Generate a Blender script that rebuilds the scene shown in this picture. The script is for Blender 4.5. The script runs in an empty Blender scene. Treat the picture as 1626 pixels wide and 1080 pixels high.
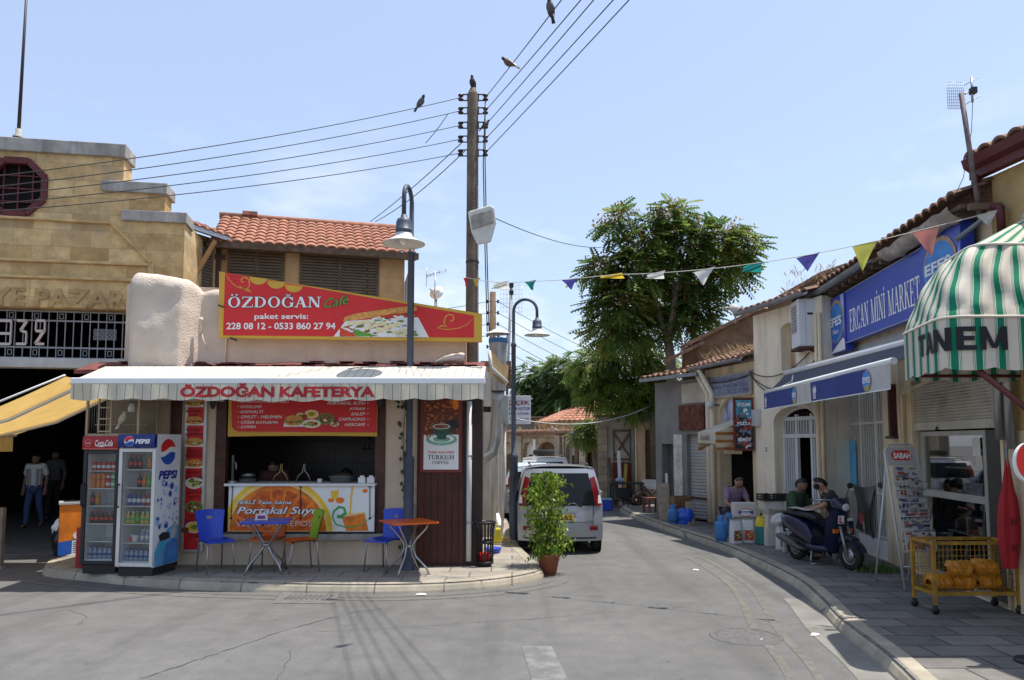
import bpy, math, random
from math import sin, cos, pi, radians as RAD, sqrt, atan2
from mathutils import Vector as V, Matrix, Quaternion, noise as mnoise

SC = bpy.context.scene
COL = SC.collection
random.seed(7)

# ------------------------------------------------------------------ camera
CAM_H, F_PX, W_PX, PITCH = 1.97, 1219.0, 1626.0, RAD(4.5)
SHIFT = 163 - F_PX * math.tan(PITCH)
cd = bpy.data.cameras.new("camera")
cam = bpy.data.objects.new("camera", cd)
COL.objects.link(cam)
cam.location = (0, 0, CAM_H)
cam.rotation_euler = (RAD(90) + PITCH, 0, 0)
cd.sensor_width = 36
cd.lens = 36 * F_PX / W_PX
cd.shift_y = SHIFT / W_PX
cd.clip_start, cd.clip_end = 0.1, 3000
SC.camera = cam

# ------------------------------------------------------------------ sky, sun, exposure
SUN_EL, SUN_AZ = RAD(72.5), RAD(9)          # azimuth counted from +X towards +Y
SUN = V((cos(SUN_EL) * cos(SUN_AZ), cos(SUN_EL) * sin(SUN_AZ), sin(SUN_EL)))
sd = bpy.data.lights.new("sun", 'SUN')
sd.energy, sd.angle, sd.color = 4.3, RAD(0.53), (1.0, 0.955, 0.88)
sun = bpy.data.objects.new("sun", sd)
COL.objects.link(sun)
sun.rotation_euler = SUN.to_track_quat('Z', 'Y').to_euler()
wd = bpy.data.worlds.new("World")
SC.world = wd
wd.use_nodes = True
nt = wd.node_tree
nt.nodes.clear()
sky = nt.nodes.new("ShaderNodeTexSky")
sky.sky_type = 'NISHITA'
sky.sun_disc = False
sky.sun_elevation, sky.sun_rotation = SUN_EL, RAD(90) - SUN_AZ
sky.air_density, sky.dust_density, sky.ozone_density = 1.15, 1.3, 2.2
bg = nt.nodes.new("ShaderNodeBackground")
bg.inputs[1].default_value = 0.15
out = nt.nodes.new("ShaderNodeOutputWorld")
# thin summer clouds low in the sky, from noise over the direction vector
tc = nt.nodes.new("ShaderNodeTexCoord")
mp = nt.nodes.new("ShaderNodeMapping")
mp.inputs[3].default_value = (2.6, 2.6, 7.0)
mp.inputs[1].default_value = (0.32, 0.1, 0.25)
nz = nt.nodes.new("ShaderNodeTexNoise")
nz.inputs['Scale'].default_value = 1.7
nz.inputs['Detail'].default_value = 7
nz.inputs['Roughness'].default_value = 0.58
cr = nt.nodes.new("ShaderNodeValToRGB")
cr.color_ramp.elements[0].position, cr.color_ramp.elements[0].color = 0.56, (0, 0, 0, 1)
cr.color_ramp.elements[1].position, cr.color_ramp.elements[1].color = 0.74, (0.8, 0.8, 0.8, 1)
sep = nt.nodes.new("ShaderNodeSeparateXYZ")
mr = nt.nodes.new("ShaderNodeMapRange")
mr.inputs[1].default_value, mr.inputs[2].default_value = 0.2, 0.42
mr.inputs[3].default_value, mr.inputs[4].default_value = 0.8, 0.0
mul = nt.nodes.new("ShaderNodeMath"); mul.operation = 'MULTIPLY'
mix = nt.nodes.new("ShaderNodeMixRGB")
mix.inputs[2].default_value = (5.0, 5.2, 5.5, 1)
L = nt.links.new
L(tc.outputs['Generated'], mp.inputs[0]); L(mp.outputs[0], nz.inputs['Vector']); L(nz.outputs[0], cr.inputs[0])
L(tc.outputs['Generated'], sep.inputs[0]); L(sep.outputs[2], mr.inputs[0])
L(cr.outputs[0], mul.inputs[0]); L(mr.outputs[0], mul.inputs[1]); L(mul.outputs[0], mix.inputs[0])
pale = nt.nodes.new("ShaderNodeMixRGB"); pale.inputs[0].default_value = 0.5; pale.inputs[2].default_value = (2.85, 3.3, 4.4, 1)   # summer dust in the air whitens the blue
L(sky.outputs[0], pale.inputs[1]); L(pale.outputs[0], mix.inputs[1]); L(mix.outputs[0], bg.inputs[0]); L(bg.outputs[0], out.inputs[0])
SC.view_settings.view_transform = 'Standard'
SC.view_settings.look = 'None'
SC.view_settings.exposure = 0.6
SC.view_settings.gamma = 1.0

# ------------------------------------------------------------------ surveying helpers: photograph measurements -> metres
_up = V((0, -sin(PITCH), cos(PITCH))); _fw = V((0, cos(PITCH), sin(PITCH)))
def ray(u, v):
 return V((1, 0, 0)) * ((u - 813) / F_PX) + _up * ((540 - v + SHIFT) / F_PX) + _fw
def ground(u, v, z=0.0):
 d = ray(u, v); t = (z - CAM_H) / d.z
 return V((d.x * t, d.y * t, z))
def onY(u, v, Y):
 d = ray(u, v); t = Y / d.y
 return V((d.x * t, Y, CAM_H + d.z * t))
class Wall:
 """a facade: local x along it (left to right), local y into it, local z up"""
 def __init__(s, x0, y0, x1, y1):
  s.o = V((x0, y0, 0)); d = V((x1 - x0, y1 - y0, 0)); s.len = d.length
  s.d = d.normalized(); s.n = V((-s.d.y, s.d.x, 0)); s.rot = atan2(s.d.y, s.d.x)
 def at(s, u, v, out=0.0):
  r = ray(u, v); o = V((0, 0, CAM_H)); p = s.o - s.n * out
  t = (p - o).dot(s.n) / r.dot(s.n); h = o + r * t - s.o
  return V((h.dot(s.d), h.dot(s.n), h.z))
 def s(s, u, out=0.0): return s.at(u, 700, out).x
 def w(s, x, y, z): return s.o + s.d * x + s.n * y + V((0, 0, z))
# ------------------------------------------------------------------ materials
_mats = {}
def M(name, col, rough=0.75, var=0.12, scale=3.0, bump=0.0, bscale=60.0, metal=0.0, stain=None, amt=0.5, sscale=1.2, streak=False, coat=0.0, spec=0.4, trans=0.0):
 if name in _mats: return _mats[name]
 m = bpy.data.materials.new(name); m.use_nodes = True
 t = m.node_tree; b = t.nodes['Principled BSDF']; N = t.nodes.new; Lk = t.links.new
 b.inputs['Roughness'].default_value = rough; b.inputs['Metallic'].default_value = metal
 b.inputs['Specular IOR Level'].default_value = spec
 if coat: b.inputs['Coat Weight'].default_value = coat; b.inputs['Coat Roughness'].default_value = 0.05
 tc = N('ShaderNodeTexCoord')
 n = N('ShaderNodeTexNoise'); n.inputs['Scale'].default_value = scale; n.inputs['Detail'].default_value = 6
 Lk(tc.outputs['Object'], n.inputs['Vector'])
 r = N('ShaderNodeValToRGB'); e = r.color_ramp.elements
 e[0].position, e[1].position = 0.3, 0.7
 e[0].color = (*[max(0, c * (1 - var)) for c in col[:3]], 1); e[1].color = (*[min(1, c * (1 + var)) for c in col[:3]], 1)
 Lk(n.outputs[0], r.inputs[0]); c = r.outputs[0]
 if stain:
  n2 = N('ShaderNodeTexNoise'); n2.inputs['Scale'].default_value = sscale; n2.inputs['Detail'].default_value = 8; n2.inputs['Roughness'].default_value = 0.65
  mpn = N('ShaderNodeMapping'); mpn.inputs[3].default_value = (3, 3, 0.35) if streak else (1, 1, 1)
  mpn.inputs[1].default_value = (len(name) * 1.7, 3.1, 0)
  Lk(tc.outputs['Object'], mpn.inputs[0]); Lk(mpn.outputs[0], n2.inputs['Vector'])
  r2 = N('ShaderNodeValToRGB'); r2.color_ramp.elements[0].position = 0.62 - 0.3 * amt; r2.color_ramp.elements[1].position = 0.80 - 0.2 * amt
  Lk(n2.outputs[0], r2.inputs[0])
  mx = N('ShaderNodeMixRGB'); mx.inputs[2].default_value = (*stain, 1)
  ml = N('ShaderNodeMath'); ml.operation = 'MULTIPLY'; ml.inputs[1].default_value = min(1, 0.35 + 0.6 * amt)
  Lk(r2.outputs[0], ml.inputs[0]); Lk(ml.outputs[0], mx.inputs[0]); Lk(c, mx.inputs[1]); c = mx.outputs[0]
 Lk(c, b.inputs['Base Color'])
 if bump:
  n3 = N('ShaderNodeTexNoise'); n3.inputs['Scale'].default_value = bscale; n3.inputs['Detail'].default_value = 5
  Lk(tc.outputs['Object'], n3.inputs['Vector'])
  bp = N('ShaderNodeBump'); bp.inputs['Strength'].default_value = bump; bp.inputs['Distance'].default_value = 0.02
  Lk(n3.outputs[0], bp.inputs['Height']); Lk(bp.outputs[0], b.inputs['Normal'])
 if trans:                                  # cloth or leaf that lets some light through
  td = N('ShaderNodeBsdfTranslucent'); ms = N('ShaderNodeMixShader'); ms.inputs[0].default_value = trans
  Lk(c, td.inputs[0]); Lk(b.outputs[0], ms.inputs[1]); Lk(td.outputs[0], ms.inputs[2])
  Lk(ms.outputs[0], t.nodes['Material Output'].inputs[0])
 _mats[name] = m
 return m

def brick_mat(name, c1, c2, mortar, bw, bh, msize=0.012, plane='XZ', rough=0.85, bump=0.4, var=0.25, stain=None, amt=0.4, noise=3.0, offset=0.5):
 """bricks, stone blocks, pavers or wall tiles laid in courses of a real size"""
 m = bpy.data.materials.new(name); m.use_nodes = True
 t = m.node_tree; b = t.nodes['Principled BSDF']; N = t.nodes.new; Lk = t.links.new
 b.inputs['Roughness'].default_value = rough; b.inputs['Specular IOR Level'].default_value = 0.3
 tc = N('ShaderNodeTexCoord'); sp = N('ShaderNodeSeparateXYZ'); cb = N('ShaderNodeCombineXYZ')
 Lk(tc.outputs['Object'], sp.inputs[0]); Lk(sp.outputs[0], cb.inputs[0]); Lk(sp.outputs[2 if plane == 'XZ' else 1], cb.inputs[1])
 br = N('ShaderNodeTexBrick'); br.inputs['Scale'].default_value = 1
 br.inputs['Brick Width'].default_value = bw; br.inputs['Row Height'].default_value = bh; br.inputs['Mortar Size'].default_value = msize
 br.inputs['Mortar Smooth'].default_value = 0.3; br.offset = offset
 br.inputs['Color1'].default_value = (*c1, 1); br.inputs['Color2'].default_value = (*c2, 1); br.inputs['Mortar'].default_value = (*mortar, 1)
 Lk(cb.outputs[0], br.inputs['Vector'])
 n = N('ShaderNodeTexNoise'); n.inputs['Scale'].default_value = noise; n.inputs['Detail'].default_value = 8; n.inputs['Roughness'].default_value = 0.7
 Lk(tc.outputs['Object'], n.inputs['Vector'])
 mr = N('ShaderNodeMapRange'); mr.inputs[1].default_value, mr.inputs[2].default_value = 0.25, 0.75
 mr.inputs[3].default_value, mr.inputs[4].default_value = 1 - var, 1 + var
 Lk(n.outputs[0], mr.inputs[0])
 mx = N('ShaderNodeMixRGB'); mx.blend_type = 'MULTIPLY'; mx.inputs[0].default_value = 1
 Lk(br.outputs['Color'], mx.inputs[1]); Lk(mr.outputs[0], mx.inputs[2]); c = mx.outputs[0]
 if stain:
  n2 = N('ShaderNodeTexNoise'); n2.inputs['Scale'].default_value = 0.9; n2.inputs['Detail'].default_value = 7
  Lk(tc.outputs['Object'], n2.inputs['Vector'])
  r2 = N('ShaderNodeValToRGB'); r2.color_ramp.elements[0].position = 0.5; r2.color_ramp.elements[1].position = 0.72
  Lk(n2.outputs[0], r2.inputs[0]); ml = N('ShaderNodeMath'); ml.operation = 'MULTIPLY'; ml.inputs[1].default_value = amt
  m2 = N('ShaderNodeMixRGB'); m2.inputs[2].default_value = (*stain, 1)
  Lk(r2.outputs[0], ml.inputs[0]); Lk(ml.outputs[0], m2.inputs[0]); Lk(c, m2.inputs[1]); c = m2.outputs[0]
 Lk(c, b.inputs['Base Color'])
 bp = N('ShaderNodeBump'); bp.inputs['Strength'].default_value = bump; bp.inputs['Distance'].default_value = 0.02
 ad = N('ShaderNodeMath'); ad.operation = 'MULTIPLY_ADD'; ad.inputs[1].default_value = -1.0
 Lk(br.outputs['Fac'], ad.inputs[0]); Lk(n.outputs[0], ad.inputs[2]); Lk(ad.outputs[0], bp.inputs['Height']); Lk(bp.outputs[0], b.inputs['Normal'])
 _mats[name] = m
 return m

def stripe_mat(name, base, bands, period, axis=0, rough=0.8, trans=0.0, vec='Object', var=0.08):
 """striped cloth: bands = [(from, to, colour)] as fractions of one period along an object axis"""
 m = bpy.data.materials.new(name); m.use_nodes = True
 t = m.node_tree; b = t.nodes['Principled BSDF']; N = t.nodes.new; Lk = t.links.new
 b.inputs['Roughness'].default_value = rough; b.inputs['Specular IOR Level'].default_value = 0.2
 tc = N('ShaderNodeTexCoord')
 if vec == 'UV':
  sp = N('ShaderNodeSeparateXYZ'); Lk(tc.outputs['UV'], sp.inputs[0])
 else:
  sp = N('ShaderNodeSeparateXYZ'); Lk(tc.outputs['Object'], sp.inputs[0])
 dv = N('ShaderNodeMath'); dv.operation = 'DIVIDE'; dv.inputs[1].default_value = period; Lk(sp.outputs[axis], dv.inputs[0])
 fr = N('ShaderNodeMath'); fr.operation = 'FRACT'; Lk(dv.outputs[0], fr.inputs[0])
 r = N('ShaderNodeValToRGB'); r.color_ramp.interpolation = 'CONSTANT'
 pts = [(0.0, base)]
 for a, bb, c in bands: pts += [(a, c), (bb, base)]
 els = r.color_ramp.elements
 while len(els) < len(pts): els.new(0.5)
 for e, (p, c) in zip(els, sorted(pts, key=lambda q: q[0])): e.position = min(p, 1.0); e.color = (*c, 1)
 Lk(fr.outputs[0], r.inputs[0])
 n = N('ShaderNodeTexNoise'); n.inputs['Scale'].default_value = 4; n.inputs['Detail'].default_value = 5
 Lk(tc.outputs['Object'], n.inputs['Vector'])
 mr = N('ShaderNodeMapRange'); mr.inputs[1].default_value, mr.inputs[2].default_value = 0.3, 0.7
 mr.inputs[3].default_value, mr.inputs[4].default_value = 1 - var, 1 + var
 Lk(n.outputs[0], mr.inputs[0])
 mx = N('ShaderNodeMixRGB'); mx.blend_type = 'MULTIPLY'; mx.inputs[0].default_value = 1
 Lk(r.outputs[0], mx.inputs[1]); Lk(mr.outputs[0], mx.inputs[2])
 Lk(mx.outputs[0], b.inputs['Base Color'])
 if trans:
  td = N('ShaderNodeBsdfTranslucent'); ms = N('ShaderNodeMixShader'); ms.inputs[0].default_value = trans
  Lk(mx.outputs[0], td.inputs[0]); Lk(b.outputs[0], ms.inputs[1]); Lk(td.outputs[0], ms.inputs[2])
  Lk(ms.outputs[0], t.nodes['Material Output'].inputs[0])
 _mats[name] = m
 return m

def glass_mat(name, tint=(0.9, 0.93, 0.93), refl=0.12):
 if name in _mats: return _mats[name]
 m = bpy.data.materials.new(name); m.use_nodes = True
 t = m.node_tree; N = t.nodes.new; Lk = t.links.new
 t.nodes.remove(t.nodes['Principled BSDF'])
 tr = N('ShaderNodeBsdfTransparent'); tr.inputs[0].default_value = (*tint, 1)
 gl = N('ShaderNodeBsdfGlossy'); gl.inputs['Roughness'].default_value = 0.02
 lw = N('ShaderNodeLayerWeight'); lw.inputs[0].default_value = 0.35
 mr = N('ShaderNodeMapRange'); mr.inputs[3].default_value, mr.inputs[4].default_value = refl, 0.9
 ms = N('ShaderNodeMixShader')
 Lk(lw.outputs['Fresnel'], mr.inputs[0]); Lk(mr.outputs[0], ms.inputs[0]); Lk(tr.outputs[0], ms.inputs[1]); Lk(gl.outputs[0], ms.inputs[2])
 Lk(ms.outputs[0], t.nodes['Material Output'].inputs[0])
 _mats[name] = m
 return m

# ------------------------------------------------------------------ mesh builder
class MB:
 def __init__(s, X=None):
  s.v, s.f, s.m, s.sm, s.mats, s.X = [], [], [], [], [], X
 def mi(s, mat):
  if mat not in s.mats: s.mats.append(mat)
  return s.mats.index(mat)
 def add(s, verts, faces, mat, smooth=False):
  o = len(s.v); X = s.X
  s.v += [tuple(X @ V(p)) if X else tuple(p) for p in verts]
  i = s.mi(mat)
  for f in faces:
   s.f.append([o + k for k in f]); s.m.append(i); s.sm.append(smooth)
  return s
 def box(s, x0, x1, y0, y1, z0, z1, mat):
  return s.add([(x0,y0,z0),(x1,y0,z0),(x1,y1,z0),(x0,y1,z0),(x0,y0,z1),(x1,y0,z1),(x1,y1,z1),(x0,y1,z1)],
                     [(0,3,2,1),(4,5,6,7),(0,1,5,4),(1,2,6,5),(2,3,7,6),(3,0,4,7)], mat)
 def beam(s, p, q, w, h, mat, up=(0, 0, 1)):
  """a rectangular bar from p to q, w across and h along up"""
  p, q = V(p), V(q); d = (q - p).normalized(); u = V(up)
  if abs(d.dot(u)) > 0.98: u = V((0, 1, 0))
  a = d.cross(u).normalized() * (w / 2); b = a.cross(d).normalized() * (h / 2)
  vs = [e + sa * a + sb * b for e in (p, q) for sa, sb in ((-1,-1),(1,-1),(1,1),(-1,1))]
  return s.add(vs, [(0,3,2,1),(4,5,6,7),(0,1,5,4),(1,2,6,5),(2,3,7,6),(3,0,4,7)], mat)
 def tube(s, pts, r, mat, n=8, caps=True, smooth=True):
  pts = [V(p) for p in pts]; k = len(pts)
  rs = r if isinstance(r, (list, tuple)) else [r] * k
  t0 = (pts[1] - pts[0]).normalized(); ref = V((0, 0, 1)) if abs(t0.z) < 0.9 else V((1, 0, 0))
  a = t0.cross(ref).normalized(); vs = []
  for i, p in enumerate(pts):
   t = (pts[min(i + 1, k - 1)] - pts[max(i - 1, 0)])
   t = t.normalized() if t.length > 1e-9 else t0
   a = (a - t * a.dot(t)); a = a.normalized() if a.length > 1e-6 else t.orthogonal().normalized()
   b = t.cross(a)
   vs += [p + (a * cos(2*pi*j/n) + b * sin(2*pi*j/n)) * rs[i] for j in range(n)]
  fs = [(i*n+j, i*n+(j+1)%n, (i+1)*n+(j+1)%n, (i+1)*n+j) for i in range(k-1) for j in range(n)]
  s.add(vs, fs, mat, smooth)
  if caps:
   o = len(s.v) - n * k; i = s.mi(mat)
   s.f += [[o + j for j in range(n)][::-1], [o + (k-1)*n + j for j in range(n)]]; s.m += [i, i]; s.sm += [False, False]
  return s
 def lathe(s, prof, c, mat, n=20, smooth=True, Rm=None):
  c = V(c); k = len(prof); vs = []
  for r, z in prof:
   for j in range(n):
    p = V((r * cos(2*pi*j/n), r * sin(2*pi*j/n), z))
    vs.append(c + (Rm @ p if Rm else p))
  fs = [(i*n+j, i*n+(j+1)%n, (i+1)*n+(j+1)%n, (i+1)*n+j) for i in range(k-1) for j in range(n)]
  return s.add(vs, fs, mat, smooth)
 def prism(s, poly, y0, y1, mat):
  """polygon drawn in x, z and given a thickness from y0 to y1"""
  n = len(poly)
  vs = [(x, y0, z) for x, z in poly] + [(x, y1, z) for x, z in poly]
  fs = [tuple(range(n)), tuple(range(2*n-1, n-1, -1))] + [(i, i+n, (i+1)%n+n, (i+1)%n) for i in range(n)]
  return s.add(vs, fs, mat)
 def plan(s, poly, z0, z1, mat):
  """polygon drawn in x, y and given a height from z0 to z1"""
  n = len(poly)
  vs = [(x, y, z0) for x, y in poly] + [(x, y, z1) for x, y in poly]
  fs = [tuple(range(n-1, -1, -1)), tuple(range(n, 2*n))] + [(i, (i+1)%n, (i+1)%n+n, i+n) for i in range(n)]
  return s.add(vs, fs, mat)
 def face(s, pts, mat): return s.add(pts, [tuple(range(len(pts)))], mat)
 def disc(s, cx, cz, rx, rz, y, mat, n=24, a0=0, a1=2*pi):
  """a flat printed patch (ellipse or pie) on a sign lying in x, z"""
  m_ = n if a1 - a0 >= 2*pi - 1e-6 else n + 1
  return s.face([(cx + rx*cos(a0 + (a1-a0)*i/n), y, cz + rz*sin(a0 + (a1-a0)*i/n)) for i in range(m_)], mat)
 def poly(s, pts, y, mat): return s.face([(x, y, z) for x, z in pts], mat)
 def rect(s, x0, x1, z0, z1, y, mat): return s.face([(x0,y,z0),(x1,y,z0),(x1,y,z1),(x0,y,z1)], mat)
 def stroke(s, pts, w, y, mat):
  """a ribbon of print along a line in x, z"""
  n = len(pts); ws = w if isinstance(w, (list, tuple)) else [w]*n; vs = []
  for i in range(n):
   a, b = pts[max(i-1, 0)], pts[min(i+1, n-1)]
   dx, dz = b[0]-a[0], b[1]-a[1]; l = sqrt(dx*dx+dz*dz) or 1
   vs += [(pts[i][0]-dz/l*ws[i]/2, y, pts[i][1]+dx/l*ws[i]/2), (pts[i][0]+dz/l*ws[i]/2, y, pts[i][1]-dx/l*ws[i]/2)]
  return s.add(vs, [(2*i, 2*i+1, 2*i+3, 2*i+2) for i in range(n-1)], mat)
 def sphere(s, c, r, mat, nu=12, nv=8):
  r = r if isinstance(r, (list, tuple)) else (r, r, r); c = V(c)
  vs = [(c.x, c.y, c.z - r[2])]
  for i in range(1, nv):
   t = pi * i / nv - pi/2
   vs += [(c.x + r[0]*cos(t)*cos(2*pi*j/nu), c.y + r[1]*cos(t)*sin(2*pi*j/nu), c.z + r[2]*sin(t)) for j in range(nu)]
  vs.append((c.x, c.y, c.z + r[2])); e = len(vs) - 1
  fs = [(0, 1+(j+1)%nu, 1+j) for j in range(nu)]
  for i in range(nv-2):
   fs += [(1+i*nu+j, 1+i*nu+(j+1)%nu, 1+(i+1)*nu+(j+1)%nu, 1+(i+1)*nu+j) for j in range(nu)]
  fs += [(1+(nv-2)*nu+j, 1+(nv-2)*nu+(j+1)%nu, e) for j in range(nu)]
  return s.add(vs, fs, mat, True)
 def sheet(s, fn, nu, nv, mat, smooth=True):
  vs = [fn(i/nu, j/nv) for j in range(nv+1) for i in range(nu+1)]
  fs = [(j*(nu+1)+i, j*(nu+1)+i+1, (j+1)*(nu+1)+i+1, (j+1)*(nu+1)+i) for j in range(nv) for i in range(nu)]
  return s.add(vs, fs, mat, smooth)
 def wall(s, x0, x1, z0, z1, y0, t, mat, holes=()):
  """a slab in x, z with rectangular openings (a, b, c, d) and their reveals"""
  xs = sorted({x0, x1, *[h[k] for h in holes for k in (0, 1) if x0 < h[k] < x1]})
  zs = sorted({z0, z1, *[h[k] for h in holes for k in (2, 3) if z0 < h[k] < z1]})
  def solid(i, j):
   if i < 0 or j < 0 or i >= len(xs)-1 or j >= len(zs)-1: return False
   cx, cz = (xs[i]+xs[i+1])/2, (zs[j]+zs[j+1])/2
   return not any(h[0] < cx < h[1] and h[2] < cz < h[3] for h in holes)
  y1 = y0 + t
  for i in range(len(xs)-1):
   for j in range(len(zs)-1):
    if not solid(i, j): continue
    a, b, c, d = xs[i], xs[i+1], zs[j], zs[j+1]
    s.face([(a,y0,c),(b,y0,c),(b,y0,d),(a,y0,d)], mat); s.face([(b,y1,c),(a,y1,c),(a,y1,d),(b,y1,d)], mat)
    if not solid(i-1, j): s.face([(a,y1,c),(a,y0,c),(a,y0,d),(a,y1,d)], mat)
    if not solid(i+1, j): s.face([(b,y0,c),(b,y1,c),(b,y1,d),(b,y0,d)], mat)
    if not solid(i, j-1): s.face([(a,y1,c),(b,y1,c),(b,y0,c),(a,y0,c)], mat)
    if not solid(i, j+1): s.face([(a,y0,d),(b,y0,d),(b,y1,d),(a,y1,d)], mat)
  return s
 def arch_fill(s, a, b, zs, zt, y0, t, mat, n=10):
  """the two corners that turn a square opening head into an arch (springing zs, crown zt)"""
  cx, r = (a+b)/2, (b-a)/2
  arc = [(cx + r*cos(pi*i/(2*n)), zs + (zt-zs)*sin(pi*i/(2*n))) for i in range(n+1)]
  s.prism(arc + [(b, zt)], y0, y0+t, mat)
  s.prism([(2*cx-x, z) for x, z in reversed(arc)] + [(a, zt)], y0, y0+t, mat)
  return s
 def sheet_uv(s, fn, nu, nv, mat, L):
  s.uv = [(L*i/nu, j/nv) for j in range(nv+1) for i in range(nu+1)]
  return s.sheet(fn, nu, nv, mat)
 def build(s, name, parent=None, bevel=0, label=None, uv=None, local=True):
  me = bpy.data.meshes.new(name); me.from_pydata(s.v, [], s.f)
  for m in s.mats: me.materials.append(m)
  me.polygons.foreach_set('material_index', s.m); me.polygons.foreach_set('use_smooth', s.sm); me.update()
  if getattr(s, 'uv', None):
   ul = me.uv_layers.new(name='UVMap')
   for lp in me.loops: ul.data[lp.index].uv = s.uv[lp.vertex_index]
  o = bpy.data.objects.new(name, me); COL.objects.link(o)
  if parent:
   o.parent = parent
   if not local: o.matrix_parent_inverse = world_of(parent).inverted()
  if label: o['label'] = label
  if bevel:
   b = o.modifiers.new('bevel', 'BEVEL'); b.width = bevel; b.segments = 2; b.limit_method = 'ANGLE'; b.angle_limit = RAD(40)
  return o

def world_of(o):
 m = Matrix.LocRotScale(o.location, o.rotation_euler.to_quaternion(), o.scale)
 return (world_of(o.parent) @ o.matrix_parent_inverse @ m) if o.parent else m
def thing(name, label, cat, loc=(0, 0, 0), rz=0.0, group=None):
 o = bpy.data.objects.new(name, None); COL.objects.link(o)
 o.location = loc; o.rotation_euler = (0, 0, rz); o.empty_display_size = 0.2
 o['label'] = label; o['category'] = cat
 if group: o['group'] = group
 return o
def tag(o, label, cat, group=None, loc=None):
 o['label'] = label; o['category'] = cat
 if group: o['group'] = group
 return o
def seat_at(o, c):
 """move a top-level mesh's origin to c without moving the mesh"""
 c = V(c); o.data.transform(Matrix.Translation(-c)); o.location = c; return o
def struct(o): o['kind'] = 'structure'; return o
def copy_tree(o, parent=None):
 c = o.copy(); COL.objects.link(c)
 if parent: c.parent = parent
 for ch in list(o.children): copy_tree(ch, c)
 return c
def rz(a): return Matrix.Rotation(a, 4, 'Z')
def T(*p): return Matrix.Translation(V(p))

# ------------------------------------------------------------------ lettering
_tc = {}
def glyphs(txt, bold=0.0, shear=0.0, space=1.0):
 key = (txt, bold, shear, space)
 if key in _tc: return _tc[key]
 cu = bpy.data.curves.new('lettering', 'FONT'); cu.body = txt; cu.size = 1; cu.offset = bold; cu.shear = shear
 cu.space_character = space; cu.resolution_u = 3; cu.fill_mode = 'FRONT'
 ob = bpy.data.objects.new('lettering', cu)
 me = bpy.data.meshes.new_from_object(ob)
 vs = [v.co.copy() for v in me.vertices]; fs = [tuple(p.vertices) for p in me.polygons]
 bpy.data.objects.remove(ob); bpy.data.meshes.remove(me); bpy.data.curves.remove(cu)
 _tc[key] = (vs, fs)
 return vs, fs
def letters(mb, txt, x0, x1, z0, z1, y, mat, bold=0.0, shear=0.0, space=1.0, slope=0.0):
 """lettering fitted to a rectangle of a sign, lying just in front of it"""
 vs, fs = glyphs(txt, bold, shear, space)
 if not vs: return
 ax, bx = min(v.x for v in vs), max(v.x for v in vs); az, bz = min(v.y for v in vs), max(v.y for v in vs)
 kx, kz = (x1-x0)/(bx-ax), (z1-z0)/max(bz-az, 1e-6)
 mb.add([(x0+(v.x-ax)*kx, y, z0+(v.y-az)*kz + slope*((v.x-ax)*kx)) for v in vs], fs, mat)

# a serif alphabet of stems, hairlines, bowls and serifs on a unit square (x: width, y: height)
_T, _H = 0.2, 0.075
def _bar(x0, y0, x1, y1, w0, w1=None):
 w1 = w1 or w0
 return [(x0-w0/2, y0), (x0+w0/2, y0), (x1+w1/2, y1), (x1-w1/2, y1)]
def _rc(x0, x1, y0, y1): return [(x0, y0), (x1, y0), (x1, y1), (x0, y1)]
def _sf(x, y, w=0.34): return _rc(x-w/2, x+w/2, y if y < 0.5 else y-_H, y+_H if y < 0.5 else y)
def _ring(cx, cy, rx, ry, a0, a1, tx=_T, ty=_H, n=14):
 q = []
 for i in range(n):
  a, b = a0+(a1-a0)*i/n, a0+(a1-a0)*(i+1)/n
  q.append([(cx+rx*cos(a), cy+ry*sin(a)), (cx+rx*cos(b), cy+ry*sin(b)), (cx+(rx-tx)*cos(b), cy+(ry-ty)*sin(b)), (cx+(rx-tx)*cos(a), cy+(ry-ty)*sin(a))])
 return q
def _stem(x): return [_bar(x, 0, x, 1, _T), _sf(x, 0), _sf(x, 1)]
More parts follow.
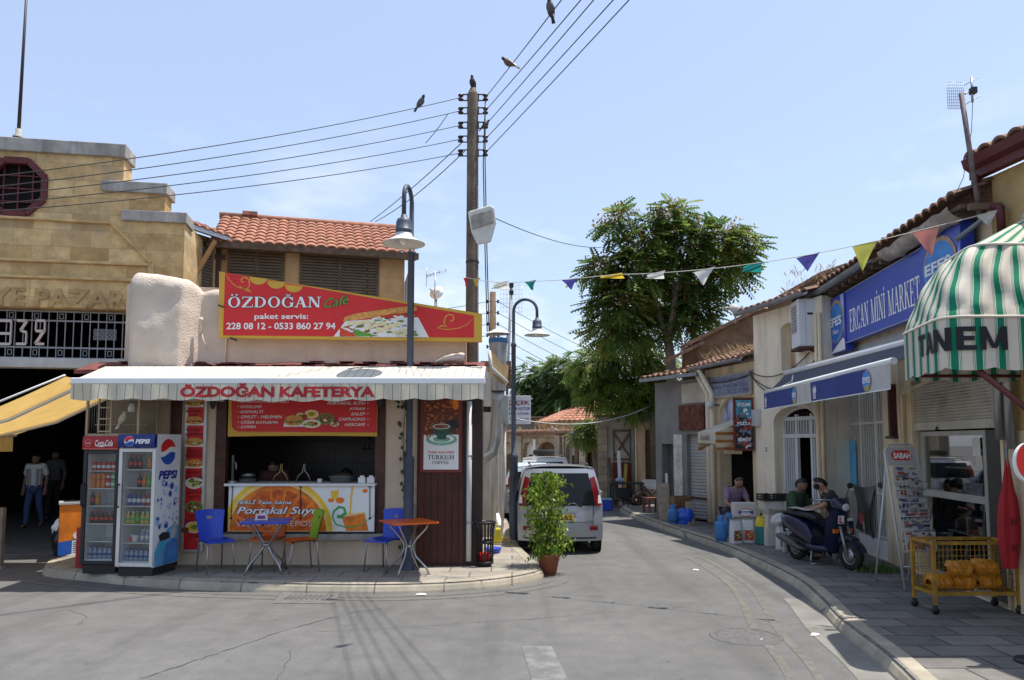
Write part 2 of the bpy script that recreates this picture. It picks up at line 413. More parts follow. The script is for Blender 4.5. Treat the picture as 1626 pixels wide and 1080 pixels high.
def serif_glyph(c):
 if c in 'ÖO':
  g = _ring(0.5, 0.5, 0.46, 0.52, 0, 2*pi, n=24); w = 1.0
 elif c in 'CĞG':
  g = _ring(0.5, 0.5, 0.46, 0.52, 0.6, 2*pi-0.6, n=22) + [_rc(0.82, 0.89, 0.62, 0.98)]; w = 0.95
  if c != 'C': g += [_bar(0.8, 0.05, 0.8, 0.45, _T*0.9), _sf(0.8, 0.38, 0.34)]
 elif c == 'Z': g = [_rc(0.06, 0.84, 1-_H, 1), _rc(0.04, 0.88, 0, _H), _bar(0.17, _H, 0.75, 1-_H, 0.25), _rc(0.06, 0.12, 0.76, 1), _rc(0.82, 0.88, 0, 0.27)]; w = 0.92
 elif c == 'D': g = _stem(0.2) + _ring(0.36, 0.5, 0.54, 0.5, -pi/2, pi/2) + [_rc(0.2, 0.37, 0, _H), _rc(0.2, 0.37, 1-_H, 1)]; w = 0.98
 elif c == 'A': g = [_bar(0.16, 0, 0.48, 1, _H, _H*1.2), _bar(0.8, 0, 0.48, 1, _T*1.1), _sf(0.15, 0, 0.3), _sf(0.82, 0, 0.34), _rc(0.26, 0.7, 0.3, 0.3+_H)]; w = 0.98
 elif c == 'N': g = [_bar(0.17, 0, 0.17, 1, _H*1.2), _bar(0.83, 0, 0.83, 1, _H*1.2), _bar(0.8, 0, 0.2, 1, _T*1.15), _sf(0.16, 0, 0.3), _sf(0.14, 1, 0.26), _sf(0.84, 1, 0.3)]; w = 1.02
 elif c in 'EF':
  g = _stem(0.2) + [_rc(0.2, 0.78, 1-_H, 1), _rc(0.2, 0.6, 0.48, 0.48+_H), _rc(0.72, 0.79, 0.74, 1), _rc(0.55, 0.6, 0.38, 0.66)]; w = 0.88
  if c == 'E': g += [_rc(0.2, 0.82, 0, _H), _rc(0.76, 0.83, 0, 0.28)]
 elif c == 'R': g = _stem(0.2) + _ring(0.42, 0.74, 0.36, 0.26, -pi/2, pi/2, n=10) + [_rc(0.2, 0.43, 1-_H, 1), _rc(0.2, 0.43, 0.48, 0.48+_H), _bar(0.82, 0, 0.5, 0.5, _T), _sf(0.85, 0, 0.24)]; w = 0.98
 elif c in 'IİÏ': g = _stem(0.22); w = 0.46
 elif c == 'M': g = [_bar(0.17, 0, 0.17, 1, _H*1.2), _bar(1.03, 0, 1.03, 1, _T), _bar(0.58, 0, 0.22, 1, _T), _bar(0.6, 0, 1.0, 1, _H), _sf(0.16, 0, 0.3), _sf(0.14, 1, 0.26), _sf(1.03, 0), _sf(1.05, 1, 0.28)]; w = 1.24
 elif c == 'K': g = _stem(0.2) + [_bar(0.28, 0.42, 0.74, 1, _H*1.1), _bar(0.84, 0, 0.46, 0.64, _T*1.05), _sf(0.76, 1, 0.3), _sf(0.84, 0, 0.3)]; w = 1.0
 elif c == 'T': g = [_bar(0.45, 0, 0.45, 1, _T), _sf(0.45, 0), _rc(0.04, 0.86, 1-_H, 1), _rc(0.04, 0.1, 0.72, 1), _rc(0.8, 0.86, 0.72, 1)]; w = 0.9
 elif c == 'U': g = [_bar(0.22, 0.3, 0.22, 1, _T), _bar(0.8, 0.3, 0.8, 1, _H*1.2), _sf(0.22, 1), _sf(0.8, 1, 0.28)] + _ring(0.5, 0.34, 0.375, 0.36, pi, 2*pi, tx=0.17, n=10); w = 1.0
 elif c == 'S': g = _ring(0.42, 0.73, 0.34, 0.29, 0.4, 1.5*pi, tx=0.13, n=12) + _ring(0.42, 0.28, 0.36, 0.3, -0.5*pi-pi*0.65+0.0, 0.5*pi, tx=0.15, n=14) + [_rc(0.7, 0.76, 0.68, 1), _rc(0.06, 0.12, 0, 0.32)]; w = 0.84
 elif c == 'H': g = _stem(0.2) + _stem(0.8) + [_rc(0.2, 0.8, 0.47, 0.47+_H)]; w = 1.0
 else: return [], 0.5
 if c in 'Ö': g += [[(0.5+s+0.085*cos(2*pi*i/10), 1.17+0.085*sin(2*pi*i/10)) for i in range(10)] for s in (-0.17, 0.17)]
 if c in 'İ': g += [[(0.22+0.1*cos(2*pi*i/10), 1.17+0.095*sin(2*pi*i/10)) for i in range(10)]]
 if c == 'Ğ': g += _ring(0.52, 1.25, 0.2, 0.16, pi*1.05, pi*1.95, tx=0.06, ty=0.08, n=8)
 return g, w
def serif_text(mb, txt, x0, x1, z0, z1, y, mat, grow=0.0, gap=0.04):
 """z0..z1 is the cap height; dots and breves rise above it. grow widens every stroke for an outline."""
 gl = [serif_glyph(c) for c in txt]; tot = sum(w for _, w in gl) + gap*(len(gl)-1); k = (x1-x0)/tot; h = z1-z0; x = x0; j = 0
 for g, w in gl:
  for q in g:
   pts = [(x + px*k, z0 + py*h) for px, py in q]
   if grow:
    cx = sum(p[0] for p in pts)/len(pts); cz = sum(p[1] for p in pts)/len(pts)
    pts = [(px + (grow if px > cx else -grow), pz + (grow if pz > cz else -grow)) for px, pz in pts]
   mb.poly(pts, y - 0.00003*(j % 30), mat); j += 1
  x += (w + gap)*k

# ------------------------------------------------------------------ clay tile roof with real courses
def tile_roof(mb, p0, along, down, mat, tile=0.21, course=0.33, amp=0.045, flat=0.0):
 """p0: left end of the ridge; along: vector of the ridge; down: vector from ridge to eave"""
 p0, along, down = V(p0), V(along), V(down); nrm = along.cross(down).normalized()
 if nrm.z < 0: nrm = -nrm
 nx, nr = max(2, int(along.length/tile)), max(1, int(round(down.length/course))); sub = 6
 for r in range(nr):
  vs, k = [], nx*sub
  jit = [random.uniform(-0.008, 0.008) for _ in range(nx+1)]
  for e in (0, 1):
   for i in range(k+1):
    ph = (i % sub)/sub; t = i//sub
    hgt = amp*(abs(sin(pi*ph)) ** 0.7) if not flat else amp*(0.5+0.5*sin(2*pi*ph))
    lift = 0.032*e + 0.004
    vs.append(p0 + along*(i/k) + down*min((r + e*1.06)/nr + jit[t]*0.3, 1.02) + nrm*(hgt + lift))
  fs = [(i, i+1, k+1+i+1, k+1+i) for i in range(k)]
  # front lip of the course
  o = len(vs)
  for i in range(k+1): vs.append(vs[k+1+i] - nrm*0.035)
  fs += [(k+1+i, k+1+i+1, o+i+1, o+i) for i in range(k)]
  mb.add(vs, fs, mat, False)
 return mb
# ------------------------------------------------------------------ shared materials
def asphalt():
 m = bpy.data.materials.new('asphalt'); m.use_nodes = True
 t = m.node_tree; b = t.nodes['Principled BSDF']; N = t.nodes.new; Lk = t.links.new
 b.inputs['Roughness'].default_value = 0.88; b.inputs['Specular IOR Level'].default_value = 0.25
 tc = N('ShaderNodeTexCoord')
 def noise_(sc, det=6, rough=0.6):
  n = N('ShaderNodeTexNoise'); n.inputs['Scale'].default_value = sc; n.inputs['Detail'].default_value = det; n.inputs['Roughness'].default_value = rough
  Lk(tc.outputs['Object'], n.inputs['Vector']); return n
 def ramp(src, a, b_, c0, c1):
  r = N('ShaderNodeValToRGB'); r.color_ramp.elements[0].position, r.color_ramp.elements[1].position = a, b_
  r.color_ramp.elements[0].color = (*c0, 1); r.color_ramp.elements[1].color = (*c1, 1); Lk(src, r.inputs[0]); return r.outputs[0]
 def mul_(a, b_):
  x = N('ShaderNodeMixRGB'); x.blend_type = 'MULTIPLY'; x.inputs[0].default_value = 1; Lk(a, x.inputs[1]); Lk(b_, x.inputs[2]); return x.outputs[0]
 big = ramp(noise_(0.35, 6, 0.6).outputs[0], 0.3, 0.7, (0.108, 0.106, 0.102), (0.150, 0.146, 0.140))
 mid = ramp(noise_(3.2, 7, 0.7).outputs[0], 0.28, 0.72, (0.82, 0.82, 0.825), (1.15, 1.15, 1.14))
 fine = ramp(noise_(70, 4, 0.75).outputs[0], 0.3, 0.7, (0.66, 0.66, 0.66), (1.34, 1.34, 1.33))
 spots = ramp(noise_(7.5, 2, 0.5).outputs[0], 0.70, 0.76, (1, 1, 1), (0.72, 0.71, 0.70))
 mp_ = N('ShaderNodeMapping'); mp_.inputs[2].default_value = (0, 0, RAD(33)); mp_.inputs[3].default_value = (2.2, 0.12, 1)
 Lk(tc.outputs['Object'], mp_.inputs[0]); st = N('ShaderNodeTexNoise'); st.inputs['Scale'].default_value = 1.0; st.inputs['Detail'].default_value = 4
 Lk(mp_.outputs[0], st.inputs['Vector']); tyre = ramp(st.outputs[0], 0.52, 0.68, (1, 1, 1), (0.83, 0.83, 0.83))
 c = mul_(mul_(mul_(mul_(big, mid), fine), spots), tyre)
 Lk(c, b.inputs['Base Color'])
 bp = N('ShaderNodeBump'); bp.inputs['Strength'].default_value = 0.35; bp.inputs['Distance'].default_value = 0.01
 Lk(noise_(120, 2).outputs[0], bp.inputs['Height']); Lk(bp.outputs[0], b.inputs['Normal'])
 return m
ASPHALT = asphalt()
PAVER_L = brick_mat('pale_pavers', (0.30, 0.27, 0.225), (0.22, 0.20, 0.17), (0.085, 0.078, 0.068), 0.6, 0.4, 0.01, 'XY', var=0.25, bump=0.25)
PAVER_R = brick_mat('stone_pavers', (0.20, 0.185, 0.165), (0.135, 0.125, 0.115), (0.05, 0.047, 0.043), 0.62, 0.36, 0.012, 'XY', var=0.28, bump=0.35, stain=(0.08, 0.075, 0.07), amt=0.5)
KERB = brick_mat('kerb_stone', (0.36, 0.315, 0.24), (0.29, 0.255, 0.20), (0.14, 0.13, 0.11), 0.9, 3.0, 0.012, 'XY', var=0.3, bump=0.3, stain=(0.2, 0.185, 0.16), amt=0.5)
CONCRETE = M('concrete', (0.33, 0.31, 0.28), 0.9, 0.2, 2.5, 0.3, 50, stain=(0.16, 0.15, 0.13), amt=0.5, streak=True)
DARK_IRON = M('dark_iron', (0.03, 0.03, 0.032), 0.6, 0.2)
BLACK = M('black_plastic', (0.015, 0.015, 0.016), 0.45, 0.2)
WHITE_PAINT = M('white_paint', (0.72, 0.72, 0.70), 0.55, 0.06)
STEEL = M('grey_steel', (0.36, 0.37, 0.38), 0.35, 0.1, metal=0.75)
RED_BRD = M('red_print', (0.62, 0.022, 0.022), 0.45, 0.06)
GOLD = M('gold_print', (0.62, 0.36, 0.04), 0.5, 0.05)
WHITE_PR = M('white_print', (0.80, 0.80, 0.78), 0.5, 0.03)
BLACK_PR = M('black_print', (0.02, 0.018, 0.02), 0.5, 0.05)
BLUE_PR = M('blue_print', (0.02, 0.06, 0.36), 0.45, 0.06)
GREEN_PR = M('green_print', (0.12, 0.32, 0.04), 0.5, 0.15, 30)
BREAD = M('bread_print', (0.66, 0.30, 0.07), 0.5, 0.3, 25)
LEAF_PR = M('salad_print', (0.16, 0.26, 0.05), 0.5, 0.7, 40)
TOMATO_PR = M('tomato_print', (0.6, 0.06, 0.02), 0.5, 0.4, 30)
CHEESE_PR = M('cheese_print', (0.78, 0.66, 0.36), 0.5, 0.15, 30)
MEAT_PR = M('meat_print', (0.20, 0.07, 0.03), 0.5, 0.6, 40)
ORANGE_PR = M('orange_print', (0.78, 0.19, 0.012), 0.45, 0.35, 8)
YELLOW_PR = M('yellow_print', (0.86, 0.55, 0.03), 0.45, 0.12)
WOOD_BR = M('brown_wood', (0.075, 0.028, 0.018), 0.55, 0.35, 12)
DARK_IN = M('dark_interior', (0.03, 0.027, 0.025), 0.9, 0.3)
GLASS = glass_mat('window_glass')

# ------------------------------------------------------------------ ground
g = MB().face([(-500, -500, 0), (500, -500, 0), (500, 500, 0), (-500, 500, 0)], ASPHALT).build('road'); struct(g)
def smooth_path(p, n=4):
 q = []
 for i in range(len(p)-1):
  a, b, c, d = p[max(i-1,0)], p[i], p[i+1], p[min(i+2,len(p)-1)]
  for k in range(n):
   t = k/n; q.append(0.5*((2*b)+(c-a)*t+(2*a-5*b+4*c-d)*t*t+(3*b-a-3*c+d)*t*t*t))
 return q + [p[-1]]
KZ = 0.12
kl_px = [(78, 901), (150, 909), (235, 917), (330, 922), (430, 925), (530, 927), (630, 927), (720, 924), (790, 918), (835, 911), (857, 904), (855, 896), (838, 880), (824, 866), (814, 852), (808, 838), (804, 824)]
KL = smooth_path([V((-7.35, 12.4, KZ))] + [ground(u, v, KZ) for u, v in kl_px] + [V((-0.22, 24, KZ)), V((-0.3, 34, KZ))])
kr_px = [(1450, 1075), (1400, 1030), (1340, 985), (1300, 945), (1262, 915), (1190, 880), (1130, 857), (1060, 835), (1005, 815)]
KR = smooth_path([V((0.9, 0.2, KZ)), V((2.1, 2.6, KZ)), V((2.8, 4.6, KZ))] + [ground(u, v, KZ) for u, v in kr_px] + [V((3.15, 22.3, KZ)), V((3.6, 23.6, KZ)), V((5.2, 24.4, KZ)), V((9, 24.6, KZ))])
def sweep(path, prof, mat, name):
 """profile (offset to the left of travel, height) swept along a plan line"""
 mb, vs, n = MB(), [], len(prof)
 for i, p in enumerate(path):
  d = (path[min(i+1, len(path)-1)] - path[max(i-1, 0)]); d.z = 0; d.normalize(); nn = V((-d.y, d.x, 0))
  vs += [V((p.x, p.y, 0)) + nn*o + V((0, 0, z)) for o, z in prof]
 fs = [(i*n+j, (i+1)*n+j, (i+1)*n+j+1, i*n+j+1) for i in range(len(path)-1) for j in range(n-1)]
 mb.add(vs, fs, mat, False)
 o = mb.build(name); struct(o); return o
kp = [(-0.055, 0), (-0.048, 0.03), (-0.02, 0.085), (0.012, 0.113), (0.045, 0.125), (0.16, 0.126), (0.162, 0.1)]
sweep(KL, kp, KERB, 'kerb')
sweep(KR, [(-o, z) for o, z in kp], KERB, 'kerb')
pl = [(p.x, p.y) for p in KL] + [(-7.3, 34)]
pv = MB().plan(pl, -0.05, KZ, PAVER_L).build('pavement'); struct(pv)
pr = [(p.x, p.y) for p in KR] + [(16, 24.6), (16, -4), (0.9, -4)]
pv = MB().plan(pr, -0.05, KZ, PAVER_R).build('pavement'); struct(pv)
# concrete channel and faded lines along the kerbs
sweep(KR[6:26], [(0.0, 0.004), (0.36, 0.0045)], M('channel_concrete', (0.19, 0.18, 0.16), 0.9, 0.2, 3, 0.2, 60), 'gutter_strip')
FADED = M('faded_yellow_paint', (0.125, 0.118, 0.104), 0.88, 0.2, 9, stain=(0.20, 0.155, 0.085), amt=0.3, sscale=6)
FADEDW = M('faded_white_paint', (0.125, 0.123, 0.118), 0.85, 0.1, 9, stain=(0.27, 0.265, 0.25), amt=0.5, sscale=5)
for a in (0.62, 0.86): sweep(KR[8:34], [(a, 0.004), (a+0.085, 0.004)], FADED, 'road_marking')
for a in (0.2, 0.42): sweep(KL[3:44], [(-a, 0.004), (-a-0.07, 0.004)], FADED, 'road_marking')
q = [ground(u, v, 0.004) for u, v in ((828, 1026), (876, 1026), (905, 1085), (846, 1085))]
struct(MB().face(q, FADEDW).build('road_marking'))
def crack(px, w, seed):
 rnd = random.Random(seed); pts = [ground(u, v, 0.004) for u, v in px]; P = []
 for a, b in zip(pts, pts[1:]):
  k = max(2, int((b-a).length/0.07))
  for i in range(k):
   p = a.lerp(b, i/k); P.append(p + V((rnd.uniform(-1, 1), rnd.uniform(-1, 1), 0))*0.018)
 mb, vs = MB(), []
 for i, p in enumerate(P):
  d = (P[min(i+1, len(P)-1)] - P[max(i-1, 0)]).normalized(); n = V((-d.y, d.x, 0)); ww = w*rnd.uniform(0.25, 1)
  vs += [p + n*ww/2, p - n*ww/2]
 mb.add(vs, [(2*i, 2*i+1, 2*i+3, 2*i+2) for i in range(len(P)-1)], M('crack_tar', (0.062, 0.059, 0.056), 0.9))
 struct(mb.build('road_crack'))
crack([(222, 1078), (300, 1052), (380, 1026), (440, 1004), (500, 988), (560, 972), (615, 965)], 0.015, 1)
crack([(500, 1003), (600, 998), (700, 992), (800, 986), (900, 978), (990, 969)], 0.010, 2)
crack([(0, 977), (60, 974), (110, 968), (138, 980), (120, 995)], 0.007, 3)
crack([(440, 1080), (452, 1060), (462, 1040), (455, 1030)], 0.007, 4)
crack([(1000, 969), (1100, 963)], 0.006, 5)
# iron covers
c = ground(1185, 1011, 0)
o = MB().lathe([(0.0, 0.008), (0.29, 0.008), (0.30, 0.004), (0.31, 0.004), (0.315, 0.009), (0.36, 0.009), (0.37, 0.0)], (0, 0, 0), M('cast_iron_cover', (0.105, 0.1, 0.096), 0.8, 0.25, 14, 0.6, 30), 36, False).build('manhole_cover')
o.location = c; tag(o, 'round iron manhole cover set in the grey road near the right kerb', 'manhole cover')
a = [ground(u, v, 0) for u, v in ((432, 959), (530, 959), (541, 941), (452, 939))]
o = MB().plan([(p.x, p.y) for p in a], 0.0, 0.006, M('drain_concrete', (0.13, 0.125, 0.118), 0.9, 0.2, 6, 0.4, 30)).build('drain_surround'); ds = o
cc = sum((p for p in a), V())/4
gr = MB()
for i in range(9): gr.box(-0.27+i*0.066, -0.235+i*0.066, -0.13, 0.13, 0.006, 0.012, M('drain_iron', (0.09, 0.088, 0.085), 0.8, 0.2))
gg = thing('drain_cover', 'square drain cover in a concrete surround at the foot of the cafe kerb', 'drain cover', cc)
ds.parent = gg; ds.data.transform(T(*-cc)); gr.build('grating', gg)
# scraps on the road
def scrap(u, v, s, col, nm, lab):
 c = ground(u, v, 0.004); rnd = random.Random(u); n = 7
 pts = [(s*rnd.uniform(0.6, 1.2)*cos(2*pi*i/n), s*0.6*rnd.uniform(0.5, 1.2)*sin(2*pi*i/n), rnd.uniform(0, 0.02)) for i in range(n)]
 o = MB().add(pts + [(0, 0, 0.025)], [(i, (i+1) % n, n) for i in range(n)], col).build(nm); o.location = c
 tag(o, lab, 'litter')
scrap(668, 945, 0.085, WHITE_PR, 'paper_scrap', 'crumpled white paper lying on the road below the orange table')
scrap(345, 934, 0.04, WHITE_PR, 'paper_scrap', 'tiny white scrap by the kerb near the fridges')
scrap(1295, 1009, 0.06, WHITE_PR, 'paper_scrap', 'white scrap on the faded yellow line beside the manhole')
scrap(1105, 906, 0.05, WHITE_PR, 'paper_scrap', 'small pale scrap in the middle of the narrow street')
scrap(1210, 1017, 0.02, WHITE_PR, 'paper_scrap', 'speck of white paper on the round manhole cover')
# ------------------------------------------------------------------ market hall on the left
MW = Wall(-10.2, 12.83, -5.91, 13.6)
ASHLAR = brick_mat('sandstone_ashlar', (0.68, 0.48, 0.235), (0.44, 0.28, 0.12), (0.44, 0.31, 0.16), 0.62, 0.30, 0.006, 'XZ', var=0.45, bump=0.5, stain=(0.36, 0.31, 0.25), amt=0.6, noise=3.5)
COPING = M('grey_coping', (0.36, 0.34, 0.31), 0.9, 0.25, 4, 0.3, 40, stain=(0.15, 0.14, 0.13), amt=0.5, streak=True)
STONE_TRIM = M('sandstone_trim', (0.52, 0.36, 0.17), 0.9, 0.3, 4, 0.3, 40)
MAROON = M('maroon_paint', (0.11, 0.022, 0.02), 0.6, 0.2, 8)
mk = thing('market_hall', 'tall yellow sandstone market hall with stepped parapet and dark open entrance', 'building', MW.o, MW.rot)
def mx(u, o=0): return MW.s(u, o)
def mz(u, v, o=0): return MW.at(u, v, o).z
zb = mz(100, 489)
w = MB()
x1, x2, x3 = mx(179), mx(248), mx(282)
z1, z2, z3 = mz(100, 235), mz(200, 300), mz(240, 346)
oc = MW.at(25, 297); R = 0.47
w.wall(-0.6, x1, zb, z1, 0, 0.45, ASHLAR, [(oc.x-R, oc.x+R, oc.z-R, oc.z+R)])
for sx in (-1, 1):
 for sz in (-1, 1):
  w.prism([(oc.x+sx*R, oc.z+sz*R), (oc.x+sx*R, oc.z+sz*R*0.42), (oc.x+sx*R*0.42, oc.z+sz*R)], 0.0, 0.45, ASHLAR)
w.wall(x1, x2, zb, z2, 0, 0.45, ASHLAR); w.wall(x2, x3, zb, z3, 0, 0.45, ASHLAR)
w.box(x3-0.45, x3, 0.45, 14, 0, z3, ASHLAR)
for xx in (1.35, 2.4): pass
w.build('wall', mk)
tr = MB()
pts = [MW.at(u, v) for u, v in ((-60, 342), (177, 355), (240, 418), (240, 560))]
for a, b in zip(pts, pts[1:]): tr.beam((a.x, -0.012, a.z), (b.x, -0.012, b.z), 0.10, 0.045, STONE_TRIM)
for (u0, v0, u1, v1) in ((-60, 405, 239, 421), (-60, 432, 239, 446)):
 a, b = MW.at(u0, v0), MW.at(u1, v1); zz = (a.z+b.z)/2; tr.box(a.x, b.x, -0.05, 0.02, zz-0.05, zz, STONE_TRIM)
tr.build('stone_moulding', mk, 0.01)
cp = MB()
for (u0, u1, v0, v1) in ((-90, 181, 219, 240), (143, 251, 287, 304), (177, 284, 334, 351)):
 um = (u0+u1)/2; cp.box(mx(u0, .07), mx(u1, .07), -0.07, 0.52, mz(um, v1, .07), mz(um, v0, .07), COPING)
cp.build('coping', mk, 0.012)
oct_ = MB(); n = 8
ring = [(oc.x + R*1.08*cos(pi/8+i*pi/4), oc.z + R*1.08*sin(pi/8+i*pi/4)) for i in range(8)]
for i in range(8):
 a, b = ring[i], ring[(i+1) % 8]; oct_.beam((a[0], 0.0, a[1]), (b[0], 0.0, b[1]), 0.1, 0.11, MAROON)
wf = oct_.build('window_frame', mk)
gl = MB().prism([(oc.x+(x-oc.x)*0.97, oc.z+(z-oc.z)*0.97) for x, z in ring], 0.12, 0.14, M('dark_pane', (0.012, 0.009, 0.009), 0.7, 0.3, 3, spec=0.1))
for k in (-0.5, 0.0, 0.5):
 gl.box(oc.x+k*R-0.012, oc.x+k*R+0.012, 0.09, 0.12, oc.z-R*0.9, oc.z+R*0.9, MAROON); gl.box(oc.x-R*0.9, oc.x+R*0.9, 0.085, 0.12, oc.z+k*R-0.012, oc.z+k*R+0.012, MAROON)
gl.build('window_pane', mk)
tx = MB()
vs, fs = glyphs('YE PAZARI', 0.03)
a, b = MW.at(-14, 486), MW.at(210, 456); ax = max(p.x for p in vs); az = max(p.y for p in vs)
base = [(a.x+p.x/ax*(b.x-a.x), a.z+0.02+p.y/az*(mz(100, 456)-mz(100, 486)-0.02)) for p in vs]
LET_ = M('carved_letter_stone', (0.40, 0.27, 0.125), 0.9, 0.3, 5, 0.3, 30)
tx.add([(x, -0.03, z) for x, z in base], fs, LET_)
edges = {}
for f in fs:
 for i in range(len(f)):
  e = (f[i], f[(i+1) % len(f)]); edges.pop((e[1], e[0]), None) if (e[1], e[0]) in edges else edges.__setitem__(e, 1)
tx.add([(x, y, z) for x, z in base for y in (-0.03, 0.002)], [(2*i, 2*j, 2*j+1, 2*i+1) for i, j in edges], LET_)
tx.build('raised_lettering', mk)
# iron grille with the year
GRILL = M('grey_grille_paint', (0.25, 0.26, 0.28), 0.6, 0.15)
gt, gb = zb, mz(100, 567)
gm = MB(); gx0, gx1 = -0.6, x3-0.45
for zz, h in ((gt-0.02, 0.03), (mz(100, 506), 0.025), (mz(100, 549), 0.03), (gb+0.012, 0.03)): gm.box(gx0, gx1, 0.2, 0.225, zz-h, zz, GRILL)
x = gx0; i = 0
while x < gx1:
 gm.box(x, x+0.014, 0.203, 0.22, gb, gt, GRILL)
 if i % 3 == 0:
  for za, zc in ((mz(100, 506), gt-0.05), (gb+0.02, mz(100, 549)-0.03)):
   zm = (za+zc)/2; gm.box(x+0.04, x+0.11, 0.204, 0.216, zm-0.05, zm-0.038, GRILL); gm.box(x+0.04, x+0.11, 0.204, 0.216, zm+0.038, zm+0.05, GRILL)
   gm.box(x+0.04, x+0.05, 0.204, 0.216, zm-0.05, zm+0.05, GRILL); gm.box(x+0.10, x+0.11, 0.204, 0.216, zm-0.05, zm+0.05, GRILL)
 x += 0.135; i += 1
sa, sb = MW.at(148, 540, -.2), MW.at(185, 523, -.2)
gm.box(sa.x, sb.x, 0.205, 0.222, sa.z, sb.z, M('scroll_back', (0.1, 0.1, 0.11), 0.6))
for k in range(5):
 for j in range(2):
  cx_, cz_ = sa.x+(k+0.5)*(sb.x-sa.x)/5, sa.z+(j+0.5)*(sb.z-sa.z)/2
  gm.tube([(cx_+0.035*cos(t*pi/5), 0.2, cz_+0.04*sin(t*pi/5)) for t in range(11)], 0.006, GRILL, 5)
gm.build('grille', mk)
yr = MB(); PINK = M('pinkish_iron_paint', (0.55, 0.46, 0.43), 0.6, 0.1)
def digit(u0, u1, segs):
 za, zc = mz(u0, 546, -.19), mz(u0, 509, -.19); xa, xb = mx(u0, -.19), mx(u1, -.19); t = 0.045
 P = lambda p: (xa+p[0]*(xb-xa), za+p[1]*(zc-za))
 for p, q_ in segs:
  p, q_ = P(p), P(q_); yr.beam((p[0], 0.18, p[1]), (q_[0], 0.18, q_[1]), 0.02, t, PINK)
digit(-38, -30, [((0.5, 0), (0.5, 1))])
digit(-14, 9, [((0, 1), (1, 1)), ((1, 1), (1, 0)), ((1, 0), (0, 0)), ((0, 1), (0, .45)), ((0, .45), (1, .45))])
digit(18, 34, [((0, 1), (1, 1)), ((1, 1), (.4, .58)), ((.4, .58), (1, .5)), ((1, .5), (1, 0)), ((1, 0), (0, 0))])
digit(49, 63, [((0, .55), (0, 1)), ((0, 1), (1, 1)), ((1, 1), (1, .6)), ((0, .55), (1, .55)), ((1, .6), (0, 0)), ((0, 0), (1, 0))])
yr.build('year_numerals', mk)
lin = MB().box(-0.6, x3-0.45, 0.02, 0.3, mz(100, 584), gb-0.016, M('lintel_paint', (0.42, 0.43, 0.44), 0.7, 0.15, 4, stain=(0.25, 0.24, 0.22), amt=0.4)).build('lintel', mk, 0.01)
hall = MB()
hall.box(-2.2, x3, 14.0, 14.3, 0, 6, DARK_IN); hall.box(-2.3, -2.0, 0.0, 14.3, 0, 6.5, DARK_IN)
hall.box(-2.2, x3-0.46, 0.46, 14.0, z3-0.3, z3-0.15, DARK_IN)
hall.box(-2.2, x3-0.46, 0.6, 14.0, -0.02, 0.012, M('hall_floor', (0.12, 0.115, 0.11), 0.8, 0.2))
for (px_, pz_, ww) in ((1.9, 2.9, .14), (2.75, 2.55, .2), (2.75, 2.0, .2), (3.3, 1.9, .1), (2.75, 2.25, .16)):  # white bars painted in as slits of daylight on the back wall
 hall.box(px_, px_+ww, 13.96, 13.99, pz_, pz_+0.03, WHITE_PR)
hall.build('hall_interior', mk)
# flagpole on the roof
p = MW.at(29, 219, -0.2); q = onY(45, -60, MW.w(p.x, .2, 0).y)
fp = thing('flagpole', 'thin dark leaning flagpole rising from the market hall parapet', 'flagpole', MW.w(p.x, .2, p.z))
fp_m = MB(); d = q - fp.location; fp_m.tube([(0, 0, -0.02), d], [0.032, 0.018], M('dark_pole_paint', (0.035, 0.022, 0.03), 0.5), 8)
fp_m.build('pole', fp)
MB().lathe([(0.09, 0), (0.09, 0.03), (0.05, 0.05), (0.05, 0.16), (0.0, 0.16)], (0, 0, 0), COPING, 10).build('base', fp)
# yellow awning at the market entrance
YEL = stripe_mat('yellow_awning_cloth', (0.74, 0.50, 0.17), [(0.3, 0.42, (0.66, 0.42, 0.13)), (0.7, 0.78, (0.68, 0.46, 0.17))], 0.12, 1, trans=0.5)
aw = thing('yellow_awning', 'sun bleached yellow folding awning over the market entrance', 'awning', (-6.15, 10.95, 0))
H0 = onY(104, 598, 10.95); H1 = onY(-40, 656, 10.95); lx, lz = H0.x, H0.z
dX, dZ = H1.x-H0.x, H1.z-H0.z
def Y_(x): return (H0.z + (x-H0.x)/dX*dZ)
sh = MB(); x0, xe = H0.x, H0.x+dX*1.55
def awf(s, t):
 x = x0+(xe-x0)*s; return (x+6.15, 2.0*t, Y_(x) - 0.05*sin(pi*s) - 0.02*sin(pi*t))
sh.sheet(awf, 12, 8, YEL); sh.build('canopy', aw)
fr = MB()
fr.tube([(x0+6.15, -0.01, Y_(x0)+0.02), (xe+6.15, -0.01, Y_(xe)+0.02)], 0.014, WHITE_PAINT, 6)
for yy in (0.35, 1.55):
 ex = xe+6.15; sx = x0+6.15
 mid = ((sx*0.45+ex*0.55), yy+0.1, Y_(x0+(xe-x0)*0.55)-0.16)
 fr.tube([(sx, yy, Y_(x0)-0.12), mid, (ex, yy, Y_(xe)-0.03)], 0.03, WHITE_PAINT, 6)
fr.tube([(xe+6.15, 0, Y_(xe)), (xe+6.15, 2.0, Y_(xe))], 0.035, WHITE_PAINT, 8)
fr.build('frame', aw)
va = MB().sheet(lambda s, t: (xe+6.15-0.02+0.015*sin(s*30), 2.0*s, Y_(xe)-0.28*t), 30, 2, YEL).build('valance', aw)
# timber post at the left edge
po = thing('timber_post', 'weathered timber board standing at the left end of the entrance', 'post', onY(-2, 880, 12.2) * 1)
po.location.z = 0
MB().box(-0.05, 0.06, -0.04, 0.04, 0, 0.95, M('grey_timber', (0.2, 0.16, 0.12), 0.85, 0.3, 10)).box(-0.07, 0.08, -0.06, 0.06, 0, 0.04, CONCRETE).build('board', po)

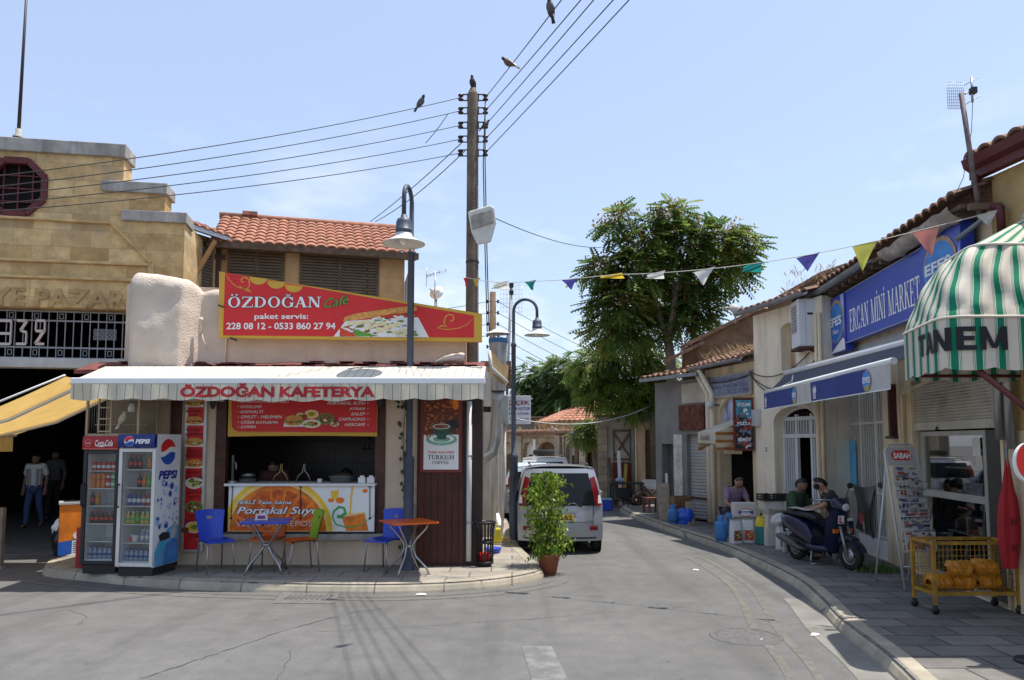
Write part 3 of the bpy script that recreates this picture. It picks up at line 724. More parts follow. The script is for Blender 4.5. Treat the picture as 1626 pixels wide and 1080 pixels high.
# ------------------------------------------------------------------ tiled house behind the cafe
HW = Wall(-6.01, 15.5, -2.34, 16.48)
OCHRE = M('ochre_plaster', (0.50, 0.30, 0.13), 0.9, 0.2, 2.5, 0.2, 40, stain=(0.62, 0.46, 0.30), amt=0.6)
SHUT = brick_mat('grey_louvres', (0.165, 0.125, 0.085), (0.13, 0.10, 0.07), (0.045, 0.035, 0.028), 3.0, 0.062, 0.014, 'XZ', var=0.3, bump=0.9)
OLDWOOD = M('old_timber', (0.13, 0.085, 0.055), 0.85, 0.35, 9)
TILE = M('terracotta_tile', (0.36, 0.16, 0.10), 0.9, 0.4, 8, stain=(0.22, 0.115, 0.08), amt=0.55, sscale=5)
hs = thing('tiled_house', 'old two storey house with red tile roof and closed grey shutters behind the cafe', 'house', HW.o, HW.rot)
e0, e1 = HW.at(352, 386), HW.at(643, 408); ez = (e0.z+e1.z)/2
hL = HW.len
MB().wall(-0.02, hL, 0, ez-0.05, 0, 0.3, OCHRE).box(hL-0.3, hL, 0.3, 5, 0, ez-0.05, OCHRE).build('wall', hs)
ridge_z = ez + 1.05
rf = MB()
tile_roof(rf, (-0.15, 1.7, ridge_z), (hL+0.35, 0, 0), (0, -2.1, -(ridge_z-ez)-0.05), TILE, 0.2, 0.3, 0.04)
tile_roof(rf, (-0.15, 1.7, ridge_z), (hL+0.35, 0, 0), (0, 2.4, -(ridge_z-ez)), TILE, 0.2, 0.4, 0.04)
rf.build('roof', hs)
MB().tube([(-0.2, 1.7, ridge_z+0.03), (hL+0.25, 1.7, ridge_z+0.03)], 0.085, TILE, 8).box(0.3, 0.62, 1.55, 1.75, ridge_z+0.05, ridge_z+0.14, TILE).build('ridge_tiles', hs)
MB().prism([(1.7, ridge_z-0.06), (-0.35, ez-0.02), (3.6, ez-0.02)], 0, 0.08, OLDWOOD).build('gable', hs).rotation_euler = (0, 0, RAD(90))
ev = MB().box(-0.2, hL+0.25, -0.42, -0.34, ez-0.16, ez-0.03, OLDWOOD).box(-0.2, hL+0.25, -0.36, 0.0, ez-0.1, ez-0.07, OLDWOOD)
ev.build('eave_board', hs)
MB().tube([(hL+0.16, -0.35, ez-0.1), (hL+0.05, -0.1, ez-0.55), (hL+0.03, -0.06, ez-0.6), (hL+0.03, -0.06, 3)], 0.035, STEEL, 8).build('downpipe', hs)
for u0, u1, v1 in ((366, 447, 470), (480, 597, 500)):
 a, b = HW.at(u0, 404), HW.at(u1, v1)
 fm = MB(); x0, x1_ = a.x, b.x; zt, zl = ez-0.12, 3.6; m_ = (x0+x1_)/2
 for xa, xb in ((x0-0.05, x0), (x1_, x1_+0.05), (m_-0.035, m_+0.035)): fm.box(xa, xb, -0.04, 0.02, zl, zt, OLDWOOD)
 fm.box(x0-0.05, x1_+0.05, -0.045, 0.02, zt, zt+0.06, OLDWOOD)
 f_ = fm.build('window_frame', hs, 0.006)
 for xa, xb in ((x0, m_-0.035), (m_+0.035, x1_)): MB().box(xa, xb, -0.03, 0.02, zl, zt, SHUT).build('shutter', f_)
cr = MB(); p = HW.at(347, 430); cr.box(p.x-0.045, p.x+0.045, -0.09, -0.01, 2.5, ez-0.1, M('rusty_brown_iron', (0.07, 0.035, 0.025), 0.7)); cr.box(p.x-0.14, p.x+0.14, -0.1, -0.09, p.z+0.22, p.z+0.32, M('rusty_brown_iron', (0, 0, 0)))
cr.build('iron_bracket', hs)
# the wing that turns towards the street
WW = Wall(-6.01-0.384*1.3, 15.5-0.923*1.3, -6.01, 15.5)
wg = thing('house_wing', 'short wing of the tiled house with one louvred shutter beside the market wall', 'house', WW.o, WW.rot)
wz = WW.at(347, 382).z
MB().wall(0, WW.len-0.03, 0, wz, 0, 0.25, OCHRE).build('wall', wg)
rf = MB(); tile_roof(rf, (-0.3, 0.65, wz+0.42), (WW.len+0.35, 0, 0), (0, -1.05, -0.45), TILE, 0.2, 0.3, 0.04); rf.build('roof', wg)
MB().box(-0.3, WW.len+0.05, -0.42, -0.34, wz-0.09, wz-0.01, STEEL).build('gutter', wg)
a, b = WW.at(303, 398), WW.at(331, 460)
MB().box(a.x, b.x, -0.04, 0.01, b.z-0.8, wz-0.12, SHUT).box(b.x, b.x+0.06, -0.05, 0.01, b.z-0.8, wz-0.12, OLDWOOD).build('shutter', wg)
MB().beam((a.x-0.1, -0.06, b.z-0.1), (a.x+0.12, -0.5, wz-0.2), 0.07, 0.07, M('bare_timber', (0.42, 0.25, 0.11), 0.8)).build('strut', wg)
# ------------------------------------------------------------------ the cafe
CW = Wall(-6.06, 11.85, -0.41, 11.85)
RENDER = M('cream_render', (0.64, 0.51, 0.385), 0.92, 0.10, 2.2, 0.55, 45, stain=(0.46, 0.33, 0.23), amt=0.35, streak=True)
RENDER_L = M('lumpy_white_render', (0.60, 0.50, 0.41), 0.95, 0.12, 2.5, 0.8, 40, stain=(0.48, 0.40, 0.33), amt=0.3)
ROOFRED = M('brown_red_shingle', (0.16, 0.045, 0.038), 0.8, 0.25, 10)
PLANK = brick_mat('stained_planks', (0.085, 0.024, 0.014), (0.066, 0.019, 0.012), (0.012, 0.005, 0.004), 0.105, 6.0, 0.006, 'XZ', rough=0.5, var=0.3, bump=0.4, offset=0.0)
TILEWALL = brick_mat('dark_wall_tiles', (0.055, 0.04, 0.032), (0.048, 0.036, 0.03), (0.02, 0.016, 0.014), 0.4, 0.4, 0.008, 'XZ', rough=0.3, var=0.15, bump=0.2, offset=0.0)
def cx(u, o=0): return CW.s(u, o)
def cz(v, o=0): return CW.at(700, v, o).z
cf = thing('cafe_building', 'small one storey cream cafe with serving hatch, brown joinery and lumpy corner buttress', 'building', CW.o)
xl, xr = cx(192), cx(740); oa, ob, oz0, oz1 = cx(345), cx(610), cz(846), 2.72
w = MB(); w.wall(xl, xr, 0.1, 3.25, 0, 0.3, RENDER, [(oa, ob, oz0, oz1)])
w.prism([(xl, 3.25), (xr, 3.25), (xr, cz(524)), (cx(352), cz(470)), (cx(345), cz(457)), (xl, cz(452))], 0, 0.3, RENDER)
w.box(xl, xl+0.3, 0.3, 3.2, 0.1, 3.6, RENDER)
w.box(xr-0.3, xr, 0.3, 3.4, 0.1, 3.3, M('peeling_white_plaster', (0.58, 0.53, 0.46), 0.9, 0.18, 2.5, 0.4, 30, stain=(0.32, 0.27, 0.21), amt=0.6, streak=True))
w.build('wall', cf)
# lumpy buttress with a rounded top
def lump(mb, x0, x1, z0, z1, d0, d1, drop, k0, k1, mat, rnd_=0.2):
 """one hand plastered mass: a deep rounded block on the left that steps back into the parapet"""
 W_ = x1-x0; sm = lambda q: q*q*(3-2*q)
 def fn(s, t):
  q = sm(min(max((s-k0)/(k1-k0), 0), 1)); e = s*W_
  c_ = sqrt(max(0, 1-(1-min(e/rnd_, 1))**2)); dep = (d0+(d1-d0)*q)*(0.1+0.9*c_); r_ = rnd_*(1-0.45*q)
  zt = z1-drop*q-(1-c_)*rnd_*0.7-0.10*s
  if t < 0.7: z, y = z0+(zt-r_-z0)*t/0.7, -dep
  else: a_ = (t-0.7)/0.3*pi/2; z, y = zt-r_+r_*sin(a_), -dep+r_*(1-cos(a_))
  p = V((x0+W_*s, y, z)); n_ = mnoise.noise(p*1.3)*0.06+mnoise.noise(p*4.5)*0.022
  return p+V((0, -n_, n_*0.8 if t > 0.6 else 0))
 mb.sheet(fn, 56, 34, mat); mb.sheet(lambda s, t: (lambda p: (p.x, p.y+(0.4-p.y)*t, p.z-0.05*t))(fn(s, 1.0)), 56, 6, mat)
 mb.sheet(lambda s, t: (lambda p: (p.x, p.y+(0.3-p.y)*s, p.z))(fn(0, t)), 4, 34, mat); mb.sheet(lambda s, t: (lambda p: (p.x, p.y+(0.3-p.y)*s, p.z))(fn(1, t)), 4, 34, mat)
b = MB(); lump(b, cx(192, .3), cx(356), 2.6, cz(433, .3), 0.42, 0.07, 0.12, 0.60, 0.74, RENDER_L); b.build('buttress', cf)
# hatch: room behind, frame, sill
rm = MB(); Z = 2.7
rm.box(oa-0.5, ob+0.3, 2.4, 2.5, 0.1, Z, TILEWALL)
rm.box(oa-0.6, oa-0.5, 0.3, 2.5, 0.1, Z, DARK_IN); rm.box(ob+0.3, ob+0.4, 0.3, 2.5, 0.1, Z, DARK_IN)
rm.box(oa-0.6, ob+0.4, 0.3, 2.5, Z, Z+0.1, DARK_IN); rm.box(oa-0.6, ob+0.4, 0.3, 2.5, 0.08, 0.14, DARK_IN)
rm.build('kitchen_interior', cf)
fr = MB(); d0 = -0.03
fr.box(oa-0.02, cx(360), d0, 0.12, oz0, oz1, WOOD_BR); fr.box(cx(596), ob+0.02, d0, 0.12, oz0, oz1, WOOD_BR)
fr.box(oa-0.02, ob+0.02, d0-0.003, 0.12, oz1-0.09, oz1+0.02, WOOD_BR)
fr.build('hatch_frame', cf, 0.008)
MB().box(cx(345, .12), cx(612, .12), -0.13, 0.05, cz(858, .12), oz0-0.004, CONCRETE).build('sill', cf, 0.012)
MB().box(cx(271), cx(288), -0.035, 0.02, 0.12, 2.75, WOOD_BR).build('wood_strip', cf, 0.006)
pk = MB(); pk.box(cx(663, .06), cx(736, .06), -0.09, 0.02, 0.13, 2.72, PLANK); pk.build('plank_cladding', cf)
pk = MB(); pk.box(cx(736, .06), cx(766, .06), -0.10, 0.3, 0.12, 2.75, M('dark_brown_timber', (0.03, 0.014, 0.01), 0.6, 0.3, 10)); pk.build('corner_post', cf, 0.006)
dp = MB(); x = cx(745, .16); dp.tube([(x, -0.15, 0.2), (x, -0.15, 2.6)], 0.042, M('grey_white_pvc', (0.55, 0.55, 0.54), 0.5, 0.08), 10)
for z in (0.75, 1.75): dp.lathe([(0.052, z), (0.052, z+0.03)], (x, -0.15, 0), STEEL, 10)
dp.build('downpipe', cf)
# shingled lean-to strip
rs = MB(); rx0, rx1 = cx(116, .5), cx(768, .5); rz0, rz1 = cz(576), cz(588, .55)
rs.sheet(lambda s, t: (rx0+(rx1-rx0)*s, -0.55*t, rz0+(rz1-rz0)*t + 0.01*sin(40*s)), 60, 2, ROOFRED, False)
rs.box(rx0, rx1, -0.56, -0.53, rz1-0.05, rz1+0.004, ROOFRED)
rnd = random.Random(3); x = cx(170, .55)
while x < rx1-0.2:
 if rnd.random() < (0.72 if x < cx(640, .5) else 0.35):
  r = rnd.uniform(0.075, 0.1); zc = rz1-0.05
  rs.prism([(x-r, zc+0.05), (x+r, zc+0.05)] + [(x+r*cos(-pi*i/8), zc+r*0.8*sin(-pi*i/8)) for i in range(9)], -0.575-rnd.random()*0.02, -0.562, ROOFRED)
 x += rnd.uniform(0.15, 0.22)
for _ in range(40):
 xx = rnd.uniform(rx0+0.3, rx1-0.2); t = rnd.random()
 rs.box(xx, xx+0.22, -0.55*t-0.1, -0.55*t+0.05, rz0+(rz1-rz0)*t+0.012, rz0+(rz1-rz0)*t+0.02, ROOFRED)
rs.build('shingle_strip', cf)
# old pipe bracket and clay boss on the render
pb = MB(); p = CW.at(323, 518, .1)
pb.lathe([(0.0, 0.12), (0.03, 0.12), (0.035, 0.07), (0.02, 0.05), (0.02, -0.05), (0.035, -0.07), (0.03, -0.12), (0, -0.12)], (p.x, -0.2, p.z), RENDER_L, 10)
pb.tube([(p.x, -0.18, p.z-0.1), (p.x+0.04, -0.17, p.z-0.25), (p.x+0.1, -0.17, p.z-0.36)], 0.012, RENDER_L, 6); pb.build('conduit', cf)
# rubble and mortar lump at the right end of the roof
rb = MB()
rb.sheet(lambda s, t: V((cx(685)+(cx(738)-cx(685))*s, -0.12-0.12*sin(pi*t), cz(580)+0.17*t*sin(pi*min(s*1.4, 1)*0.5)+0.03*mnoise.noise(V((s*5, t*5, 0))))), 14, 8, RENDER_L); rb.build('mortar_patch', cf)
# wall lanterns under the awning
for u in (338, 604):
 p = CW.at(u, 640, .12); wl = MB()
 wl.lathe([(0.0, 0.09), (0.05, 0.07), (0.055, 0.05), (0.04, -0.05), (0.015, -0.09), (0, -0.1)], (p.x, -0.12, p.z), DARK_IRON, 8).beam((p.x, 0, p.z+0.06), (p.x, -0.12, p.z+0.09), 0.02, 0.02, DARK_IRON)
 wl.build('wall_lantern', cf)

# ------------------------------------------------------------------ roof sign
def food(mb, P, x, y, w, h, d, kind, rnd):
 """a printed dish seen in zoomed picture coordinates: P maps (x, y) to sign x, z"""
 def ell(cx_, cy_, rx, ry, mat, k=0):
  c = P(cx_, cy_); e = P(cx_+rx, cy_-ry); mb.disc(c[0], c[1], e[0]-c[0], e[1]-c[1], d-0.0004*k, mat, 16)
 if kind == 'sandwich':
  mb.poly([P(x-w/2*1.05, y+h*0.5), P(x+w/2*1.05, y+h*0.5), P(x+w/2*0.95, y+h*0.1), P(x-w/2*0.95, y+h*0.1)], d, WHITE_PR)
  ell(x, y+h*0.15, w*0.48, h*0.26, BREAD, 1)
  for i in range(12): ell(x+rnd.uniform(-.42, .42)*w, y+h*rnd.uniform(-.02, .16), w*0.09, h*0.09, rnd.choice([LEAF_PR, LEAF_PR, CHEESE_PR, TOMATO_PR, MEAT_PR]), 2+i)
  mb.poly([P(x-w*0.46, y-h*0.02), P(x-w*0.38, y-h*0.32), P(x-w*0.1, y-h*0.46), P(x+w*0.3, y-h*0.42), P(x+w*0.46, y-h*0.2), P(x+w*0.47, y-h*0.02)], d-0.008, BREAD)
 else:
  ell(x, y, w*0.5, h*0.5, WHITE_PR if kind != 'green' else GREEN_PR, 0); ell(x, y, w*0.4, h*0.4, {'salad': CHEESE_PR, 'green': MEAT_PR, 'soup': YELLOW_PR}[kind], 1)
  if kind != 'soup':
   for i in range(18):
    a, r = rnd.uniform(0, 2*pi), rnd.uniform(0, 0.36)
    ell(x+w*r*cos(a), y+h*r*sin(a), w*0.1, h*0.1, rnd.choice([LEAF_PR, LEAF_PR, TOMATO_PR, MEAT_PR, CHEESE_PR]), 2+i)
  else: ell(x-w*.5, y+h*.25, w*.22, h*.25, MEAT_PR, 2); ell(x, y, w*.2, h*.2, LEAF_PR, 3)
rnd = random.Random(11)
SO = 0.16
sg = thing('cafe_roof_sign', 'long red and gold wedge shaped cafe sign with a filled sandwich above the awning', 'sign', CW.o + V((0, 0, 0)))
Z8 = lambda x, y: (lambda p: (p.x, p.z))(CW.at(340+x*0.26445, 430+y*0.26445, SO+0.08))
out_ = [Z8(28, 402), Z8(1608, 428), Z8(1608, 258), Z8(30, 4)]
MB().prism(out_, -SO-0.08, -SO, GOLD).build('sign_box', sg)
y0 = -SO-0.084
fc = MB(); fc.poly([Z8(54, 388), Z8(1560, 402), Z8(1560, 270), Z8(66, 10)], y0, RED_BRD)
for xx, yy in ((268, 42), (375, 66), (480, 88)):
 a = [Z8(xx+54*cos(t*pi/10+0.16), yy+42*sin(t*pi/10+0.16)) for t in range(11)]; fc.poly(a, y0-0.002, GOLD)
def scroll(pts, w=4.5):
 P = [Z8(*p) for p in pts]; ww = w*0.0025; fc.stroke(P, [ww*0.5]+[ww]*(len(P)-2)+[ww*0.4], y0-0.002, GOLD)
scroll([(70, 15), (85, 45), (110, 75), (140, 98), (175, 110), (205, 108), (225, 130)]); scroll([(225, 130), (200, 118), (170, 105), (150, 90)], 8)
scroll([(200, 108), (214, 85), (210, 55), (192, 40), (172, 42), (162, 58), (170, 70), (184, 66)], 7)
scroll([(1340, 345), (1380, 352), (1420, 352), (1470, 345), (1520, 322), (1555, 285)]); scroll([(1340, 345), (1370, 330), (1400, 338)], 9)
scroll([(1395, 340), (1380, 310), (1390, 275), (1412, 262), (1432, 268), (1440, 288), (1428, 304), (1412, 298)], 7)
a, b2 = Z8(82, 221), Z8(645, 157)
serif_text(fc, 'ÖZDOĞAN', a[0], b2[0], a[1], b2[1], y0-0.004, BLACK_PR, grow=0.006)
serif_text(fc, 'ÖZDOĞAN', a[0], b2[0], a[1], b2[1], y0-0.009, WHITE_PR)
a, b2 = Z8(662, 228), Z8(808, 172)
letters(fc, 'Café', a[0]-.006, b2[0]+.006, a[1]-.006, b2[1]+.006, y0-0.005, BLACK_PR, 0.03, 0.25, slope=0.2)
letters(fc, 'Café', a[0], b2[0], a[1], b2[1], y0-0.008, GREEN_PR, 0.004, 0.25, slope=0.2)
a, b2 = Z8(243, 300), Z8(567, 258); letters(fc, 'paket servis:', a[0], b2[0], a[1], b2[1], y0-0.006, WHITE_PR, 0.02)
a, b2 = Z8(75, 353), Z8(730, 312); letters(fc, '228 08 12 - 0533 860 27 94', a[0], b2[0], a[1], b2[1], y0-0.006, WHITE_PR, 0.022)
# the printed sandwich
fc.poly([Z8(718, 396), Z8(790, 302), Z8(1180, 280), Z8(1225, 280), Z8(1290, 400)], y0-0.003, WHITE_PR)
for i in range(130):
 t = rnd.random(); x = 775+t*435; top = 310-60*t; yy = rnd.uniform(top, 392)
 if x < 860 and yy < 330: continue
 m_ = rnd.choice([LEAF_PR, LEAF_PR, CHEESE_PR, WHITE_PR, MEAT_PR, TOMATO_PR] if yy > 330 else [LEAF_PR, WHITE_PR, WHITE_PR, CHEESE_PR, MEAT_PR])
 c = Z8(x, yy); rr = rnd.uniform(0.02, 0.05); a_ = rnd.uniform(-0.5, 0.5)
 fc.poly([(c[0]+rr*1.4*cos(k*pi/3)*cos(a_)-rr*.5*sin(k*pi/3)*sin(a_), c[1]+rr*1.4*cos(k*pi/3)*sin(a_)*.5+rr*.5*sin(k*pi/3)) for k in range(6)], y0-0.004-0.00002*i, m_)
fc.poly([Z8(850, 395), Z8(830, 350), Z8(990, 392)], y0-0.0068, GREEN_PR); fc.poly([Z8(755, 395), Z8(755, 340), Z8(880, 395)], y0-0.0067, TOMATO_PR)
for (xa, ya, xb, yb, w_) in ((800, 322, 960, 310, 18), (905, 350, 1040, 312, 22), (975, 368, 1118, 318, 24), (1070, 375, 1180, 352, 16), (1100, 392, 1200, 370, 14)):
 fc.stroke([Z8(xa, ya), Z8((xa+xb)/2, (ya+yb)/2-4), Z8(xb, yb)], w_*0.0025, y0-0.0072, CHEESE_PR)
fc.poly([Z8(775, 305), Z8(785, 280), Z8(850, 258), Z8(985, 238), Z8(1140, 216), Z8(1215, 216), Z8(1222, 238), Z8(1180, 250), Z8(1060, 262), Z8(930, 285), Z8(840, 300)], y0-0.0085, BREAD)
fc.build('sign_face', sg)
for x, y in ((28, 208), (100, 405)):
 p = Z8(x, y); MB().tube([(p[0], 0, p[1]), (p[0], -SO-0.1, p[1]), (p[0]+0.09, -SO-0.1, p[1]-0.03)], 0.012, DARK_IRON, 6).build('hook', sg)

# ------------------------------------------------------------------ cream awning
CREAM = stripe_mat('cream_awning_cloth', (0.60, 0.57, 0.47), [(0.47, 0.53, (0.10, 0.09, 0.075))], 0.118, 0, trans=0.06)
ca = thing('cafe_awning', 'cream pinstriped awning with scalloped valance reading cafeteria in red over the hatch', 'awning', CW.o)
AO = 1.35; ax0, ax1 = cx(110, AO), cx(768, AO); fz = cz(606, AO); bz = cz(582, .5)
def canf(s, t): return (ax0+(ax1-ax0)*s, -0.5-(AO-0.53)*t, bz+(fz+0.02-bz)*t)
MB().sheet(canf, 60, 4, CREAM, False).build('canopy', ca)
fb = MB(); fb.box(ax0-0.02, ax1+0.02, -AO-0.01, -AO+0.05, fz-0.03, fz+0.055, M('white_awning_bar', (0.8, 0.8, 0.78), 0.4, 0.04)); fb.build('front_bar', ca, 0.012)
vz = fz-0.03; vh = cz(632, AO); nsc = 24; nn = nsc*8
def valf(s, t):
 sc = abs(sin(pi*s*nsc*0.55)); low = vh-0.015 - 0.028*sc + 0.012*sin(9*s)
 wave = 0.012*sin(s*nsc*pi*1.1)*t + (0.05*t*max(0, 1-s*7))*sin(60*s)
 return (ax0+(ax1-ax0)*s, -AO-0.012+wave-0.02*t, vz+(low-vz)*t)
VALC = stripe_mat('backlit_cream_cloth', (0.74, 0.69, 0.55), [(0.47, 0.53, (0.10, 0.09, 0.075))], 0.118, 0, trans=0.35)  # same cloth as the canopy, base colour lightened for sun coming through
MB().sheet(valf, nn, 4, VALC).build('valance', ca)
# end flap, folding arms
ar = MB()
for x in (ax0+0.5, ax1-0.45): ar.tube([(x, -0.05, bz-0.12), (x+0.15, -0.7, fz-0.1), (x, -AO+0.05, fz-0.0)], 0.025, WHITE_PAINT, 8)
ar.box(ax0, ax1, -0.14, -0.02, bz-0.13, bz-0.04, WHITE_PAINT); ar.build('folding_arm', ca)
tx = MB(); x0, x1_ = cx(285, AO), cx(595, AO); zl, zt = cz(631, AO), cz(608.5, AO)
AWRED = M('awning_letter_red', (0.34, 0.010, 0.016), 0.6, 0.05)
vs, fs = glyphs('ÖZDOĞAN KAFETERYA', 0.045, 0.0, 0.96)
mxx, mzz, mnz = max(p.x for p in vs), max(p.y for p in vs), min(p.y for p in vs)
tx.add([(lambda xx, zz: (xx, valf((xx-ax0)/(ax1-ax0), min(1, max(0, (vz-zz)/(vz-vh))))[1]-0.006, zz))(x0+p.x/mxx*(x1_-x0), zl+(p.y-mnz)/(mzz-mnz)*(zt-zl)) for p in vs], fs, AWRED)
tx.build('lettering', ca)
# ------------------------------------------------------------------ banners and boards on the cafe
def board_frame(o): return lambda x, y: (lambda p: (p.x, p.z))(CW.at(270+x*0.31365, 560+y*0.31365, o))
rnd = random.Random(5)
# menu banner over the hatch
BO = 0.09; Z5 = board_frame(BO)
mb_ = thing('menu_banner', 'red cloth menu banner with yellow border hanging across the top of the serving hatch', 'banner', CW.o)
f = MB(); a, b = Z5(292, 425), Z5(1052, 215)
f.sheet(lambda s, t: (a[0]+(b[0]-a[0])*s, -BO+0.004*sin(9*s), a[1]+(b[1]-a[1])*t+0.012*sin(3*s)*(1-t)), 20, 3, GOLD); f.build('cloth', mb_)
y0 = -BO-0.012; f = MB()
pl_ = [Z5(*q) for q in ((312, 215), (1048, 215), (1048, 404), (345, 400), (328, 392), (314, 375))]; f.poly(pl_, y0, RED_BRD)
for txt, x0, x1, ya, yb in (('SANDWICH ÇEŞİTLERİ', 358, 607, 256, 238), ('GÖZLEME', 358, 468, 281, 265), ('KAHVALTI', 358, 474, 307, 292), ('OMLET - MELEMEN', 360, 570, 333, 318), ('CİĞER KAVURMA', 360, 548, 360, 342), ('ÇORBA', 360, 437, 385, 369),
       ('PORTAKAL SUYU', 797, 990, 264, 248), ('AYRAN', 908, 990, 291, 277), ('SALEP', 916, 990, 318, 303), ('CAPPUCINO', 855, 990, 345, 330), ('NESCAFE', 885, 990, 372, 357)):
 p, q = Z5(x0, ya), Z5(x1, yb); letters(f, txt, p[0], q[0], p[1], q[1], y0-0.004, WHITE_PR, 0.015, 0.3)
 c = Z5(348 if x0 < 700 else 1003, (ya+yb)/2); f.disc(c[0], c[1], 0.008, 0.008, y0-0.004, WHITE_PR, 8)
food(f, Z5, 628, 345, 100, 60, y0-0.004, 'sandwich', rnd); food(f, Z5, 662, 320, 44, 30, y0-0.006, 'soup', rnd); food(f, Z5, 718, 312, 72, 44, y0-0.007, 'soup', rnd)
food(f, Z5, 790, 335, 84, 60, y0-0.008, 'green', rnd); food(f, Z5, 718, 360, 96, 44, y0-0.012, 'salad', rnd); food(f, Z5, 836, 362, 44, 26, y0-0.014, 'salad', rnd)
p = Z5(838, 345); f.rect(p[0]-0.02, p[0]+0.02, p[1]-0.04, p[1]+0.03, y0-0.024, MEAT_PR)
f.build('print', mb_)
# tall sandwich board beside the fridges
SO2 = 0.07; tb = thing('sandwich_board', 'tall narrow red board with printed dishes one above another beside the blue fridge', 'menu board', CW.o)
P3 = lambda u, v: (lambda p: (p.x, p.z))(CW.at(u, v, SO2))
a, b = P3(289, 876), P3(327, 628)
MB().box(a[0]-0.02, b[0]+0.02, -SO2, -0.02, a[1], b[1], M('pale_aluminium', (0.6, 0.6, 0.6), 0.4, 0.06, metal=0.4)).build('frame', tb)
f = MB(); f.rect(a[0]+0.02, b[0]-0.02, a[1]+0.03, b[1]-0.01, -SO2-0.003, RED_BRD); y0 = -SO2-0.004
PB = lambda x, y: P3(x/10, y/10)
for v, k, t1, t2 in ((641, 'sandwich', 'KARIŞIK', 'TOST'), (670, 'sandwich', 'SUCUKLU', 'SANDWICH'), (704, 'sandwich', 'KÖFTELİ', 'SANDWICH'), (738, 'sandwich', 'KARIŞIK', 'SANDWICH'), (769, 'salad', 'KAHVALTI', 'TABAĞI'), (807, 'green', 'CİĞER', 'PORSİYON'), (839, 'soup', 'ÇORBA', '')):
 food(f, PB, 3085, v*10-20, 290, 190 if k != 'sandwich' else 150, y0, k, rnd)
 for j, t in enumerate((t1, t2)):
  if not t: continue
  p, q = P3(308-len(t)*1.7, v+15+j*7), P3(308+len(t)*1.7, v+10+j*7)
  if v == 641 or j < 3: letters(f, t, p[0], q[0], p[1], q[1], y0-0.003, M('dark_red_caption', (0.10, 0.01, 0.01), 0.6), 0.02)
f.build('print', tb)
# framed coffee poster on the planks
KO = 0.12; Zk = board_frame(KO); kp_ = thing('coffee_poster', 'framed coffee poster with beans and a green cup above the wooden planks', 'poster', CW.o)
a, b = Zk(1265, 608), Zk(1480, 228)
RFR = M('red_brown_frame', (0.17, 0.03, 0.022), 0.5, 0.15)
MB().box(a[0], b[0], -KO, -0.085, a[1], b[1], RFR).build('frame', kp_, 0.01)
f = MB(); y0 = -KO-0.003; a, b = Zk(1283, 592), Zk(1462, 238); f.rect(a[0], b[0], a[1], b[1], y0, WHITE_PR)
q, r_ = Zk(1283, 415), Zk(1462, 238); f.rect(q[0], r_[0], q[1], r_[1], y0-0.001, M('bean_shadow_print', (0.12, 0.03, 0.012), 0.5, 0.4, 30))
BEANS = [M('bean_print_%d' % i, c, 0.5, 0.3, 40) for i, c in enumerate([(0.36, 0.085, 0.015), (0.22, 0.045, 0.012), (0.55, 0.14, 0.02), (0.10, 0.022, 0.01)])]
for i in range(150):
 x, yy = rnd.uniform(1290, 1455), rnd.uniform(244, 408+ (10 if i % 3 else 40))
 if yy > 395 and x > 1330: continue
 c = Zk(x, yy); an = rnd.uniform(0, pi); rr = rnd.uniform(0.018, 0.03)
 f.poly([(c[0]+rr*cos(t*pi/4)*cos(an)-0.6*rr*sin(t*pi/4)*sin(an), c[1]+rr*cos(t*pi/4)*sin(an)+0.6*rr*sin(t*pi/4)*cos(an)) for t in range(8)], y0-0.002-0.00001*i, BEANS[(i*7) % 4])
f.disc(*Zk(1445, 262), 0.05, 0.08, y0-0.0036, ORANGE_PR)
CUP = M('green_cup_print', (0.025, 0.075, 0.045), 0.4, 0.4, 20); SAU = M('saucer_print', (0.20, 0.42, 0.30), 0.4, 0.3, 12)
c = Zk(1375, 440); f.disc(c[0], c[1], 0.235, 0.09, y0-0.004, SAU, 30); c = Zk(1375, 436); f.disc(c[0], c[1], 0.19, 0.06, y0-0.0045, WHITE_PR, 30); c = Zk(1375, 438); f.disc(c[0], c[1], 0.13, 0.045, y0-0.005, SAU, 30)
f.poly([Zk(*p) for p in ((1332, 372), (1416, 372), (1412, 400), (1398, 425), (1396, 440), (1354, 440), (1352, 425), (1337, 402))], y0-0.0056, CUP)
c = Zk(1374, 374); f.disc(c[0], c[1], 0.132, 0.04, y0-0.006, WHITE_PR, 24); f.disc(c[0], c[1], 0.118, 0.032, y0-0.0064, MEAT_PR, 24)
f.stroke([Zk(*p) for p in ((1414, 382), (1435, 380), (1438, 398), (1404, 415))], 0.016, y0-0.006, CUP)
c = Zk(1432, 365); f.disc(c[0], c[1], 0.1, 0.08, y0-0.0035, BLACK_PR, 20)
p, q = Zk(1305, 511), Zk(1438, 496); letters(f, 'TÜRK KAHVESİ', p[0], q[0], p[1], q[1], y0-0.003, RED_BRD, 0.02)
p, q = Zk(1305, 541), Zk(1438, 519); serif_text(f, 'TURKISH', p[0], q[0], p[1], q[1], y0-0.003, BLACK_PR)
p, q = Zk(1328, 564), Zk(1413, 549); serif_text(f, 'COFFEE', p[0], q[0], p[1], q[1], y0-0.003, BLACK_PR)
f.build('print', kp_)
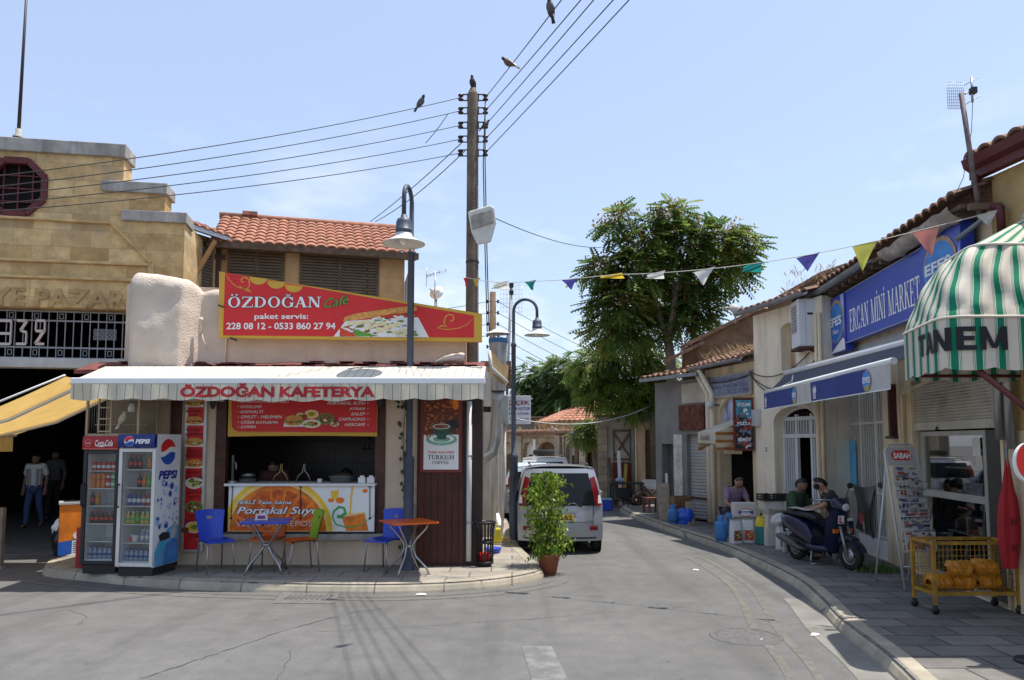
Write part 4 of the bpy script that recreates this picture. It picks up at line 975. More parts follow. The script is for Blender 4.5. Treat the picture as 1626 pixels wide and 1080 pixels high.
# serving counter with the juice poster
CO_ = 0.16; Zc = lambda x, y: (lambda p: (p.x, p.z))(CW.at(270+x*0.31365, 720+y*0.31365, CO_))
ct = thing('serving_counter', 'white topped serving counter fronted by an orange juice poster in the cafe hatch', 'counter', CW.o)
a, b = Zc(290, 397), Zc(1036, 160); tpx0, tpx1 = Zc(278, 157)[0], Zc(1040, 157)[0]; tz = Zc(600, 152)[1]
MB().box(tpx0, tpx1, -0.21, 0.55, tz-0.04, tz, WHITE_PAINT).build('top', ct, 0.006)
MB().box(a[0], b[0], -0.15, -0.13, a[1], tz-0.041, WHITE_PAINT).box(a[0], b[0], -0.13, 0.5, a[1], a[1]+0.03, DARK_IN).build('front_panel', ct)
f = MB(); y0 = -0.154; f.rect(a[0]+0.01, b[0]-0.01, a[1]+0.005, b[1], y0, WHITE_PR)
def clip_ell(cx_, cy_, rx, ry, mat, yy, xlo=292, xhi=1034, ylo=162, yhi=395, n=60):
 pts = []
 for i in range(n):
  t = 2*pi*i/n; x = min(max(cx_+rx*cos(t), xlo), xhi); y = min(max(cy_+ry*sin(t), ylo), yhi); pts.append(Zc(x, y))
 f.poly(pts, yy, mat)
clip_ell(545, 390, 278, 268, YELLOW_PR, y0-0.001); clip_ell(545, 390, 258, 248, M('pith_print', (0.9, 0.62, 0.2), 0.5, 0.1), y0-0.0015); clip_ell(545, 395, 245, 236, ORANGE_PR, y0-0.002)
SEG = M('orange_segment_print', (0.58, 0.095, 0.008), 0.5, 0.5, 12)
for i in range(9):
 t0 = pi*(i+0.1)/9; t1 = pi*(i+0.9)/9; pts = [(545+36*cos((t0+t1)/2), 395-34*sin((t0+t1)/2))]
 for k in range(7):
  t = t0+(t1-t0)*k/6; pts.append((min(max(545+218*cos(t), 295), 1030), max(395-210*sin(t), 164)))
 f.poly([Zc(*p) for p in pts], y0-0.0025, SEG)
for txt, x0, x1, ya, yb, m_, sh_ in (('YERLİ Taze Sıkma', 335, 615, 257, 233, WHITE_PR, .3), ('Portakal Suyu', 337, 755, 318, 270, WHITE_PR, .3), ('VİTAMİN DEPOSU', 330, 757, 370, 331, M('pale_orange_print', (0.85, 0.5, 0.36), 0.5), 0)):
 p, q = Zc(x0, ya), Zc(x1, yb)
 for dx, dz in ((-.006, 0), (.006, 0), (0, -.006), (0, .006), (.005, -.005)): letters(f, txt, p[0]+dx, q[0]+dx, p[1]+dz, q[1]+dz, y0-0.004, BLACK_PR if sh_ else RED_BRD, 0.03, sh_)
 letters(f, txt, p[0], q[0], p[1], q[1], y0-0.006, m_, 0.02, sh_)
f.poly([Zc(*p) for p in ((870, 322), (985, 305), (1005, 392), (890, 393))], y0-0.002, ORANGE_PR)
f.stroke([Zc(*p) for p in ((924, 162), (916, 230), (912, 318))], [0.03, 0.03, 0.024], y0-0.003, M('juice_stream_print', (0.9, 0.5, 0.05), 0.4))
f.stroke([Zc(*p) for p in ((868, 320), (900, 308), (950, 305), (988, 302))], 0.02, y0-0.0034, YELLOW_PR)
f.stroke([Zc(*p) for p in ((845, 318), (868, 322), (888, 300), (880, 276), (855, 272), (830, 292), (822, 325), (840, 360), (900, 376), (970, 362), (1034, 312))], [0.05, 0.06, 0.05, 0.035, 0.04, 0.03, 0.02, 0.02, 0.018, 0.014, 0.006], y0-0.0038, M('leaf_green_print', (0.05, 0.36, 0.10), 0.5))
f.poly([Zc(*p) for p in ((812, 190), (855, 186), (848, 232), (820, 234))], y0-0.002, YELLOW_PR); clip_ell(860, 238, 22, 16, ORANGE_PR, y0-0.0024); clip_ell(815, 238, 16, 11, ORANGE_PR, y0-0.0026)
clip_ell(987, 190, 14, 10, ORANGE_PR, y0-0.002)
f.build('poster_print', ct)
sw = MB()
for x in (318, 662, 1012):
 p, q = Zc(x, 165), Zc(x-8 if x < 400 else x, 328); sw.tube([(p[0], -0.17, p[1]), (q[0], -0.17, q[1])], 0.006, BLACK, 5).box(p[0]-0.02, p[0]+0.02, -0.18, -0.155, p[1]-0.02, p[1]+0.015, BLACK).sphere((q[0], -0.17, q[1]), 0.018, BLACK, 8, 6)
 sw.build('banner_tie', ct); sw = MB()
# things standing on the counter
def on_counter(u, out=0.05): return V((CW.s(u, out)+CW.o.x, CW.o.y-out, tz))
for u, lab in ((576, 'white napkin box on the counter, left of a matching pair'), (590, 'white napkin box at the right end of the counter top')):
 c = on_counter(u, .1); o = thing('napkin_box', lab, 'napkin box', c, 0, 'napkin boxes on the counter')
 MB().box(-0.055, 0.055, -0.05, 0.05, 0.001, 0.09, WHITE_PAINT).build('box', o, 0.008); MB().box(-0.03, 0.03, -0.012, 0.012, 0.09, 0.115, WHITE_PR).build('napkin', o)
c = on_counter(543, -0.1); o = thing('steel_basin', 'wide steel basin heaped with food on the cafe counter', 'basin', c)
MB().lathe([(0.0, 0.004), (0.15, 0.004), (0.19, 0.1), (0.2, 0.1), (0.2, 0.105)], (0, 0, 0), STEEL, 24).build('bowl', o)
MB().sphere((0.03, 0, 0.1), (0.14, 0.14, 0.05), M('dark_produce', (0.06, 0.05, 0.03), 0.6, 0.6, 25)).build('filling', o)
c = on_counter(551, -0.35); o = thing('black_kettle', 'round black kettle behind the steel basin', 'kettle', c)
MB().lathe([(0, 0.002), (0.09, 0.002), (0.11, 0.08), (0.09, 0.17), (0.04, 0.2), (0.015, 0.22), (0.0, 0.23)], (0, 0, 0), M('black_enamel', (0.012, 0.012, 0.014), 0.15, 0.1), 18).build('pot', o)
MB().tube([(-0.09, 0, 0.15), (-0.08, 0, 0.26), (0, 0, 0.31), (0.08, 0, 0.26), (0.09, 0, 0.15)], 0.01, BLACK, 6).build('handle', o)
c = on_counter(395, -0.15); o = thing('steel_pans', 'stacked shiny steel pans at the left of the counter', 'pans', c)
MB().lathe([(0, 0.002), (0.12, 0.002), (0.13, 0.06), (0.14, 0.06)], (0, 0, 0), STEEL, 20).build('lower_pan', o); MB().lathe([(0, 0.062), (0.09, 0.062), (0.11, 0.11), (0.12, 0.11), (0.06, 0.14), (0.0, 0.145)], (0.01, 0, 0), STEEL, 20).build('upper_pan', o)
c = on_counter(371, -0.05); o = thing('juice_press', 'tall chrome lever juice press at the left end of the counter', 'juicer', c)
MB().lathe([(0.07, 0.002), (0.07, 0.03), (0.02, 0.04), (0.02, 0.42), (0.0, 0.43)], (0, 0, 0), STEEL, 14).build('stand', o); MB().tube([(0, 0, 0.34), (0.06, -0.03, 0.3), (0.07, -0.05, 0.2)], 0.012, STEEL, 6).build('lever', o)
BRASS = M('brass_wire', (0.5, 0.36, 0.14), 0.35, 0.1, metal=0.8)
for u, w_, lab in ((447, 0.13, 'brass bowed plate stand on the counter before the cook'), (483, 0.12, 'thin wire hook stand at the middle of the counter')):
 c = on_counter(u, -0.05); o = MB().tube([(-w_, 0, 0.002), (-w_*0.7, 0, 0.1), (-0.015, 0, 0.16), (0, 0, 0.28), (0.02, 0, 0.29), (0.02, 0, 0.18), (w_*0.6, 0, 0.12), (w_, 0, 0.002)], 0.007, BRASS if u < 460 else STEEL, 6).build('wire_stand'); o.location = c; tag(o, lab, 'stand')
c = on_counter(509, 0.0); o = MB().lathe([(0, 0), (0.035, 0), (0.04, 0.06), (0.035, 0.062), (0.0, 0.05)], (0, 0, 0.001), WHITE_PAINT, 12).build('cup'); o.location = c; tag(o, 'small pale cup standing mid counter', 'cup')
# hanging ladles inside
for i, u in enumerate((578, 586)):
 p = onY(u, 700, 14.19); o = MB().tube([(0, 0, 0.12), (0, 0, -0.12)], 0.008, STEEL, 6).lathe([(0, -0.03), (0.05, -0.012), (0.055, 0)], (0, -0.02, -0.14), STEEL, 12).build('ladle'); o.location = (p.x, 14.19, p.z)
 tag(o, ['steel ladle hanging on the dark tiles, left of two', 'steel ladle hanging on the dark tiles, right of two'][i], 'ladle', 'ladles on the kitchen wall')
# climbing plant on the wall
vn = thing('climbing_vine', 'sparse leafy vine climbing the cream wall behind the lamp post', 'plant', onY(641, 905, 11.8))
base = vn.location; pts = [onY(u, v, 11.82)-base for u, v in ((645, 898), (640, 850), (645, 800), (641, 750), (640, 700), (643, 650), (637, 632))]
MB().tube(pts, 0.006, M('vine_stem', (0.12, 0.09, 0.04), 0.8), 5).build('stem', vn)
lv = MB(); LEAFD = M('dark_leaf', (0.03, 0.055, 0.018), 0.5, 0.4, 20)
for i in range(70):
 t = rnd.random()*(len(pts)-1); k = int(t); p = pts[k].lerp(pts[min(k+1, len(pts)-1)], t-k) + V((rnd.uniform(-.09, .12), -rnd.uniform(0, .05), 0))
 if p.z < 0.9 and rnd.random() < 0.4: continue
 a = rnd.uniform(-0.8, 0.8); l = rnd.uniform(0.05, 0.09); d = V((sin(a), -0.2, -cos(a)))*l; s_ = V((cos(a), 0.1, sin(a)))*l*0.4
 lv.add([p, p+d*0.5+s_, p+d, p+d*0.5-s_], [(0, 1, 2, 3)], LEAFD)
lv.build('leaves', vn)

# ------------------------------------------------------------------ drinks fridges
CASE_BLK = M('black_fridge_case', (0.02, 0.02, 0.022), 0.35, 0.1); CASE_RED = M('red_fridge_case', (0.36, 0.012, 0.015), 0.35, 0.08)
LINER = M('white_fridge_liner', (0.86, 0.89, 0.9), 0.5, 0.05); CHROME = M('chrome_bar', (0.7, 0.7, 0.7), 0.2, 0.05, metal=0.9)
FGL = glass_mat('fridge_glass', (0.97, 1.0, 1.0), 0.05)
def fridge(name, label, loc, rzz, W, D, H, case, doorm, header, side, border):
 t = thing(name, label, 'fridge', loc, rzz); hz = H-0.19; d2 = D
 b = MB(); b.box(-W/2, -W/2+0.03, 0.03, d2, 0.12, H, side); b.box(W/2-0.03, W/2, 0.03, d2, 0.12, H, side); b.box(-W/2+0.03, W/2-0.03, d2-0.03, d2, 0.12, H, case)
 b.box(-W/2+0.03, W/2-0.03, 0.03, d2-0.03, H-0.03, H, case); b.build('body', t, 0.006)
 b = MB(); b.box(-W/2+0.02, W/2-0.02, 0.05, d2-0.02, 0.0, 0.12, CASE_BLK); b.build('plinth', t)
 b = MB(); b.box(-W/2+0.031, -W/2+0.05, 0.06, d2-0.031, 0.2, hz, LINER); b.box(W/2-0.05, W/2-0.031, 0.06, d2-0.031, 0.2, hz, LINER); b.box(-W/2+0.05, W/2-0.05, d2-0.05, d2-0.031, 0.2, hz, LINER); b.box(-W/2+0.031, W/2-0.031, 0.06, d2-0.031, 0.17, 0.2, LINER)
 b.box(-W/2+0.031, W/2-0.031, 0.06, d2-0.031, hz, hz+0.02, LINER); b.build('liner', t)
 dr = MB(); fw = 0.05; z0, z1 = 0.135, hz-0.01
 for x0, x1, za, zb_ in ((-W/2, -W/2+fw, z0, z1), (W/2-fw, W/2, z0, z1), (-W/2+fw, W/2-fw, z0, z0+fw), (-W/2+fw, W/2-fw, z1-fw, z1)): dr.box(x0, x1, 0.0, 0.028, za, zb_, doorm)
 door = dr.build('door', t, 0.004)
 MB().rect(-W/2+fw, W/2-fw, z0+fw, z1-fw, 0.014, FGL).build('pane', door)
 hx = -W/2+0.02; MB().tube([(hx, 0.0, 0.95), (hx, -0.045, 0.97), (hx, -0.045, 1.25), (hx, 0.0, 1.27)], 0.013, BLACK, 8).build('handle', door)
 sh = [0.2+0.235*k*(hz-0.25)/1.41 for k in range(1, 6)]
 for z in sh: MB().box(-W/2+0.05, W/2-0.05, 0.07, d2-0.06, z-0.012, z, M('white_shelf', (0.7, 0.72, 0.72), 0.4, 0.05)).build('shelf', t)
 hd = MB(); n = 8
 prof = [(0.02*(1-cos(pi*k/n))*-1.2, H-0.19+0.19*k/n) for k in range(n+1)]
 hd.add([(x, -0.01-0.035*sin(pi*(0.15+0.7*k/n)), H-0.185+0.185*k/n) for x in (-W/2, W/2) for k in range(n+1)], [(k, k+1, n+2+k, n+1+k) for k in range(n)], header, True)
 hd.box(-W/2, W/2, -0.012, 0.03, H-0.187, H, header)
 h_ = hd.build('header', t)
 return t, [0.2]+sh, h_, (lambda z: -0.012-0.035*sin(pi*(0.15+0.7*(z-(H-0.185))/0.185))-0.004)
pk = onY(162, 700, 11.0)
cola, cola_sh, cola_hd, hy = fridge('drinks_fridge', 'red headed black framed drinks fridge left of the blue and white one', (pk.x, 11.0, KZ), RAD(-3), 0.52, 0.6, 1.94, CASE_BLK, CASE_BLK, CASE_RED, CASE_RED, 0)
f = MB(); letters(f, 'Coca-Cola', -0.07, 0.19, 1.80, 1.89, hy(1.85), WHITE_PR, 0.015, 0.3)
f.stroke([(-0.05, 1.80), (0.03, 1.795), (0.09, 1.81), (0.17, 1.80)], [0.004, 0.014, 0.01, 0.003], hy(1.80), WHITE_PR)
f.disc(-0.17, 1.845, 0.05, 0.055, hy(1.845), M('pale_red_print', (0.6, 0.2, 0.2), 0.5), 20); f.disc(-0.17, 1.845, 0.042, 0.047, hy(1.845)-0.001, CASE_RED, 20); letters(f, 'Coca-Cola', -0.2, -0.14, 1.835, 1.855, hy(1.845)-0.002, WHITE_PR, 0.01)
f.rect(-0.26, 0.26, 1.755, 1.775, hy(1.76)+0.0005, M('pink_red_strip', (0.55, 0.09, 0.08), 0.4)); f.build('header_print', cola_hd)
pk = onY(219, 700, 10.8)
SIDEP = M('white_fridge_side', (0.72, 0.74, 0.78), 0.35, 0.04); HBLUE = M('blue_header', (0.015, 0.03, 0.17), 0.35, 0.1); DOORW = M('off_white_door', (0.62, 0.60, 0.56), 0.45, 0.06)
peps, peps_sh, peps_hd, hy = fridge('drinks_fridge', 'blue headed fridge with white door frame and bubble printed white side', (pk.x, 10.8, KZ), RAD(-7), 0.55, 0.64, 1.97, CASE_BLK, DOORW, HBLUE, SIDEP, 0)
def globe(f, c, r, pt, k=1.0):
 """round three part red, white and blue emblem; pt maps emblem coordinates to the surface"""
 f.add([pt(c[0]+r*1.04*cos(2*pi*i/30), c[1]+r*1.04*k*sin(2*pi*i/30), 0) for i in range(30)], [tuple(range(30))], WHITE_PR)
 wav = lambda x: 0.2*sin(x*2.4+0.3)
 for mat, s_ in ((RED_BRD, 1), (M('emblem_blue', (0.02, 0.09, 0.42), 0.4), -1)):
  arc = []; xs = [-0.9+1.8*i/12 for i in range(13)]
  low = [(x, wav(x)+0.2*s_) for x in xs]; low = [(x, y) for x, y in low if x*x+y*y < 0.97]
  top = [(x, s_*sqrt(max(0, 1-x*x))) for x, y in reversed(low)]
  n_ = len(low); L_ = [pt(c[0]+r*x, c[1]+r*k*y, 1) for x, y in low]; T_ = [pt(c[0]+r*x, c[1]+r*k*y, 1) for x, y in reversed(top)]
  f.add(L_+T_, [(i, i+1, n_+i+1, n_+i) for i in range(n_-1)], mat)
f = MB(); globe(f, (-0.1, 1.87), 0.07, lambda x, z, j: (x, hy(z)-0.002*j, z)); letters(f, 'PEPSI', -0.005, 0.215, 1.835, 1.90, hy(1.87), WHITE_PR, 0.05, 0.2)
f.build('header_print', peps_hd)
f = MB(); xs_ = 0.55/2+0.003; sp = lambda y, z, j=0: (xs_+0.0015*j, y, z)
globe(f, (0.30, 1.72), 0.2, lambda y, z, j: sp(y, z, j), 0.92)
vs, fs = glyphs('PEPSI', 0.05, 0.2); ax = max(p.x for p in vs); ay = max(p.y for p in vs)
f.add([sp(0.08+p.x/ax*0.48, 1.34+p.y/ay*0.115, 1) for p in vs], fs, M('emblem_navy', (0.015, 0.03, 0.25), 0.4))
BUB = [M('bubble_print_%d' % i, c, 0.4, 0.2, 12) for i, c in enumerate([(0.03, 0.17, 0.5), (0.02, 0.09, 0.34), (0.3, 0.5, 0.75)])]
rb_ = random.Random(4)
for i in range(34):
 y, z = rb_.uniform(0.06, 0.58), rb_.uniform(0.62, 1.3); r = rb_.uniform(0.012, 0.05)
 f.add([sp(y+r*cos(2*pi*k/16), z+r*sin(2*pi*k/16), 2+i*0.05) for k in range(16)], [tuple(range(16))], BUB[i % 3])
 if i % 3 == 0: f.add([sp(y+r*.6*cos(2*pi*k/16), z+r*.6*sin(2*pi*k/16), 4+i*0.05) for k in range(16)], [tuple(range(16))], SIDEP)
pf = lambda pts, m_, j: f.add([sp(0.04+y*0.58, 0.13+z*1.0, j) for y, z in pts], [tuple(range(len(pts)))], m_)
pf([(0, 0), (1, 0), (1, .52), (.8, .55), (.55, .5), (.35, .42), (.1, .3), (0, .2)], M('water_blue_print', (0.13, 0.36, 0.62), 0.4, 0.3, 6), 5)
pf([(.35, 0), (1, 0), (1, .3), (.8, .36), (.5, .3)], M('deep_water_print', (0.05, 0.2, 0.5), 0.4, 0.3, 6), 5.6)
pf([(.1, .1), (.3, .22), (.5, .35), (.42, .42), (.2, .3), (.05, .18)], M('turquoise_print', (0.05, 0.42, 0.6), 0.4, 0.2), 6.2)
pf([(.15, .42), (.3, .46), (.6, .44), (.62, .36), (.4, .34), (.2, .34)], M('dark_hair_print', (0.02, 0.025, 0.03), 0.5), 6.8)
pf([(.66, .36), (.8, .34), (.9, .42), (.9, .58), (.8, .56), (.7, .48)], M('pale_grey_print', (0.45, 0.43, 0.43), 0.5, 0.2), 6.8)
f.build('side_print', peps)
# drinks inside (things of their own, copies share their meshes)
def can_proto(col, band, r=0.031, h=0.12):
 m_ = MB(); m_.lathe([(0, 0), (r*.85, 0), (r, 0.008), (r, h*0.3)], (0, 0, 0), col, 10); m_.lathe([(r, h*0.3), (r, h*0.62)], (0, 0, 0), band, 10); m_.lathe([(r, h*0.62), (r, h-0.01), (r*.8, h), (0, h)], (0, 0, 0), col, 10); return m_
def bot_proto(liq, lab_, cap, r=0.034, h=0.2):
 m_ = MB(); m_.lathe([(0, 0), (r, 0.004), (r, h*0.28)], (0, 0, 0), liq, 10); m_.lathe([(r, h*0.28), (r*1.01, h*0.5)], (0, 0, 0), lab_, 10); m_.lathe([(r, h*0.5), (r*.9, h*0.62), (r*.4, h*0.82), (r*.4, h*0.9)], (0, 0, 0), liq, 10); m_.lathe([(r*.45, h*0.9), (r*.45, h), (0, h)], (0, 0, 0), cap, 10); return m_
c_red = M('can_red', (0.55, 0.02, 0.02), 0.25, 0.05); c_or = M('can_orange', (0.75, 0.2, 0.02), 0.25, 0.05); c_gr = M('can_green', (0.1, 0.4, 0.12), 0.25, 0.05); c_bl = M('can_blue', (0.03, 0.08, 0.32), 0.25, 0.05); c_wh = M('can_white', (0.7, 0.7, 0.7), 0.25, 0.05)
b_dk = M('cola_liquid', (0.02, 0.01, 0.008), 0.1, 0.1); b_am = M('amber_drink', (0.5, 0.22, 0.02), 0.15, 0.2); b_gn = M('green_bottle', (0.12, 0.3, 0.06), 0.15, 0.1); b_wt = M('clear_water_bottle', (0.30, 0.42, 0.58), 0.1, 0.1); b_yl = M('yellow_drink', (0.62, 0.5, 0.1), 0.2, 0.2)
PROTO = {'red': ('drink_can', can_proto(c_red, c_wh)), 'orange': ('drink_can', can_proto(c_or, c_or)), 'green': ('drink_can', can_proto(c_gr, c_wh)), 'blue': ('drink_can', can_proto(c_bl, c_wh)), 'pink': ('drink_can', can_proto(M('can_dull_red', (0.32, 0.05, 0.06), 0.3), c_wh)),
         'cola': ('drink_bottle', bot_proto(b_dk, c_red, c_red)), 'amber': ('drink_bottle', bot_proto(b_am, c_or, c_or)), 'lime': ('drink_bottle', bot_proto(b_gn, c_gr, c_gr)), 'yellow': ('drink_bottle', bot_proto(b_yl, c_gr, c_wh, 0.036, 0.19)), 'water': ('drink_bottle', bot_proto(b_wt, c_bl, c_bl, 0.034, 0.21)), 'plain': ('drink_bottle', bot_proto(b_wt, c_wh, c_wh, 0.03, 0.18))}
first = {}
def stock(fr_, z, kinds, W, place, y=0.14, dx=0.072, x0=None, zs=1.0):
 Mx = world_of(fr_); n_ = len(kinds); x = -dx*(n_-1)/2 if x0 is None else x0
 for k in kinds:
  if k:
   nm, mb2 = PROTO[k]
   if k not in first: first[k] = mb2.build(nm); o = first[k]
   else: o = first[k].copy(); COL.objects.link(o)
   o.location = Mx @ V((x, y, z+0.001)); o.scale = (1, 1, zs)
   col_ = {'pink': 'dull red', 'lime': 'green', 'cola': 'dark cola', 'water': 'blue labelled water', 'plain': 'clear'}.get(k, k)
   tag(o, '%s %s %s' % (col_, nm.split('_')[1], place), nm.replace('_', ' ').split()[1], 'drinks in the fridges')
  x += dx
R_, B_ = 'in the red headed fridge', 'in the blue headed fridge'
for y in (0.14, 0.24): stock(cola, cola_sh[5], ['red']*6, 0.5, 'on the highest shelf '+R_, y)
stock(cola, cola_sh[4], ['orange', 'orange', 'orange', 'red', 'green', 'green'], 0.5, 'on the second shelf from the top '+R_, 0.14); stock(cola, cola_sh[4]+0.122, ['orange', 'orange', 'orange', 'red', 'green', 'green'], 0.5, 'stacked on another on the second shelf '+R_, 0.14, zs=0.7)
stock(cola, cola_sh[3], ['cola', 'amber', None, None, None, None], 0.5, 'on the third shelf from the top '+R_, 0.14)
stock(cola, cola_sh[2], ['cola']*6, 0.5, 'on the fourth shelf from the top '+R_, 0.14, zs=0.85)
stock(cola, cola_sh[1], [None]*5+['amber'], 0.5, 'on the second lowest shelf '+R_, 0.14)
for y in (0.13, 0.22): stock(cola, cola_sh[0], ['water']*6, 0.5, 'on the lowest shelf '+R_, y, zs=0.8)
stock(peps, peps_sh[5], ['cola', 'cola', 'cola', None, 'amber', 'amber'], 0.5, 'on the highest shelf '+B_, 0.14)
stock(peps, peps_sh[4], [None, None, 'cola', 'amber', 'lime', 'yellow'], 0.5, 'on the second shelf from the top '+B_, 0.14)
stock(peps, peps_sh[3], ['blue', 'blue', 'blue', 'pink', 'pink', 'pink'], 0.5, 'on the third shelf from the top '+B_, 0.14, zs=1.3)
for y in (0.13, 0.22): stock(peps, peps_sh[2], ['yellow', 'yellow', 'lime', 'yellow', 'yellow', 'lime'], 0.5, 'on the fourth shelf from the top '+B_, y, zs=0.9)
stock(peps, peps_sh[1], [None, None, None, 'plain', 'plain', 'lime'], 0.5, 'on the second lowest shelf '+B_, 0.14)
for y in (0.13, 0.22): stock(peps, peps_sh[0], ['water']*6, 0.5, 'on the lowest shelf '+B_, y, zs=0.75)
o = thing('plastic_tub', 'white tub with red label lying on the lower shelf of the blue headed fridge', 'tub', world_of(peps) @ V((-0.08, 0.15, peps_sh[1]+0.001)))
MB().lathe([(0, 0), (0.05, 0), (0.06, 0.1), (0.0, 0.1)], (0, 0, 0), WHITE_PAINT, 14).build('pot', o); MB().rect(-0.06, -0.02, 0.01, 0.08, -0.058, RED_BRD).build('sticker', o)
# bird cage on the red fridge, with its canary
CAGEW = M('pale_cage_wood', (0.42, 0.32, 0.2), 0.75, 0.2)
c = world_of(cola) @ V((0.13, 0.28, 1.941)); bc = thing('bird_cage', 'pale wooden wire fronted bird cage standing on the red fridge', 'bird cage', c, RAD(-3))
w2, d2, h2 = 0.38, 0.25, 0.62; f = MB()
for x in (-w2, w2):
 for y in (-d2, d2): f.beam((x, y, 0), (x, y, h2), 0.03, 0.03, CAGEW)
for z in (0.02, h2):
 for y in (-d2, d2): f.beam((-w2, y, z), (w2, y, z), 0.03, 0.035, CAGEW)
 for x in (-w2, w2): f.beam((x, -d2, z), (x, d2, z), 0.03, 0.035, CAGEW)
f.build('frame', bc)
wr = MB(); k = 22
for i in range(k+1):
 x = -w2+2*w2*i/k; wr.tube([(x, -d2, 0), (x, -d2, h2)], 0.0022, STEEL, 4)
for i in range(13):
 y = -d2+2*d2*i/12; wr.tube([(w2, y, 0), (w2, y, h2)], 0.0022, STEEL, 4)
wr.build('wires', bc)
MB().box(-w2, w2, d2-0.015, d2, 0, h2, M('cage_back', (0.23, 0.17, 0.11), 0.8, 0.2)).build('back_board', bc)
dr = MB()
for z in (0.07, 0.25, 0.41, 0.56): dr.beam((-0.2, -d2-0.015, z), (-0.02, -d2-0.015, z), 0.02, 0.02, CAGEW)
for x in (-0.2, -0.02): dr.beam((x, -d2-0.015, 0.05), (x, -d2-0.015, 0.58), 0.02, 0.02, CAGEW)
dr.build('door', bc); MB().lathe([(0, 0), (0.05, 0), (0.05, 0.05), (0.03, 0.12), (0, 0.12)], (0.12, 0.02, 0.36), WHITE_PAINT, 12).build('drinker', bc)
MB().tube([(-w2, -0.05, 0.17), (w2, -0.05, 0.17)], 0.008, CAGEW, 6).build('perch', bc)
def bird(name, label, cat, loc, rzz, s, bodym, headm, tailm, pitch=50, group=None):
 """a perching bird: body, neck, head, beak and tail in one mesh, legs below"""
 t = thing(name, label, cat, loc, rzz, group); Rp = Matrix.Rotation(RAD(-pitch), 3, 'X'); m_ = MB()
 def put(p): return Rp @ V(p)*s + V((0, 0, 0.115*s*1.0))
 rings = [(-0.16, 0.012, 0.0), (-0.11, 0.035, 0.0), (-0.05, 0.066, -0.004), (0.02, 0.078, -0.006), (0.08, 0.066, 0.0), (0.115, 0.045, 0.012), (0.14, 0.036, 0.026), (0.165, 0.037, 0.034), (0.185, 0.03, 0.036), (0.198, 0.012, 0.034)]
 n = 12; vs = [put((r*1.0*cos(2*pi*j/n), -(y), z+r*1.05*sin(2*pi*j/n))) for y, r, z in rings for j in range(n)]
 fs = [(i*n+j, i*n+(j+1) % n, (i+1)*n+(j+1) % n, (i+1)*n+j) for i in range(len(rings)-1) for j in range(n)]
 m_.add(vs, fs[:5*n], bodym, True); m_.add(vs, fs[5*n:], headm, True)
 m_.add([put((-0.008, -0.19, 0.034)), put((0.008, -0.19, 0.034)), put((0, -0.225, 0.024)), put((0, -0.19, 0.044))], [(0, 1, 2), (1, 3, 2), (3, 0, 2)], DARK_IRON)
 m_.build('body', t)
 tl = MB(); tl.add([put(p) for p in ((-0.022, 0.12, 0.012), (0.022, 0.12, 0.012), (0.04, 0.28, -0.005), (-0.04, 0.28, -0.005), (-0.022, 0.12, -0.012), (0.022, 0.12, -0.012), (0.036, 0.28, -0.015), (-0.036, 0.28, -0.015))], [(0,1,2,3),(7,6,5,4),(0,4,5,1),(1,5,6,2),(2,6,7,3),(3,7,4,0)], tailm); tl.build('tail', t)
 for sx in (-1, 1):
  wv = [put((sx*0.06, -0.06, 0.03)), put((sx*0.083, 0.0, 0.015)), put((sx*0.07, 0.1, -0.01)), put((sx*0.025, 0.2, 0.012)), put((sx*0.03, 0.08, 0.055)), put((sx*0.045, -0.03, 0.062))]
  MB().add(wv, [(0, 1, 2, 3, 4, 5)], tailm if tailm is not bodym else headm, False).build('wing', t)
  MB().tube([put((sx*0.025, 0.03, -0.06)), V((sx*0.022*s, 0.02*s*0, 0.03*s)), V((sx*0.022*s, 0, 0.0))], 0.006*s, M('bird_leg', (0.35, 0.1, 0.08), 0.6), 5).build('leg', t)
 return t
bird('canary', 'small white canary on the perch inside the wooden cage', 'bird', world_of(bc) @ V((0.02, -0.05, 0.178)), RAD(160), 0.62, M('white_feather', (0.75, 0.74, 0.7), 0.8), M('yellow_feather', (0.75, 0.62, 0.25), 0.8), M('white_feather', (1, 1, 1)), 55)
# ice cream chest beside the fridges
c = ground(109, 893, 0.0); ic = thing('ice_cream_chest', 'small orange and blue printed ice cream chest on castors at the end of the kerb', 'freezer', (c.x-0.20, c.y+0.02, 0), RAD(30))
f = MB(); OR2 = M('orange_wrap_print', (0.80, 0.22, 0.02), 0.4, 0.35, 3); f.box(0.0, 0.52, 0.0, 0.5, 0.1, 0.94, OR2); f.build('cabinet', ic, 0.01)
MB().box(-0.015, 0.535, -0.015, 0.515, 0.94, 0.975, M('pale_aluminium', (0, 0, 0))).box(0.05, 0.48, 0.05, 0.46, 0.976, 0.99, FGL).build('lid', ic)
f = MB(); f.add([(0, -0.003, 0.1), (0.52, -0.003, 0.1), (0.52, -0.003, 0.33), (0.3, -0.003, 0.36), (0, -0.003, 0.32)], [(0, 1, 2, 3, 4)], M('wrap_blue', (0.02, 0.12, 0.5), 0.4, 0.15)); f.rect(0.2, 0.34, 0.12, 0.34, -0.006, WHITE_PR)
for i in range(6): f.rect(0.215, 0.325, 0.135+i*0.033, 0.148+i*0.033, -0.008, BLUE_PR)
f.disc(0.3, 0.42, 0.09, 0.07, -0.006, WHITE_PR); f.disc(0.38, 0.46, 0.06, 0.05, -0.007, WHITE_PR); f.disc(0.44, 0.56, 0.09, 0.11, -0.008, M('navy_print', (0.02, 0.03, 0.12), 0.4))
